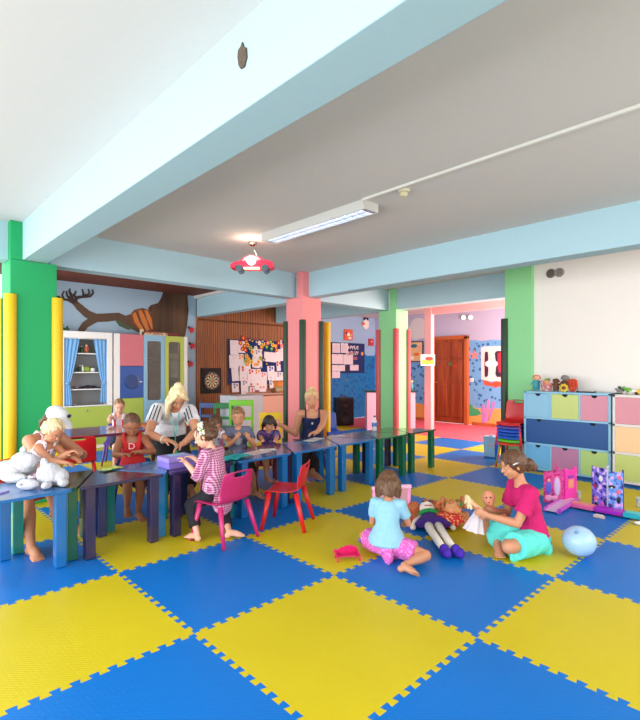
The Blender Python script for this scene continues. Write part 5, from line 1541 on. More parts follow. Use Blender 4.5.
    for s, leg in ((1, legL), (-1, legR)):
        hp = p.P + l * s * K['hipw'] * S
        an, pole = V(leg[0]), V(leg[1])
        kn, an = ik(hp, an, K['th'] * S, K['sh'] * S, pole)
        mb.tube([T(hp), T(hp.lerp(kn, .4)), T(kn)], [.056 * wt, .050 * wt, .035 * wt], n=16)
        mb.ball(T(kn), .036 * wt)
        mb.tube([T(kn), T(kn.lerp(an, .3)), T(kn.lerp(an, .7)), T(an)], [.034 * wt, .036 * wt, .024 * wt, .019 * wt], n=14)
        mb.ball(T(an), .021 * wt)
        toe = V(leg[2]) if len(leg) > 2 else (f - up * 0.15)
        toe = toe.normalized()
        sole = V(leg[3]) if len(leg) > 3 else -up
        sole = (sole - toe * sole.dot(toe)).normalized()
        fs = K['foot'] * S; sd = toe.cross(sole)
        fmx = Matrix((toe, sd, sole)).transposed()
        heel = an + sole * .028 * S
        mb.ball(T(heel - toe * fs * .06), (fs * .17, fs * .15, fs * .15), fmx)
        mb.tube([T(an + sole * .010 * S), T(an + sole * .018 * S + toe * fs * .3), T(an + sole * .030 * S + toe * fs * .55)], [fs * .15, fs * .16, fs * .13], n=12, flat=1.0)
        mb.ball(T(an + sole * .030 * S + toe * fs * .5), (fs * .22, fs * .20, fs * .09), fmx)
        for i in range(5):
            o_ = (i - 2) * fs * .075
            b0 = an + sole * .034 * S + toe * fs * .60 + sd * o_
            mb.cone(T(b0), T(b0 + toe * fs * (.17 - .02 * abs(i - 1.5))), fr * 1.15, fr * .95, n=8, caps=True)
        p.legs.append((hp, kn, an, toe, sole))
    p.body = remeshed(mb, 'body', M_skins[skin], root, voxel, 3)
    # face details
    for s in (-1, 1):
        e = MB(); e.ball(h(.335, s * .135, .02), (.026 * hh, .050 * hh, .022 * hh), I, 12, 8)
        eo = e.build('eye', M_eye, root, smooth=True)
        e = MB(); e.ball(h(.354, s * .135, .018), (.014 * hh, .026 * hh, .021 * hh), I, 10, 7); e.build('iris', M_iris, eo, smooth=True)
        e = MB(); e.tube([h(.352, s * .07, .105), h(.365, s * .14, .125), h(.325, s * .21, .10)], [.010 * hh, .014 * hh, .007 * hh], n=6); e.build('eyebrow', M_brow, root, smooth=True)
    e = MB(); e.tube([h(.345, -.085, -.232), h(.385, 0, -.238), h(.345, .085, -.232)], [.008 * hh, .022 * hh, .008 * hh], n=8); e.build('mouth', M_lip, root, smooth=True)
    return p

def garment(p, nm, material, shapes, voxel=0.007, wr=0.0025, label=None, freq=16, sm=3):
    mb = MB()
    for fn in shapes: fn(mb)
    sd = p.O * 3
    o = remeshed(mb, nm, material, p.root, voxel, sm, disp=(lambda co: wr * noise.noise(co * freq + sd) + wr * 0.6 * noise.noise(co * freq * 2.3 + sd)) if wr else None)
    if label: o['label'] = label
    return o
def s_trunk(p, t0, t1, inf, flare=0.0, wmul=1.0): return lambda mb: p.trunk(mb, t0, t1, inf, flare=flare, wmul=wmul)
def s_sleeve(p, k, frac, inf, cuff=0.0):
    sh, el, wr = p.arms[k]; w = p.K['wt'] * p.S; T = p.T
    def fn(mb):
        mb.cone(T(p.N - p.d * .028 * p.S), T(sh), .028 * w + inf, .034 * w + inf, n=14)
        mb.ball(T(sh), .034 * w + inf)
        if frac <= 1:
            mb.cone(T(sh), T(sh.lerp(el, frac)), .033 * w + inf, .030 * w + inf + cuff, n=16)
        else:
            mb.cone(T(sh), T(el), .033 * w + inf, .026 * w + inf, n=16); mb.ball(T(el), .026 * w + inf)
            mb.cone(T(el), T(el.lerp(wr, frac - 1)), .026 * w + inf, .024 * w + inf + cuff, n=16)
    return fn
def s_strap(p, k, w_=0.02, inf=0.006):
    S = p.S; T = p.T; s = 1 if k == 0 else -1; w = p.K['wt'] * S
    def fn(mb):
        a = p.N - p.d * .085 * S + p.cf * (.050 * w + inf) + p.cl * s * .050 * S
        b = p.N - p.d * .008 * S + p.cl * s * .056 * S + p.cf * 0.006 * S + p.d * .022 * w
        c = p.N - p.d * .085 * S - p.cf * (.050 * w + inf) + p.cl * s * .050 * S
        mb.tube([T(a - p.d * .03 * S), T(a), T(b + p.cf * .022 * S), T(b), T(b - p.cf * .022 * S), T(c), T(c - p.d * .03 * S)], w_ / 2, n=8)
    return fn
def s_legs(p, fr0, inf, cuff=0.0, ks=(0, 1), pelvis=True):
    w = p.K['wt'] * p.S; T = p.T
    def fn(mb):
        for k in ks:
            hp, kn, an = p.legs[k][:3]
            if fr0 <= 1:
                mb.cone(T(hp), T(hp.lerp(kn, fr0)), .056 * w + inf, .047 * w + inf + cuff, n=18)
            else:
                mb.cone(T(hp), T(kn), .056 * w + inf, .037 * w + inf, n=18); mb.ball(T(kn), .037 * w + inf)
                mb.cone(T(kn), T(kn.lerp(an, fr0 - 1)), .036 * w + inf, .028 * w + inf + cuff, n=16)
        if pelvis:
            mb.ball(T(p.P), (.078 * w + inf, .090 * w + inf, .062 * w + inf), Matrix((p.f, p.l, V((0, 0, 1)))).transposed())
    return fn
def s_ball(p, c, r, M=None): return lambda mb: mb.ball(p.T(c), r, M)
def s_cone(p, a, b, r0, r1, flat=1.0, up=None): return lambda mb: mb.cone(p.T(a), p.T(b), r0, r1, n=18, flat=flat, up=up, caps=True)

def hair(p, material, balls=(), locks=(), cap=((-.085, 0, .125), (.445, .395, .425)), voxel=0.006, wr=0.004, label=None, tie=None):
    """cap over the skull + ellipsoids + locks, all in head units"""
    hh, h = p.hh, p.h
    mb = MB()
    if cap: mb.ball(h(*cap[0]), tuple(c * hh for c in cap[1]), p.HM, 24, 16)
    for c, r in balls: mb.ball(h(*c), tuple(x * hh for x in (r if hasattr(r, '__len__') else (r, r, r))), p.HM)
    for pts, r in locks: mb.tube([h(*q) for q in pts], [x * hh for x in (r if hasattr(r, '__len__') else [r] * len(pts))], n=8)
    o = remeshed(mb, 'hair', material, p.root, voxel, 2, disp=lambda co: wr * noise.noise(V((co.x * 70, co.y * 70, co.z * 18))))
    if label: o['label'] = label
    return o

def cloth(name, rgb, **k):
    return mat(name, rgb, 0.85, vary=0.05, scale=40, bump=0.15, **k)

UP = V((0, 0, 1)); LEFT = -RT

# ---- girl in the light blue T-shirt, seen from behind on the floor
P = atz(387, 545, 3.42); P.z = 0.09
hd = math.degrees(math.atan2((FW * 0.9 + RT * 0.25).y, (FW * 0.9 + RT * 0.25).x))
S = 1.06
wristR = atz(405, 523, 3.62); wristL = P + FW * 0.20 + LEFT * 0.02 + UP * 0.22
gA = person('girl seen from behind sitting on the floor in a light blue T-shirt and pink skirt', S, P, hd, lean=14, head=(8, 12, 0),
            armR=(wristR, RT * 0.5 - UP * 1.0 - FW * .3), armL=(wristL, LEFT * .3 - UP),
            legR=(fl(404, 565, 0.045), RT * 1.0 + FW * 0.5, (RT * 0.7 - FW * 0.5).normalized(), (-FW * .6 - UP * 0.5 - RT * .2)), legL=(P + FW * 0.33 + RT * 0.05 - UP * 0.04, LEFT + UP * 0.1, RT, -UP), skin='tan', curl=(45, 45), voxel=0.0045)
garment(gA, 't_shirt', cloth('light_blue_cotton', (140, 190, 212)), [s_trunk(gA, -0.02, 0.965, 0.012, flare=0.09), s_sleeve(gA, 0, .62, 0.007, 0.006), s_sleeve(gA, 1, .62, 0.007, 0.006)], 0.006, 0.005)
garment(gA, 'skirt', pattern_mat('pink_floral_cotton', 'floral', (210, 92, 176), (228, 150, 204), 60, 0.85, (216, 110, 186)),
        [s_legs(gA, .66, 0.016, 0.012), s_cone(gA, P + FW * 0.05 - UP * 0.04, P - FW * 0.07 - UP * 0.05, 0.10, 0.07, 0.5, UP), s_cone(gA, P - UP * .05 + RT * .04, P + RT * 0.16 + FW * .02 - UP * 0.05, 0.08, 0.06, 0.6, UP)], 0.006, 0.006)
hl = []
rr = random.Random(5)
for k in range(22):
    a = R(70 + 220 * k / 21)
    x, y = math.cos(a), math.sin(a)
    hl.append(([(-.06 + .30 * x, .28 * y, .28), (-.06 + .44 * x, .40 * y, .02), (-.05 + .47 * x, .43 * y, -.25), (-.03 + (.45 + rr.uniform(-.05, .05)) * x, (.43 + rr.uniform(-.04, .04)) * y, -.48 - rr.uniform(0, .12))], [.09, .11, .11, .05]))
hair(gA, H_ltbr, balls=[((-.10, 0, -.15), (.36, .36, .36))], locks=hl, cap=((-.075, 0, .12), (.45, .41, .43)))

# ---- girl in the raspberry T-shirt holding dolls
P = atz(533, 541, 3.56); P.z = 0.09
S = 1.42
hd = math.degrees(math.atan2(LEFT.y, LEFT.x)) + 4
wrL = atz(489, 516, 3.44); wrR = atz(493, 511, 3.60)
gB = person('girl in a raspberry T-shirt sitting cross-legged, holding a blonde doll', S, P, hd, lean=17, head=(0, 10, 0),
            armL=(wrL, -UP * 1.0 + RT * 0.25 - FW * .2), armR=(wrR, -UP * 1.0 + FW * 0.3),
            legL=(P + LEFT * .17 + FW * .05 - UP * .035, LEFT * 0.9 - FW * 0.35 + UP * 0.02, (FW * 0.9 + LEFT * .2), (-UP)),
            legR=(P + LEFT * .27 - FW * .02 - UP * .03, LEFT * 0.6 + FW * 0.7 + UP * .05, (-FW * .9 + LEFT * .2), -UP), K=TEEN, skin='tan', curl=(55, 50),
            palm=(FW * .9 + UP * .2, -FW), handdir=(LEFT + UP * 0.35, LEFT + UP * .2), voxel=0.0045)
garment(gB, 't_shirt', cloth('raspberry_cotton', (196, 12, 100)), [s_trunk(gB, 0.02, 0.965, 0.014, flare=0.03), s_sleeve(gB, 0, .66, 0.012, 0.008), s_sleeve(gB, 1, .66, 0.012, 0.008)], 0.006, 0.006)
kL, kR = gB.legs[0][1], gB.legs[1][1]
garment(gB, 'skirt', cloth('aqua_cotton', (92, 216, 206)), [s_legs(gB, .80, 0.020, 0.014), s_cone(gB, P - UP * .03, (kL + kR) / 2 * 0.78 + P * 0.22 - UP * 0.0, 0.13, 0.13, 0.42, UP),
        s_cone(gB, P - UP * .055 + RT * 0.03, P - UP * .06 + (kL - P) * 0.8 - FW * .01, 0.085, 0.055, 0.5, UP), s_cone(gB, P - UP * .05 + RT * .06 - FW * .05, P + RT * .03 + FW * .1 - UP * .05, 0.07, 0.06, 0.6, UP)], 0.006, 0.006)
hair(gB, H_brown, balls=[((-.12, 0, .0), (.38, .37, .36)), ((-.56, 0, -.12), (.20, .18, .19)), ((-.66, .06, -.26), (.14, .13, .15)), ((-.62, -.07, -.22), (.14, .13, .15)), ((-.50, 0, -.26), (.14, .14, .14))],
     locks=[([(.25, s * .25, .30), (0, s * .37, .12), (-.25, s * .33, .02), (-.5, s * .08, -.08)], [.06, .08, .09, .07]) for s in (-1, 1)] + [([(.1, s * .30, -.05 + .05), (-.1, s * .36, -.04), (-.4, s * .2, -.12)], [.03, .05, .05]) for s in (-1, 1)], cap=((-.075, 0, .13), (.445, .385, .42)))
b = MB(); b.tube([gB.h(.16, .385, .12), gB.h(.03, .415, .16), gB.h(-.10, .40, .14)], [.025 * gB.hh, .035 * gB.hh, .025 * gB.hh], n=8, flat=0.6); o = b.build('hair_clip', mat('silver_clip', (206, 206, 212), 0.25, 0.7), gB.root, smooth=True)

# ---- girl in the gingham shirt on the raspberry chair
P = V((2.04, 3.33, 0.37)); S = 1.12
wL = fl(181, 464, 0.635); wR = fl(190, 455, 0.66)
gC = person('girl in a pink gingham shirt with a floral hair band at the lilac box', S, P, 118, lean=12, head=(22, 20, 0),
            armL=(atz(186, 463, 3.78), -UP + LEFT * .1), armR=(atz(194, 458, 3.98), -UP),
            legL=(fl(197, 534, 0.06), V((-.2, .8, .2)), (LEFT * .8 + FW * .5), -UP), legR=(fl(229, 531, 0.06), V((.3, .8, .2)), (RT * .8 + FW * .1), -UP), skin='fair', curl=(50, 40), handdir=(LEFT * .6 + UP * .8, LEFT + UP * .2))
garment(gC, 'shirt', pattern_mat('pink_gingham', 'gingham', (226, 176, 204), (142, 16, 92), 56, 0.85, rot=(0, 0, R(-28))), [s_trunk(gC, -0.0, 0.975, 0.016, flare=0.05), s_sleeve(gC, 0, 1.25, 0.014, 0.008), s_sleeve(gC, 1, 1.25, 0.014, 0.008),
        s_cone(gC, P - gC.f * 0.02 + UP * .02, P - gC.f * 0.045 - UP * .085, 0.095, 0.10, 0.7, gC.l)], 0.006, 0.006)
garment(gC, 'trousers', cloth('black_jersey', (26, 24, 34)), [s_legs(gC, 1.75, 0.010, 0.006)], 0.008, 0.003)
fb = [((-.35 + .1 * math.cos(k), .28 * math.sin(k * 1.9), .15 + .25 * math.cos(k * 2.3)), .16) for k in range(7)]
hair(gC, H_brown, balls=fb + [((-.40, 0, .05), .24), ((-.42, .1, -.12), .15), ((-.40, -.12, -.10), .15), ((-.2, 0, .42), .16)], cap=((-.085, 0, .12), (.435, .38, .42)), wr=0.008)
mb = MB()
for k in range(30):
    a = PI * (k / 29) - PI / 2
    for q in (0, 1):
        mb.ball(gC.h(-.02 - .12 * q + .03 * math.sin(5 * k), .42 * math.sin(a), .12 + .44 * math.cos(a)), .055 * gC.hh, u=8, w=6)
mb.build('floral_hair_band', pattern_mat('floral_band_cloth', 'blotch', (64, 96, 40), (238, 236, 220), 40, 0.8, (170, 190, 90)), gC.root, smooth=True)

# ---- standing woman in the white polo shirt, stooping
P = atz(168, 439, 5.12); P.z = 0.60; S = 1.66
wd = person('blonde woman in a white polo shirt with striped sleeves, bending over the tables', S, P, -114, lean=54, side=13, head=(6, 26, 0),
            armR=(atz(165, 440, 4.5), LEFT * .9 - UP * .5), armL=(atz(184, 443, 4.55), RT * .9 - UP * .4 + FW * .4),
            legL=(fl(196, 508, 0.08) , V((.1, -1, .3)), V((-.3, -1, -.1)), -UP), legR=(fl(176, 506, 0.08), V((-.3, -1, .3)), V((-.6, -1, -.1)), -UP), K=ADULT, skin='tan', curl=(35, 25), palm=(-UP, -UP), handdir=(LEFT - UP * .5, RT - UP * .2), voxel=0.006, neckfwd=.5)
garment(wd, 'polo_shirt', cloth('white_pique', (226, 224, 230)), [s_trunk(wd, 0.10, 0.985, 0.016, flare=0.03), s_sleeve(wd, 0, .55, 0.011, 0.010), s_sleeve(wd, 1, .55, 0.011, 0.010)], 0.007, 0.006)
for k in (0, 1):
    sh, el, wr = wd.arms[k]
    mb = MB(); ax = (el - sh).normalized()
    for q in range(3):
        c = sh + ax * (0.055 + 0.0 * q); ang = R(-40 + q * 24 + (0 if k else 20))
        M = frame_z(ax, (-FW if True else UP))
        offs = M @ V((math.cos(ang), math.sin(ang), 0))
        mb.tube([wd.T(sh + ax * 0.0 + offs * 0.074), wd.T(sh + ax * 0.05 + offs * 0.078), wd.T(sh.lerp(el, .60) + offs * 0.083)], 0.005, n=6)
    mb.build('sleeve_stripes', cloth('black_stripe', (24, 24, 30)), wd.root, smooth=True)
mb = MB(); mb.tube([wd.T(wd.N + wd.cf * 0.055 * math.cos(a) + wd.cl * 0.062 * math.sin(a) - wd.d * 0.01 * (1 + math.cos(a))) for a in [2 * PI * i / 20 for i in range(21)]], 0.012, n=8); mb.build('collar', cloth('dark_collar', (44, 44, 54)), wd.root, smooth=True)
garment(wd, 'trousers', cloth('black_trousers', (18, 17, 20)), [s_legs(wd, 1.9, 0.012), s_trunk(wd, 0.0, 0.26, 0.012)], 0.010, 0.004)
mb = MB(); c = wd.N + wd.cf * 0.03 * S
pts = [wd.N + wd.cf * 0.075, wd.N + wd.cf * 0.16 - UP * 0.16, wd.N + wd.cf * 0.10 - UP * 0.26]
mb.tube([wd.T(x) for x in (wd.N + wd.cf * 0.06 + wd.cl * .04, wd.N + wd.cf * 0.17 - UP * 0.15, wd.N + wd.cf * 0.18 - UP * .27)], 0.005, n=6); mb.tube([wd.T(x) for x in (wd.N + wd.cf * 0.06 - wd.cl * .04, wd.N + wd.cf * 0.17 - UP * 0.15)], 0.005, n=6)
mb.build('lanyard', cloth('teal_lanyard', (90, 190, 180)), wd.root, smooth=True)
q = wd.T(wd.N + wd.cf * 0.18 - UP * .30); mb = MB(); mb.box(q.x - .02, q.x + .02, q.y - .012, q.y + .012, q.z - .05, q.z + .03); mb.build('badge', plastic('green_badge', (30, 170, 80)), wd.root, bevel=0.004)
mb = MB(); sh, el, wr = wd.arms[1]; ax = (wr - el).normalized(); Mw = frame_z(ax); c = wr - ax * 0.02
mb.tube([wd.T(c + Mw @ V((.034 * math.cos(a), .034 * math.sin(a), 0))) for a in [2 * PI * i / 16 for i in range(17)]], 0.007, n=8); mb.build('wristwatch', mat('pale_watch', (220, 214, 200), 0.3, 0.3), wd.root, smooth=True)
hair(wd, H_pale, balls=[((-.30, 0, .46), (.20, .21, .18)), ((-.44, .05, .34), (.15, .16, .14)), ((-.2, .18, .44), (.10, .10, .10))],
     locks=[([(.20, -.10, .44), (.26, -.30, .20), (.24, -.40, -.08), (.26, -.40, -.45), (.30, -.36, -.95), (.30, -.33, -1.25)], [.08, .10, .10, .10, .07, .03]),
            ([(.18, .12, .44), (.22, .33, .20), (.12, .40, -.02), (-.1, .38, -.12)], [.08, .09, .09, .07]),
            ([(.0, -.36, .2), (.06, -.43, -.1), (.12, -.42, -.5), (.16, -.40, -.85)], [.10, .11, .09, .04])], cap=((-.105, 0, .13), (.45, .39, .42)))
mb = MB(); mb.tube([wd.h(-.33 + .13 * math.cos(a), .14 * math.sin(a), .34 + .03 * math.cos(a)) for a in [2 * PI * i / 16 for i in range(17)]], .03 * wd.hh, n=8); mb.build('hair_tie', cloth('dark_hair_tie', (70, 40, 50)), wd.root, smooth=True)

# ---- woman in the white cap with the toddler on her lap
P = V((1.02, 4.64, 0.375)); S = 1.56
wc = person('woman in a white cap sitting at the left with a toddler on her lap', S, P, -58, lean=30, head=(-4, 22, 0),
            armR=(atz(66, 455, 3.78), LEFT * 1.0 - UP * .8), armL=(atz(80, 452, 4.1), RT * .8 - UP * .6),
            legR=(fl(31, 545, 0.07), V((-.1, -1, .6)), V((.1, -1, -.1)), -UP), legL=(fl(52, 536, 0.07) + FW * .3, V((.4, -1, .5)), V((.3, -1, -.1)), -UP), K=ADULT, skin='tan', curl=(45, 45), voxel=0.006, neckfwd=.5)
garment(wc, 'tank_top', pattern_mat('pale_floral_top', 'floral', (222, 200, 206), (150, 110, 130), 26, 0.85, (200, 170, 180)), [s_trunk(wc, 0.0, .80, 0.010), s_strap(wc, 0), s_strap(wc, 1)], 0.007, 0.004)
garment(wc, 'shorts', cloth('mauve_shorts', (150, 110, 120)), [s_legs(wc, .55, 0.012, 0.008)], 0.009, 0.004)
hair(wc, H_brown, locks=[([(-.2, s * .3, .0), (-.25, s * .34, -.3), (-.2, s * .3, -.6)], [.12, .12, .06]) for s in (-1, 1)], cap=((-.09, 0, .08), (.42, .385, .42)))
mb = MB(); hh = wc.hh
mb.ball(wc.h(-.05, 0, .17), (.465 * hh, .415 * hh, .34 * hh), wc.HM, 24, 14)
cap_o = remeshed(mb, 'cap', cloth('white_cap_cloth', (232, 232, 238)), wc.root, 0.006, 2)
mb = MB(); rings = []
br = []
for j, (rx, dz) in enumerate(((.30, .12), (.48, .13), (.64, .12), (.80, .08))):
    br.append([wc.h(-.02 + rx * math.cos(a), (rx if j < 2 else .40 + .04 * j) * math.sin(a) * (.85 if j else .8), dz) for a in [R(-62 + 124 * i / 14) for i in range(15)]])
bm = mb.bm; vv = [[bm.verts.new(q) for q in r] for r in br]
for j in range(3):
    for i in range(14): bm.faces.new((vv[j][i], vv[j][i + 1], vv[j + 1][i + 1], vv[j + 1][i]))
o = mb.build('cap_brim', MATS['white_cap_cloth'], cap_o, smooth=True); so = o.modifiers.new('t', 'SOLIDIFY'); so.thickness = 0.006
mb = MB(); mb.ball(wc.h(.33, .17, .36), (.05 * hh, .10 * hh, .09 * hh), wc.HM); mb.build('cap_logo', cloth('navy_embroidery', (50, 46, 90)), cap_o, smooth=True)

P = V((1.02, 4.34, 0.455)); S = 1.03
tod = person('blonde toddler in a white floral top on the lap of the woman in the cap', S, P, -50, lean=16, head=(-12, 30, 0),
             armR=(atz(66, 463, 3.7), LEFT * .3 - UP), armL=(atz(76, 459, 3.8), RT * .4 - UP), legR=(P + V((.05, -.22, -.22)), V((.1, -1, .6)), V((.1, -1, -.3)), -UP), legL=(P + V((.18, -.16, -.24)), V((.4, -1, .6)), V((.3, -1, -.3)), -UP), skin='tan', curl=(40, 40))
garment(tod, 'top', pattern_mat('white_floral_cotton', 'floral', (232, 222, 230), (176, 110, 140), 34, 0.85, (120, 110, 150)), [s_trunk(tod, 0.0, .86, 0.010, flare=.05), s_strap(tod, 0, .03), s_strap(tod, 1, .03), s_legs(tod, .5, 0.012, 0.01)], 0.006, 0.004)
rr = random.Random(9)
hair(tod, H_pale, balls=[((-.10 + .36 * math.cos(a) * math.cos(e), .38 * math.sin(a) * math.cos(e), .14 + .38 * math.sin(e)), .12) for a, e in [(rr.uniform(R(60), R(300)), rr.uniform(-.5, 1.3)) for _ in range(34)]], cap=((-.09, 0, .13), (.43, .375, .41)), wr=.006)

# ---- child in the red tank top
P = V((1.86, 4.53, 0.37)); S = 1.20
rk = person('child in a red tank top looking down at the sky blue table', S, P, -118, lean=16, head=(6, 26, 0),
            armR=(atz(122, 455, 4.22), LEFT * .9 - UP * .9), armL=(atz(140, 452, 4.3), RT * .9 - UP * .6), legR=(fl(127, 527, .05), V((-.2, -1, .5)), V((-.3, -1, -.1)), -UP), legL=(fl(138, 520, .05), V((.2, -1, .5)), V((.0, -1, -.1)), -UP),
            skin='brown', curl=(50, 50), palm=(-UP, -UP), handdir=(LEFT + UP * .2, RT + UP * .3))
rt = garment(rk, 'tank_top', cloth('red_jersey', (204, 36, 40)), [s_trunk(rk, 0.0, .86, 0.011, flare=.03), s_strap(rk, 0, .035), s_strap(rk, 1, .035)], 0.006, 0.004)
c, xx, yy, dd = rk.spine(.70)
q = rk.T(c + xx * (.062 * S + .010) + yy * 0.0 + dd * .0)
lo = text_mesh('D', 0.085, cloth('pale_pink_print', (240, 190, 190)), rk.root, q, (0, 0, 0), 0.003, 1.0, 'printed_letters')
lo.rotation_euler = Matrix((yy, dd, xx)).transposed().to_euler()
garment(rk, 'shorts', cloth('dark_shorts', (30, 34, 60)), [s_legs(rk, .7, 0.012, 0.008)], 0.008, 0.003)
hair(rk, H_brown, balls=[((-.46, 0, .22), .13)], cap=((-.085, 0, .125), (.43, .372, .41)))

# ---- child at the dark red table in the background
P = V((2.62, 6.84, 0.375)); S = 1.15
bk = person('distant fair-haired child in a white and red top at the dark red table', S, P, -118, lean=14, head=(10, 16, 0),
            armR=(fl(104, 430, 0.62), LEFT - UP * .5), armL=(P + V((.05, -.35, .22)), RT - UP), legR=(V((2.42, 6.5, .06)), V((-.2, -1, .5))), legL=(V((2.67, 6.45, .06)), V((.2, -1, .5))), skin='fair', voxel=0.006)
garment(bk, 'top', cloth('white_red_top', (222, 206, 214)), [s_trunk(bk, 0.0, .86, 0.011), s_strap(bk, 0, .04), s_strap(bk, 1, .04)], 0.007, 0.003)
mb = MB()
c, xx, yy, dd = bk.spine(.8)
for s in (-1, 1): mb.tube([bk.T(c + xx * .055 * S + yy * s * .045 * S - dd * .2), bk.T(c + xx * .068 * S + yy * s * .045 * S - dd * .08), bk.T(c + xx * .062 * S + yy * s * .045 * S + dd * .01)], .012, n=6)
mb.build('braces', cloth('red_braces', (200, 40, 60)), bk.root, smooth=True)
garment(bk, 'shorts', MATS['dark_shorts'], [s_legs(bk, .7, 0.012, 0.008)], 0.010, 0.003)
hair(bk, H_sand, cap=((-.09, 0, .13), (.435, .375, .41)))
kid_chair('purple plastic chair under the distant child at the dark red table', P_pur, (2.62, 6.91, 0), R(-118), hs=0.31, ht=0.56)

# ---- boy in grey
P = V((3.00, 4.46, 0.365)); S = 1.16
by = person('boy in a grey T-shirt at the tables with both hands at his mouth', S, P, -128, lean=15, head=(4, 4, 0),
            armR=(atz(236.5, 438, 5.04), LEFT * .5 - UP), armL=(atz(248.5, 438, 5.07), RT * .5 - UP), legR=(fl(243, 492, .06), V((-.3, -1, .5)), V((-.4, -1, -.1)), -UP), legL=(fl(256, 494, .06), V((.2, -1, .5)), V((.2, -1, -.1)), -UP),
            skin='tan', curl=(65, 65), palm=(-FW, -FW), handdir=(UP * 1.0 + LEFT * .7 + FW * .5, UP * 1.0 + RT * .5 + FW * .5))
garment(by, 't_shirt', cloth('grey_jersey', (98, 104, 128)), [s_trunk(by, 0.0, .965, 0.012, flare=.03), s_sleeve(by, 0, .6, .012, .008), s_sleeve(by, 1, .6, .012, .008)], 0.007, 0.005)
c, xx, yy, dd = by.spine(.62)
mb = MB(); mb.ball(by.T(c + xx * (.058 * S + .006)), (.012, .05, .05), Matrix((xx, yy, dd)).transposed()); mb.build('shirt_print', pattern_mat('pale_print', 'blotch', (150, 156, 176), (196, 198, 210), 40, 0.8), by.root, smooth=True)
garment(by, 'shorts', cloth('dark_brown_shorts', (40, 30, 30)), [s_legs(by, .95, 0.016, 0.01)], 0.009, 0.004)
hair(by, H_sand, balls=[((.20, 0, .38), (.16, .24, .12))], cap=((-.085, 0, .14), (.44, .375, .41)))

# ---- hidden child with a raised fist
P = V((2.82, 4.70, 0.385)); S = 1.05
hk = person('child in a floral top, fist raised, mostly hidden by the gingham girl', S, P, -125, lean=30, side=8, head=(10, 25, 0),
            armL=(atz(226, 441, 4.9), RT * .9 - UP), armR=(P + V((-.25, -.2, .16)), LEFT - UP), legR=(P + V((-.2, -.3, -.33)), V((-.2, -1, .5))), legL=(P + V((.1, -.34, -.33)), V((.2, -1, .5))), skin='tan', curl=(80, 50), palm=(-FW, -UP), handdir=(UP, None), voxel=.006)
garment(hk, 'top', MATS['white_floral_cotton'], [s_trunk(hk, 0.0, .96, 0.011), s_sleeve(hk, 0, .5, .012, .006), s_sleeve(hk, 1, .5, .012, .006)], 0.007, 0.004)
garment(hk, 'shorts', cloth('mustard_shorts', (196, 160, 50)), [s_legs(hk, .8, 0.014, 0.01)], 0.009, 0.004)
hair(hk, H_brown)

# ---- small dark-haired girl
P = V((3.43, 4.48, 0.325)); S = 1.02
dg_ = person('small girl with dark hair in a purple and blue patterned top', S, P, -128, lean=14, head=(8, 24, 0),
            armR=(atz(263, 444, 5.05), LEFT - UP * .8), armL=(atz(275, 443, 5.12), RT * .9 - UP * .8), legR=(fl(268, 498, .05), V((-.2, -1, .5)), V((-.2, -1, -.1)), -UP), legL=(fl(276, 492, .05), V((.2, -1, .5)), V((0, -1, -.1)), -UP), skin='tan', curl=(30, 30))
garment(dg_, 'top', pattern_mat('purple_patterned_cotton', 'blotch', (52, 44, 110), (120, 66, 130), 26, 0.85, (70, 110, 170)), [s_trunk(dg_, 0.0, .97, 0.012, flare=.04), s_sleeve(dg_, 0, .9, .011, .006), s_sleeve(dg_, 1, .9, .011, .006)], 0.006, 0.004)
garment(dg_, 'shorts', cloth('dark_red_shorts', (120, 40, 50)), [s_legs(dg_, .6, 0.012, 0.008)], 0.008, 0.003)
hair(dg_, H_dark, locks=[([(.0, s * .34, .2), (.02, s * .42, -.05), (.0, s * .42, -.45)], [.10, .11, .06]) for s in (-1, 1)] + [([(-.3, s * .2, .1), (-.42, s * .25, -.2), (-.38, s * .25, -.5)], [.14, .14, .08]) for s in (-1, 0, 1)], cap=((-.085, 0, .13), (.45, .40, .43)))

# ---- woman in the navy top
P = V((4.18, 4.56, 0.39)); S = 1.52
wn = person('woman in a navy tank top sitting at the tables with fair hair tied up', S, P, -130, lean=24, head=(0, -6, 3),
            armR=(atz(281, 425, 6.05), LEFT * .4 - UP * .9 + FW * .1), armL=(atz(316, 436, 5.55), RT * 1.0 - UP * .5), legR=(fl(300, 484, .07), V((-.3, -1, .5)), V((-.4, -1, -.1)), -UP), legL=(fl(309, 486, .07), V((.1, -1, .5)), V((.1, -1, -.1)), -UP), K=dict(ADULT, head=.152, neck=.034, shw=.104), skin='tan', curl=(35, 25), handdir=(LEFT * 1.0, LEFT), voxel=.006, neckfwd=.3)
garment(wn, 'tank_top', cloth('navy_jersey', (22, 34, 78)), [s_trunk(wn, 0.0, .84, 0.010, flare=.02), s_strap(wn, 0, .02), s_strap(wn, 1, .02)], 0.007, 0.004)
c, xx, yy, dd = wn.spine(.74)
mb = MB(); mb.ball(wn.T(c + xx * (.062 * S + .006) - dd * .02), (.006, .012, .016), Matrix((xx, yy, dd)).transposed()); mb.build('shirt_emblem', T_wh, wn.root, smooth=True)
garment(wn, 'trousers', cloth('dark_trousers', (30, 22, 28)), [s_legs(wn, 1.9, 0.012)], 0.010, 0.004)
hair(wn, H_blonde, balls=[((-.16, 0, .55), (.17, .17, .14)), ((-.10, .05, .62), .08)], cap=((-.085, 0, .13), (.44, .375, .42)))
# ------------------------------------------------------------------ things on the tables
TT = TH + 0.001
# white plush bears
M_plush = mat('white_plush', (206, 205, 212), 0.95, bump=0.9, scale=140, vary=0.02)
def plush(label, loc, rz, S, pose):
    t = thing('plush_bear', label, 'plush toy', loc, R(rz), 'white plush bears on the blue table')
    mb = MB()
    for c, r in pose: mb.ball(V(c) * S, tuple(x * S for x in r))
    o = remeshed(mb, 'body', M_plush, t, 0.005, 5, disp=lambda co: 0.003 * noise.noise(co * 60))
    return t
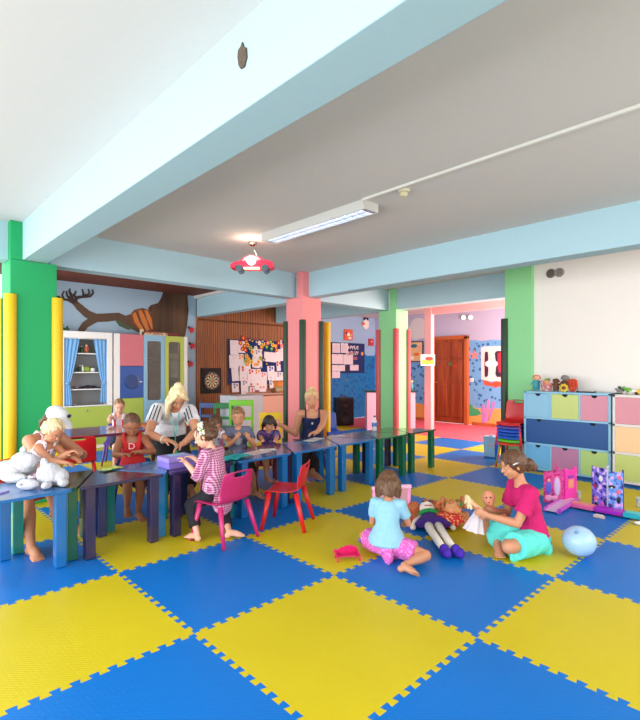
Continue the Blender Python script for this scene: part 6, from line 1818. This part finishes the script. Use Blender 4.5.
# x = towards the right of the row, y = away from the viewer, in the bear's own frame
q = fl(8, 482, TT)
t = plush('white plush bear lying stretched out at the far left end of the blue table', (q.x, q.y + .03, TT), math.degrees(YAW) - 90, 1.16,
      [((-.02, .05, .06), (.12, .09, .06)), ((.06, .07, .095), (.085, .075, .08)), ((.045, .09, .178), (.022, .016, .026)), ((.115, .05, .115), (.05, .05, .05)), ((-.12, .0, .04), (.07, .05, .04)), ((.07, -.04, .03), (.085, .035, .03))])
q = fl(41, 488, TT)
t = plush('white plush bear slumped with its snout on the near edge of the blue table', (q.x, q.y, TT), math.degrees(YAW) - 90, 1.0,
      [((.02, .07, .08), (.085, .08, .08)), ((-.012, .06, .16), (.026, .02, .036)), ((.085, .08, .06), (.06, .06, .06)), ((-.065, -.045, .036), (.075, .04, .036)), ((.055, -.03, .026), (.03, .045, .026)), ((.135, .03, .03), (.034, .04, .03))])
mb = MB(); mb.ball((-.085, -.086, .045), (.012, .007, .008)); mb.build('nose', mat('grey_nose', (150, 146, 150), 0.6), t, smooth=True)
# pencil on the blue table
q = fl(4, 493, TT)
t = thing('pencil', 'thin violet pencil on the near edge of the blue table', 'pencil', (q.x, q.y, TT), R(35))
b = MB(); b.cone((-.05, 0, .004), (.04, 0, .004), .004, n=6); b.build('barrel', plastic('violet_pencil', (150, 90, 200)), t)
b = MB(); b.cone((.04, 0, .004), (.052, 0, .004), .004, .0005, n=6); b.build('tip', T_wh, t)
# crumpled green paper
q = fl(106, 470, TT)
def crumple(name, label, cat, loc, w, d, h, m, rz=0, n=14, seed=1, parent=None):
    bm = bmesh.new(); rows = []
    for j in range(n + 1):
        rows.append([])
        for i in range(n + 1):
            u, v = i / n - .5, j / n - .5
            z = h * (0.5 + 0.5 * noise.noise(V((u * 4 + seed, v * 4, seed)))) * (1 - 1.2 * max(abs(u), abs(v)) ** 2)
            rows[-1].append(bm.verts.new((u * w * (1 + .15 * noise.noise(V((v * 3, seed, 0)))), v * d * (1 + .2 * noise.noise(V((u * 3, 0, seed)))), max(0.001, z))))
    for j in range(n):
        for i in range(n): bm.faces.new((rows[j][i], rows[j][i + 1], rows[j + 1][i + 1], rows[j + 1][i]))
    me = bpy.data.meshes.new(name); bm.to_mesh(me); bm.free(); me.materials.append(m)
    o = bpy.data.objects.new(name, me); C.objects.link(o); o.location = loc; o.rotation_euler = (0, 0, rz)
    s_ = o.modifiers.new('t', 'SOLIDIFY'); s_.thickness = 0.0015
    tag(o, label, cat); return o
crumple('crumpled_paper', 'crumpled yellow-green paper at the back edge of the dark purple table', 'paper', (q.x + .03, q.y - .01, TT), .17, .10, .035, pattern_mat('green_tissue', 'blotch', (120, 170, 60), (206, 214, 120), 40, 0.8), R(20), seed=3)
# lilac box with lid
a, c_ = fl(162, 476, TT), fl(196, 468, TT)
t = thing('lilac_box', 'lilac lidded craft box on the violet table before the gingham girl', 'box', ((a.x + c_.x) / 2 + .03, (a.y + c_.y) / 2 + .05, TT), R(2))
t.location = (1.91, 3.76, TT)
b = MB(); b.box(-.12, .12, -.095, .095, 0, .05); b.build('box_body', plastic('lilac_card', (140, 118, 206), 0.5), t, bevel=0.004)
b = MB(); b.box(-.125, .125, -.10, .10, .052, .09); b.build('lid', plastic('light_lilac_card', (158, 138, 220), 0.5), t, bevel=0.004)
b = MB(); b.box(-.05, .09, -.02, .07, .0905, .093); b.build('paper_label', mat('pale_blue_label', (150, 190, 220), 0.7), t)
# turquoise cloth
q = fl(233, 459, TT)
crumple('craft_cloth', 'crumpled turquoise cloth on the blue table beside the gingham girl', 'cloth', (q.x, q.y, TT), .34, .16, .05, cloth('turquoise_cloth', (22, 156, 160)), R(15), seed=8)
# papers in front of boy and girl
def sheet(label, px, py, w, d, m, rz, group=None, z=0.0):
    q = fl(px, py, TT)
    t = thing('paper_sheet', label, 'paper', (q.x, q.y, TT + z), rz, group)
    b = MB(); b.box(-w / 2, w / 2, -d / 2, d / 2, 0, .0015); b.build('paper', m, t)
    for k in range(3):
        b = MB(); b.box(-w * .3, w * .25 - .03 * k, -d * .25 + d * .22 * k, -d * .25 + d * .22 * k + .006, .0015, .002); b.build('drawn_line', MATS['print_grey'], t)
    return t
sheet('pinkish drawing sheet on the table in front of the boy in grey', 257, 452.5, .26, .16, mat('pinkish_paper', (222, 190, 186), 0.8), R(10))
sheet('white sheet lying half over the pinkish one before the small dark-haired girl', 268, 450, .16, .11, W_white, R(-25), z=0.003)
sheet('white papers under the hand of the woman in the navy top', 314, 439.5, .30, .13, W_white, R(20))
sheet('pale magazine page lying to the right of the white papers on the grey-blue table', 336, 436, .20, .12, mat('pale_grey_page', (200, 206, 222), 0.5), R(-10))
q = fl(299, 440, TT); t = thing('smartphone', 'dark phone on the table at the elbow of the woman in the navy top', 'phone', (q.x, q.y, TT), R(60))
b = MB(); b.box(-.035, .035, -.07, .07, 0, .009); b.build('phone_case', mat('navy_case', (24, 28, 60), 0.4), t, bevel=.003)
b = MB(); b.box(-.031, .031, -.062, .062, .0092, .0098); b.build('screen', mat('dark_screen', (14, 16, 24), 0.08), t)
# water bottle
q = fl(374.5, 431, TT); t = thing('water_bottle', 'clear plastic water bottle with a blue label on the green table', 'bottle', (q.x, q.y, TT))
M_pet = mat('clear_plastic', (214, 226, 232), 0.08, alpha=0.45, vary=0)
b = MB(); b.lathe([(0.001, .0), (.032, .0), (.034, .02), (.031, .05), (.034, .08), (.034, .13), (.026, .155), (.013, .175), (.013, .185), (.001, .185)], n=18); b.build('bottle_body', M_pet, t, smooth=True)
b = MB(); b.lathe([(.0345, .06), (.0352, .062), (.0352, .11), (.0345, .112)], n=18); b.build('bottle_label', plastic('blue_label', (60, 110, 180)), t, smooth=False)
b = MB(); b.lathe([(.001, .183), (.015, .183), (.015, .203), (.001, .203)], n=14); b.build('cap', MATS['navy_case'], t)

# ------------------------------------------------------------------ toys on the floor
# magenta toy bed / stool
q = fl(347, 559)
t = thing('toy_bench', 'magenta plastic toy bench lying on the yellow mat', 'toy', (q.x, q.y, 0.001), YAW - R(90) + R(10))
M_mg = plastic('magenta_plastic', (204, 20, 90))
b = MB(); b.prism([(-.075, 0), (-.068, .02), (.06, .03), (.078, .02), (.082, .055), (.07, .075), (.04, .088), (.0, .086), (-.04, .072), (-.062, .06), (-.085, .068), (-.09, .05)], .02, .03, 'y')
b.build('back_panel', M_mg, t, bevel=.003)
for x, r in ((-.078, 1), (.078, 1)):
    b = MB(); b.prism([(-.06, 0), (-.05, 0), (-.045, .03), (.01, .035), (.015, 0), (.03, 0), (.03, .06), (-.03, .045), (-.06, .035)], x - .006, x + .006, 'x'); b.build('end_panel', M_mg, t, bevel=.003)
b = MB(); b.box(-.072, .072, -.04, .02, .028, .036); b.build('bench_seat', M_mg, t, bevel=.002)
# purple shoe-like toy
q = fl(362, 543); t = thing('toy_shoe', 'small purple toy slipper beside the girl in the light blue T-shirt', 'toy', (q.x, q.y, .001), R(60))
b = MB(); b.ball((0, 0, .014), (.05, .024, .014)); b.ball((.02, 0, .022), (.028, .022, .016)); b.build('sole', plastic('violet_plastic', (120, 84, 190)), t, smooth=True)
b = MB(); b.tube([(.01, -.02, .02), (.01, 0, .042), (.01, .02, .02)], .006, n=6); b.build('strap', plastic('light_violet_plastic', (160, 120, 210)), t, smooth=True)
# pink toy mirror frame standing in front of the girl
a, c_ = fl(372, 521), fl(411, 518)
c0 = (a + c_) / 2; ang = math.atan2(c_.y - a.y, c_.x - a.x); W2 = (c_ - a).length / 2
t = thing('toy_easel', 'pink open toy frame standing before the girl in the light blue T-shirt', 'toy', (c0.x, c0.y, .001), ang)
M_tp = plastic('pastel_pink_plastic', (234, 150, 196))
for s in (-1, 1):
    b = MB(); b.cone((s * (W2 - .02), 0, 0), (s * (W2 - .02), 0, .29), .017, n=12); b.build('post', M_tp, t, smooth=True)
    b = MB(); b.box(s * (W2 - .02) - .02, s * (W2 - .02) + .02, -.08, .08, 0, .02); b.build('foot', M_tp, t, bevel=.004)
b = MB(); b.box(-W2, W2, -.018, .018, .27, .30); b.build('top_rail', plastic('light_pink_plastic', (244, 190, 220)), t, bevel=.006)
b = MB(); b.box(-W2 + .03, W2 - .03, -.004, .004, .06, .27); b.build('back_cloth', mat('dull_rose_board', (206, 150, 160), 0.6), t)

# rag doll with purple dress lying on the mat
def limb(mb, pts, r): mb.tube(pts, r, n=12)
hq = fl(427, 521); fq = fl(448, 556)
dv = (fq - hq); dv.z = 0; L = dv.length; dv.normalize(); sv = V((-dv.y, dv.x, 0))
t = thing('rag_doll', 'rag doll with orange hair, purple dress and purple shoes lying on the mats', 'doll', (hq.x, hq.y, 0), math.atan2(dv.y, dv.x), 'dolls on the floor')
M_felt = mat('white_felt', (232, 222, 214), 0.9, bump=.3, scale=60); M_pdress = cloth('purple_felt', (60, 26, 120)); M_gfelt = cloth('green_felt', (30, 140, 70)); M_pshoe = cloth('bright_purple_felt', (66, 30, 160))
mb = MB(); mb.ball((0, 0, .085), (.085, .08, .08)); mb.ball((.0, 0, .12), (.07, .065, .05)); mb.ball((.01, 0, .165), (.014, .014, .012)); remeshed(mb, 'head', M_felt, t, .006, 2)
for s in (-1, 1):
    b = MB(); b.ball((-.025, s * .03, .165), (.012, .010, .008)); b.build('eye', M_blk, t, smooth=True)
b = MB(); b.tube([(.045, -.03, .150), (.055, 0, .152), (.045, .03, .150)], .005, n=6); b.build('mouth', MATS['felt_red'], t, smooth=True)
mb = MB(); rr = random.Random(4)
for k in range(26):
    a = rr.uniform(R(75), R(285)); q_ = rr.uniform(.07, .11); mb.ball((q_ * math.cos(a) - .01, q_ * 1.15 * math.sin(a), rr.uniform(.03, .13)), rr.uniform(.035, .05))
for s in (-1, 1): mb.tube([(.0, s * .09, .09), (.09, s * .12, .05), (.17, s * .13, .03)], [.04, .04, .02], n=8)
remeshed(mb, 'hair', hair_mat('orange_brown_hair', (130, 60, 24), (206, 110, 50)), t, .006, 1, disp=lambda co: .006 * noise.noise(co * 60))
mb = MB(); mb.tube([(.085 * math.cos(a) * .35 + .09, .075 * math.sin(a), .085 + .045 * math.cos(a)) for a in [2 * PI * i / 16 for i in range(17)]], .018, n=8); mb.build('collar', M_gfelt, t, smooth=True)
mb = MB(); mb.ring_loft([[V((x, w_ * math.cos(2 * PI * i / 20), .06 + hgt * math.sin(2 * PI * i / 20))) for i in range(20)] for x, w_, hgt in ((.08, .06, .045), (.14, .085, .055), (.20, .12, .055), (.26, .15, .05), (.28, .14, .045))])
remeshed(mb, 'dress', M_pdress, t, .007, 2, disp=lambda co: .006 * noise.noise(co * 25))
for s in (-1, 1):
    b = MB(); limb(b, [(.24, s * .038, .05), (.38, s * .042, .045), (L - .03, s * .036 + .01, .04)], [.036, .032, .026]); b.build('leg', M_felt, t, smooth=True)
    b = MB(); b.ball((L, s * .040 + .015, .042), (.046, .036, .042)); b.ball((L + .03, s * .046 + .03, .035), (.055, .034, .035)); b.build('shoe', M_pshoe, t, smooth=True)
    b = MB(); limb(b, [(.10, s * .07, .06), (.17, s * .13, .045), (.24, s * .16, .03)], [.028, .024, .02]); b.ball((.26, s * .165, .028), (.028, .024, .022)); b.build('arm', M_felt, t, smooth=True)
# second doll with dotted bag
q = fl(449, 525)
t = thing('rag_doll', 'doll with curly ginger hair and leafy headdress lying in a red dotted basket', 'doll', (q.x, q.y, 0), R(200), 'dolls on the floor')
mb = MB(); mb.ball((-.03, 0.03, .14), (.07, .07, .065)); mb.ball((.03, .03, .14), (.03, .03, .03)); remeshed(mb, 'head', mat('peach_felt', (228, 160, 110), .85), t, .006, 1)
mb = MB(); rr = random.Random(6)
for k in range(30):
    a = rr.uniform(0, 2 * PI); mb.ball((-.07 + .06 * math.cos(a), .03 + .10 * math.sin(a), rr.uniform(.05, .21)), rr.uniform(.02, .035))
remeshed(mb, 'hair', hair_mat('ginger_hair', (150, 80, 40), (216, 140, 84)), t, .006, 0, disp=lambda co: .005 * noise.noise(co * 70))
b = MB(); b.ring_loft([[V((.05 + r * math.cos(2 * PI * i / 22), -.0 + r * 1.25 * math.sin(2 * PI * i / 22), z)) for i in range(22)] for r, z in ((.05, .001), (.09, .03), (.105, .07), (.095, .10), (.05, .115))]); b.build('dotted_cloth_body', pattern_mat('red_dotted_cloth', 'floral', (210, 40, 44), (240, 200, 120), 40, .8, (230, 120, 80)), t, smooth=True)
for k, (x, y, m) in enumerate(((-.05, .06, M_gfelt), (.0, .10, M_gfelt), (.05, -.08, T_or))):
    b = MB(); b.ball((x, y, .19), (.03, .012, .02)); b.build('leaf', m, t, smooth=True)
for s in (-1, 1):
    b = MB(); limb(b, [(.0, s * .11, .07), (.05, s * .16, .04), (.10, s * .18, .03)], [.022, .02, .018]); b.build('arm', MATS['peach_felt'], t, smooth=True)

# doll in the girl's hands, and baby doll
hL, hR = gB.hands[0][4], gB.hands[1][4]
g0 = (hL + hR) / 2 + LEFT * .01
hd_ = atz(470.5, 502, 3.52)
t = thing('fashion_doll', 'blonde doll in a white tulle dress held by the girl in the raspberry T-shirt', 'doll', g0)
TD = lambda v: V(v) - g0
ax = (hd_ - g0).normalized()
b = MB(); b.cone(TD(g0 - ax * .03), TD(g0 + ax * .07), .018, .020, caps=True); b.cone(TD(g0 + ax * .06), TD(hd_ - ax * .01), .008); b.ball(TD(hd_), (.024, .022, .026))
for s in (-1, 1): b.tube([TD(g0 + ax * .06 + FW * s * .02), TD(g0 + ax * .03 + FW * s * .05 + UP * .02), TD(g0 + ax * .01 + FW * s * .03 - UP * .03)], [.008, .007, .006], n=8)
remeshed(b, 'body', T_skin, t, .004, 1)
mb = MB(); rr = random.Random(2)
for k in range(20):
    a = rr.uniform(0, 2 * PI); e = rr.uniform(-.3, 1)
    mb.tube([TD(hd_ + ax * .005), TD(hd_ + ax * .03 + (UP * math.sin(a) + FW * math.cos(a)) * .03), TD(hd_ + ax * rr.uniform(.0, .05) + (UP * math.sin(a) * .05 + FW * math.cos(a) * .05) - UP * .02)], [.014, .012, .005], n=6)
remeshed(mb, 'hair', H_pale, t, .004, 0)
mb = MB(); c = g0 + ax * .02; dn = (-UP * 1.0 + LEFT * .25).normalized(); Mt = frame_z(dn, LEFT)
rings = []
for j in range(9):
    v = j / 8; rad = .018 + .052 * v ** .8
    rings.append([TD(c + dn * (.165 * v) + Mt @ V((rad * (1 + .22 * math.sin(7 * a) * v) * math.cos(a), rad * .7 * (1 + .22 * math.sin(7 * a) * v) * math.sin(a), 0))) for a in [2 * PI * i / 42 for i in range(42)]])
mb.ring_loft(rings, cap=False)
m_tul = mat('white_tulle', (226, 216, 222), 0.8, alpha=.8, vary=0)
mb.build('tulle_dress', m_tul, t, smooth=True)
q0 = atz(492, 516, 3.66)
t = thing('baby_doll', 'bare bald baby doll resting in the arm of the girl in the raspberry T-shirt', 'doll', q0)
TD = lambda v: V(v) - q0
bc = q0 + RT * .02
b = MB(); b.ball(TD(atz(488.5, 498, 3.66)), (.052, .048, .058)); b.ball(TD(atz(489, 502.5, 3.63)), (.036, .036, .03)); b.tube([TD(atz(489, 505, 3.66)), TD(atz(494, 514, 3.66)), TD(atz(500, 520, 3.66))], [.024, .042, .04], n=12)
b.tube([TD(atz(491, 509, 3.62)), TD(atz(486, 515, 3.60)), TD(atz(484, 518, 3.58))], [.018, .016, .014], n=10); b.tube([TD(atz(498, 519, 3.64)), TD(atz(505, 516, 3.62)), TD(atz(508, 520, 3.60))], [.024, .022, .016], n=10)
b.ball(TD(atz(493.5, 498, 3.66)), (.01, .012, .014))
remeshed(b, 'body', mat('baby_vinyl', (226, 150, 116), .45), t, .005, 1)
for dx in (-2.0, 2.2):
    b = MB(); b.ball(TD(atz(488.3 + dx, 497.6, 3.607)), .006); b.build('eye', M_iris, t, smooth=True)
b = MB(); b.ball(TD(atz(489, 502.5, 3.596)), (.010, .008, .005)); b.build('mouth', M_lip, t, smooth=True)

# pale blue balloon
q = fl(579, 556); t = thing('balloon', 'pale blue balloon resting on the mats at the right', 'balloon', (q.x, q.y, .001))
b = MB(); b.ball((0, 0, .106), (.112, .112, .105), None, 28, 18); ob = b.build('balloon_skin', mat('balloon_latex', (164, 200, 232), 0.25, sss=.1, vary=.02), t, smooth=True)
kd = (RT * -.4 + UP * .6 - FW * .5).normalized(); kc = V((0, 0, .106)) + kd * .108
b = MB(); b.cone(kc, kc + kd * .015, .006, .014, n=12); b.build('knot', mat('balloon_knot', (120, 160, 206), 0.4), t, smooth=True)

# pink castle playhouse, folded open
M_cas = pattern_mat('castle_print', 'blotch', (196, 20, 110), (222, 70, 150), 26, 0.4, (150, 20, 90))
M_hp = plastic('hot_pink_plastic', (244, 50, 176)); M_lil = mat('lilac_print', (206, 180, 226), 0.4)
a = fl(543.5, 502); c_ = fl(564, 504); e_ = fl(575.5, 501)
def upright(label_root, p0, p1, h, th, m, nm, parent, outline=None):
    d = p1 - p0; L = d.length; ang = math.atan2(d.y, d.x)
    mb = MB(); ol = outline(L) if outline else [(0, 0), (L, 0), (L, h), (0, h)]
    mb.prism(ol, -th / 2, th / 2, 'y', M=Matrix.Translation(p0 - label_root) @ Matrix.Rotation(ang, 4, 'Z'))
    return mb.build(nm, m, parent, bevel=.003)
a.z = c_.z = e_.z = 0.0
t = thing('toy_castle', 'pink castle playhouse standing folded open beside the girl in the raspberry T-shirt', 'toy', (c_.x, c_.y, 0.001))
root = V((c_.x, c_.y, 0))
h = .325
oc = lambda L: [(0, 0), (L, 0), (L, h), (L * .78, h), (L * .76, h + .03), (L * .70, h + .03), (L * .66, h + .11), (L * .60, h + .04), (L * .55, h + .04), (L * .50, h), (L * .1, h - .02), (0, h - .02)]
w1 = upright(root, a, c_, h, .03, M_cas, 'castle_wall', t, oc)
w2 = upright(root, c_, e_, h, .03, M_hp, 'side_wall', t, lambda L: [(0, 0), (L, 0), (L, h + .02), (L * .8, h + .02), (L * .75, h), (L * .3, h), (L * .2, h + .02), (0, h + .02)])
d = (c_ - a); L = d.length; d.normalize(); nrm = V((d.y, -d.x, 0)); nrm = nrm if nrm.dot(FW) < 0 else -nrm
def oval(u, z, ru, rz_, m, nm, off=.017):
    mb = MB(); c0 = a + d * (u * L) + nrm * off - root
    Mo = Matrix((d, nrm, UP)).transposed()
    mb.ball(c0 + UP * z, (ru, .006, rz_), Mo, 20, 12); return mb.build(nm, m, w1, smooth=True)
oval(.66, .17, .036, .105, plastic('rose_rim', (226, 110, 170)), 'mirror_rim', .016); oval(.66, .17, .026, .09, M_lil, 'mirror', .021)
oval(.25, .15, .026, .07, plastic('blue_violet_figure', (90, 90, 200)), 'painted_princess'); oval(.25, .225, .012, .016, T_skin, 'painted_face', .021)
oval(.25, .05, .035, .03, MATS['pastel_pink_plastic'], 'painted_flower'); oval(.55, .05, .03, .03, MATS['pastel_pink_plastic'], 'painted_flower')
d2 = (e_ - c_); L2 = d2.length; d2.normalize(); n2 = V((d2.y, -d2.x, 0)); n2 = n2 if n2.dot(FW) < 0 else -n2
mb = MB(); c0 = c_ + d2 * (.45 * L2) + n2 * .017 - root; mb.box(-.045, .045, -.004, .004, .15, .235, M=Matrix.Translation(c0) @ Matrix.Rotation(math.atan2(d2.y, d2.x), 4, 'Z')); mb.build('window_print', mat('peach_print', (236, 150, 120), .5), w2)
mb = MB(); mb.box(-.05, .05, -.004, .004, .25, .275, M=Matrix.Translation(c0) @ Matrix.Rotation(math.atan2(d2.y, d2.x), 4, 'Z')); mb.build('sign_print', plastic('violet_print', (140, 60, 180)), w2)
# drawbridge / slide
a2, b2 = fl(551, 513), fl(572, 503)
t = thing('toy_slide', 'pale lilac toy slide with violet feet lying in front of the pink castle', 'toy', (a2.x, a2.y, .001), math.atan2(b2.y - a2.y, b2.x - a2.x))
L = (b2 - a2).length
b = MB(); b.prism([(0, .012), (L, .04), (L, .052), (0, .026)], -.055, .055, 'y'); b.build('slide_board', mat('pale_lilac_plastic', (222, 184, 226), .35), t, bevel=.003)
for y in (-.06, .06):
    b = MB(); b.prism([(-.005, .004), (L, .03), (L, .065), (-.005, .04)], y - .006, y + .006, 'y'); b.build('side_rail', plastic('orchid_plastic', (206, 90, 200)), t, bevel=.002)
    b = MB(); b.cone((.03, y - .01, .022), (.03, y + .01, .022), .022, n=16); b.build('foot', plastic('violet_foot', (170, 50, 190)), t)
# doll-school folding doors with dark cartoonish print
a, m_, c_ = fl(592.5, 508), fl(607.5, 512), fl(623, 514)
a.z = m_.z = c_.z = 0; root = m_.copy()
t = thing('toy_playhouse', 'folding playhouse screen printed in blue, violet and white behind the long toy board', 'toy', (root.x, root.y, .001))
M_pr1 = pattern_mat('violet_splash_print', 'blotch', (30, 24, 110), (128, 110, 224), 22, .3, (236, 200, 240)); M_pr2 = pattern_mat('blue_splash_print', 'blotch', (48, 30, 130), (100, 150, 232), 20, .3, (226, 170, 232))
hh_ = .40
w1 = upright(root, a, m_ - (m_ - a).normalized() * .006, hh_, .018, M_pr1, 'left_door', t)
w2 = upright(root, m_ + (c_ - m_).normalized() * .006, c_, hh_ - .02, .018, M_pr2, 'right_door', t)
for (p0, p1, par, items) in ((a, m_, w1, ((.25, .10, .018, .02, 'pink'), (.22, .22, .014, .018, 'red'), (.7, .06, .02, .03, 'orchid_plastic'), (.6, .30, .02, .03, 'white'), (.3, .05, .016, .02, 'blk'))),
                             (m_, c_, w2, ((.28, .24, .03, .016, 'blk'), (.28, .235, .02, .010, 'white'), (.72, .20, .018, .024, 'pink'), (.72, .12, .016, .03, 'blk'), (.25, .04, .026, .014, 'blk'), (.75, .33, .016, .02, 'pink')))):
    dd = (p1 - p0); LL = dd.length; dd.normalize(); nn = V((dd.y, -dd.x, 0)); nn = nn if nn.dot(FW) < 0 else -nn
    for u, z, ru, rz_, mk in items:
        mm = {'pink': MATS['craft_paper_pink'], 'red': MATS['craft_paper_red'], 'white': T_wh, 'blk': M_blk}.get(mk) or MATS[mk]
        mb = MB(); mb.ball(p0 + dd * u * LL + nn * .011 + UP * z - root, (ru, .004, rz_), Matrix((dd, nn, UP)).transposed(), 14, 8); mb.build('printed_shape', mm, par, smooth=True)
for p_ in (a, c_):
    mb = MB(); mb.cone(p_ - root, p_ - root + UP * (hh_ + .005), .007, n=8); mb.build('edge_post', plastic('royal_edge', (40, 50, 150)), t, smooth=True)
mb = MB(); mb.cone(V((0, 0, 0)), UP * (hh_ + .015), .008, n=8); mb.ball(UP * (hh_ + .02), .014); mb.build('hinge_post', mat('silver_plastic', (190, 196, 210), .3), t, smooth=True)
# long low board pink - violet - turquoise
p0, p1 = fl(569, 507.5), fl(660, 525)
p0.z = p1.z = 0
d = p1 - p0; L = d.length; ang = math.atan2(d.y, d.x)
t = thing('toy_board', 'long low toy board changing from pink through violet to turquoise along the floor', 'toy', (p0.x, p0.y, .001), ang)
seg = [(0, .30, 'salmon_pink_plastic', (232, 100, 160)), (.30, .62, 'deep_violet_plastic', (170, 30, 190)), (.62, 1.0, 'turquoise_plastic', (40, 176, 200))]
for u0, u1, nm, c in seg:
    b = MB(); b.prism([(u0 * L + .002, .012), (u1 * L - .002, .012), (u1 * L - .002, .05), (u0 * L + .002, .05)], -.02, .10, 'y'); b.build('board_section', plastic(nm, c), t, bevel=.005)
b = MB(); b.box(.02, L * .28, .0, .08, .0505, .056); b.build('inlay', mat('salmon_inlay', (240, 150, 140), .5), t, bevel=.002)
b = MB(); b.box(L * .64, L * .96, .0, .08, .0505, .056); b.build('inlay', mat('aqua_inlay', (80, 200, 206), .5), t, bevel=.002)
for u in (.12, .38, .56, .8):
    b = MB(); b.box(u * L - .03, u * L + .03, -.01, .09, 0.0, .012); b.build('foot', M_blk, t)
q = fl(599, 518); b_ = thing('toy_block', 'tiny beige block on the blue mat before the long toy board', 'toy', (q.x, q.y, .001), ang)
b = MB(); b.box(-.045, .045, -.012, .012, 0, .025); b.build('block_body', mat('beige_block', (222, 190, 170), .6), b_, bevel=.003)
b = MB(); b.box(-.03, .03, -.008, .008, .025, .03); b.build('block_top', W_white, b_)
for px, py, lab in ((578, 500, 'clear toy cup standing between the castle and the printed playhouse'), (639, 507, 'clear toy cup at the right edge of the photo on the turquoise board end')):
    q = fl(px, py); t = thing('toy_cup', lab, 'cup', (q.x, q.y, .001))
    b = MB(); b.lathe([(.001, 0), (.026, 0), (.022, .03), (.03, .085), (.027, .085), (.019, .03), (.001, .02)], n=16); b.build('cup_body', M_pet, t, smooth=True)
    b = MB(); b.lathe([(.03, .083), (.033, .086), (.03, .09)], n=16); b.build('rim', MATS['silver_plastic'], t)
q = fl(639, 525); t = thing('toy_shoe', 'small white toy shoe at the right edge of the photo', 'toy', (q.x, q.y, .001), R(120))
b = MB(); b.ball((0, 0, .016), (.04, .02, .016)); b.ball((-.02, 0, .028), (.018, .016, .018)); b.build('shoe_body', T_wh, t, smooth=True)
b = MB(); b.box(-.04, .04, -.018, .018, 0, .006); b.build('sole', MATS['grey_toy'], t, bevel=.002)
# ------------------------------------------------------------------ daylight and lamps
w = bpy.data.worlds.new('world'); bpy.context.scene.world = w
w.use_nodes = True
bg = w.node_tree.nodes['Background']
bg.inputs['Color'].default_value = (0.88, 0.95, 1.0, 1); bg.inputs['Strength'].default_value = 2.2
def area(name, loc, rot, sx, sy, power, c=(1, 1, 1)):
    l = bpy.data.lights.new(name, 'AREA'); l.shape = 'RECTANGLE'; l.size = sx; l.size_y = sy; l.energy = power; l.color = c
    o = bpy.data.objects.new(name, l); C.objects.link(o); o.location = loc; o.rotation_euler = rot
    return o
# daylight through the window walls behind the camera, to its left, and the window of the far room
area('window_daylight', (3.6, -3.0, 1.9), (R(62), 0, 0), 6.0, 1.6, 210, (1.0, 0.96, 0.92))
area('window_daylight', (-3.0, 3.2, 1.2), (R(100), 0, R(-90)), 9.5, 2.0, 360, (0.95, 0.98, 1.0))
area('window_daylight', (8.9, 2.6, 1.5), (R(95), 0, 0), 2.6, 1.6, 270, (1.0, 0.76, 0.66))
area('window_daylight', (1.72, 7.2, 1.4), (R(95), 0, R(-90)), 1.8, 1.6, 15, (0.95, 0.97, 1.0))
vs = bpy.context.scene.view_settings
vs.view_transform = 'Standard'; vs.look = 'None'; vs.exposure = 0.18; vs.gamma = 1.0; vs.use_curve_mapping = False
bpy.data.batch_remove([o.data for o in TRASH] + TRASH)
if bpy.data.scenes.get('workbench'):
    bpy.data.scenes.remove(bpy.data.scenes['workbench'])
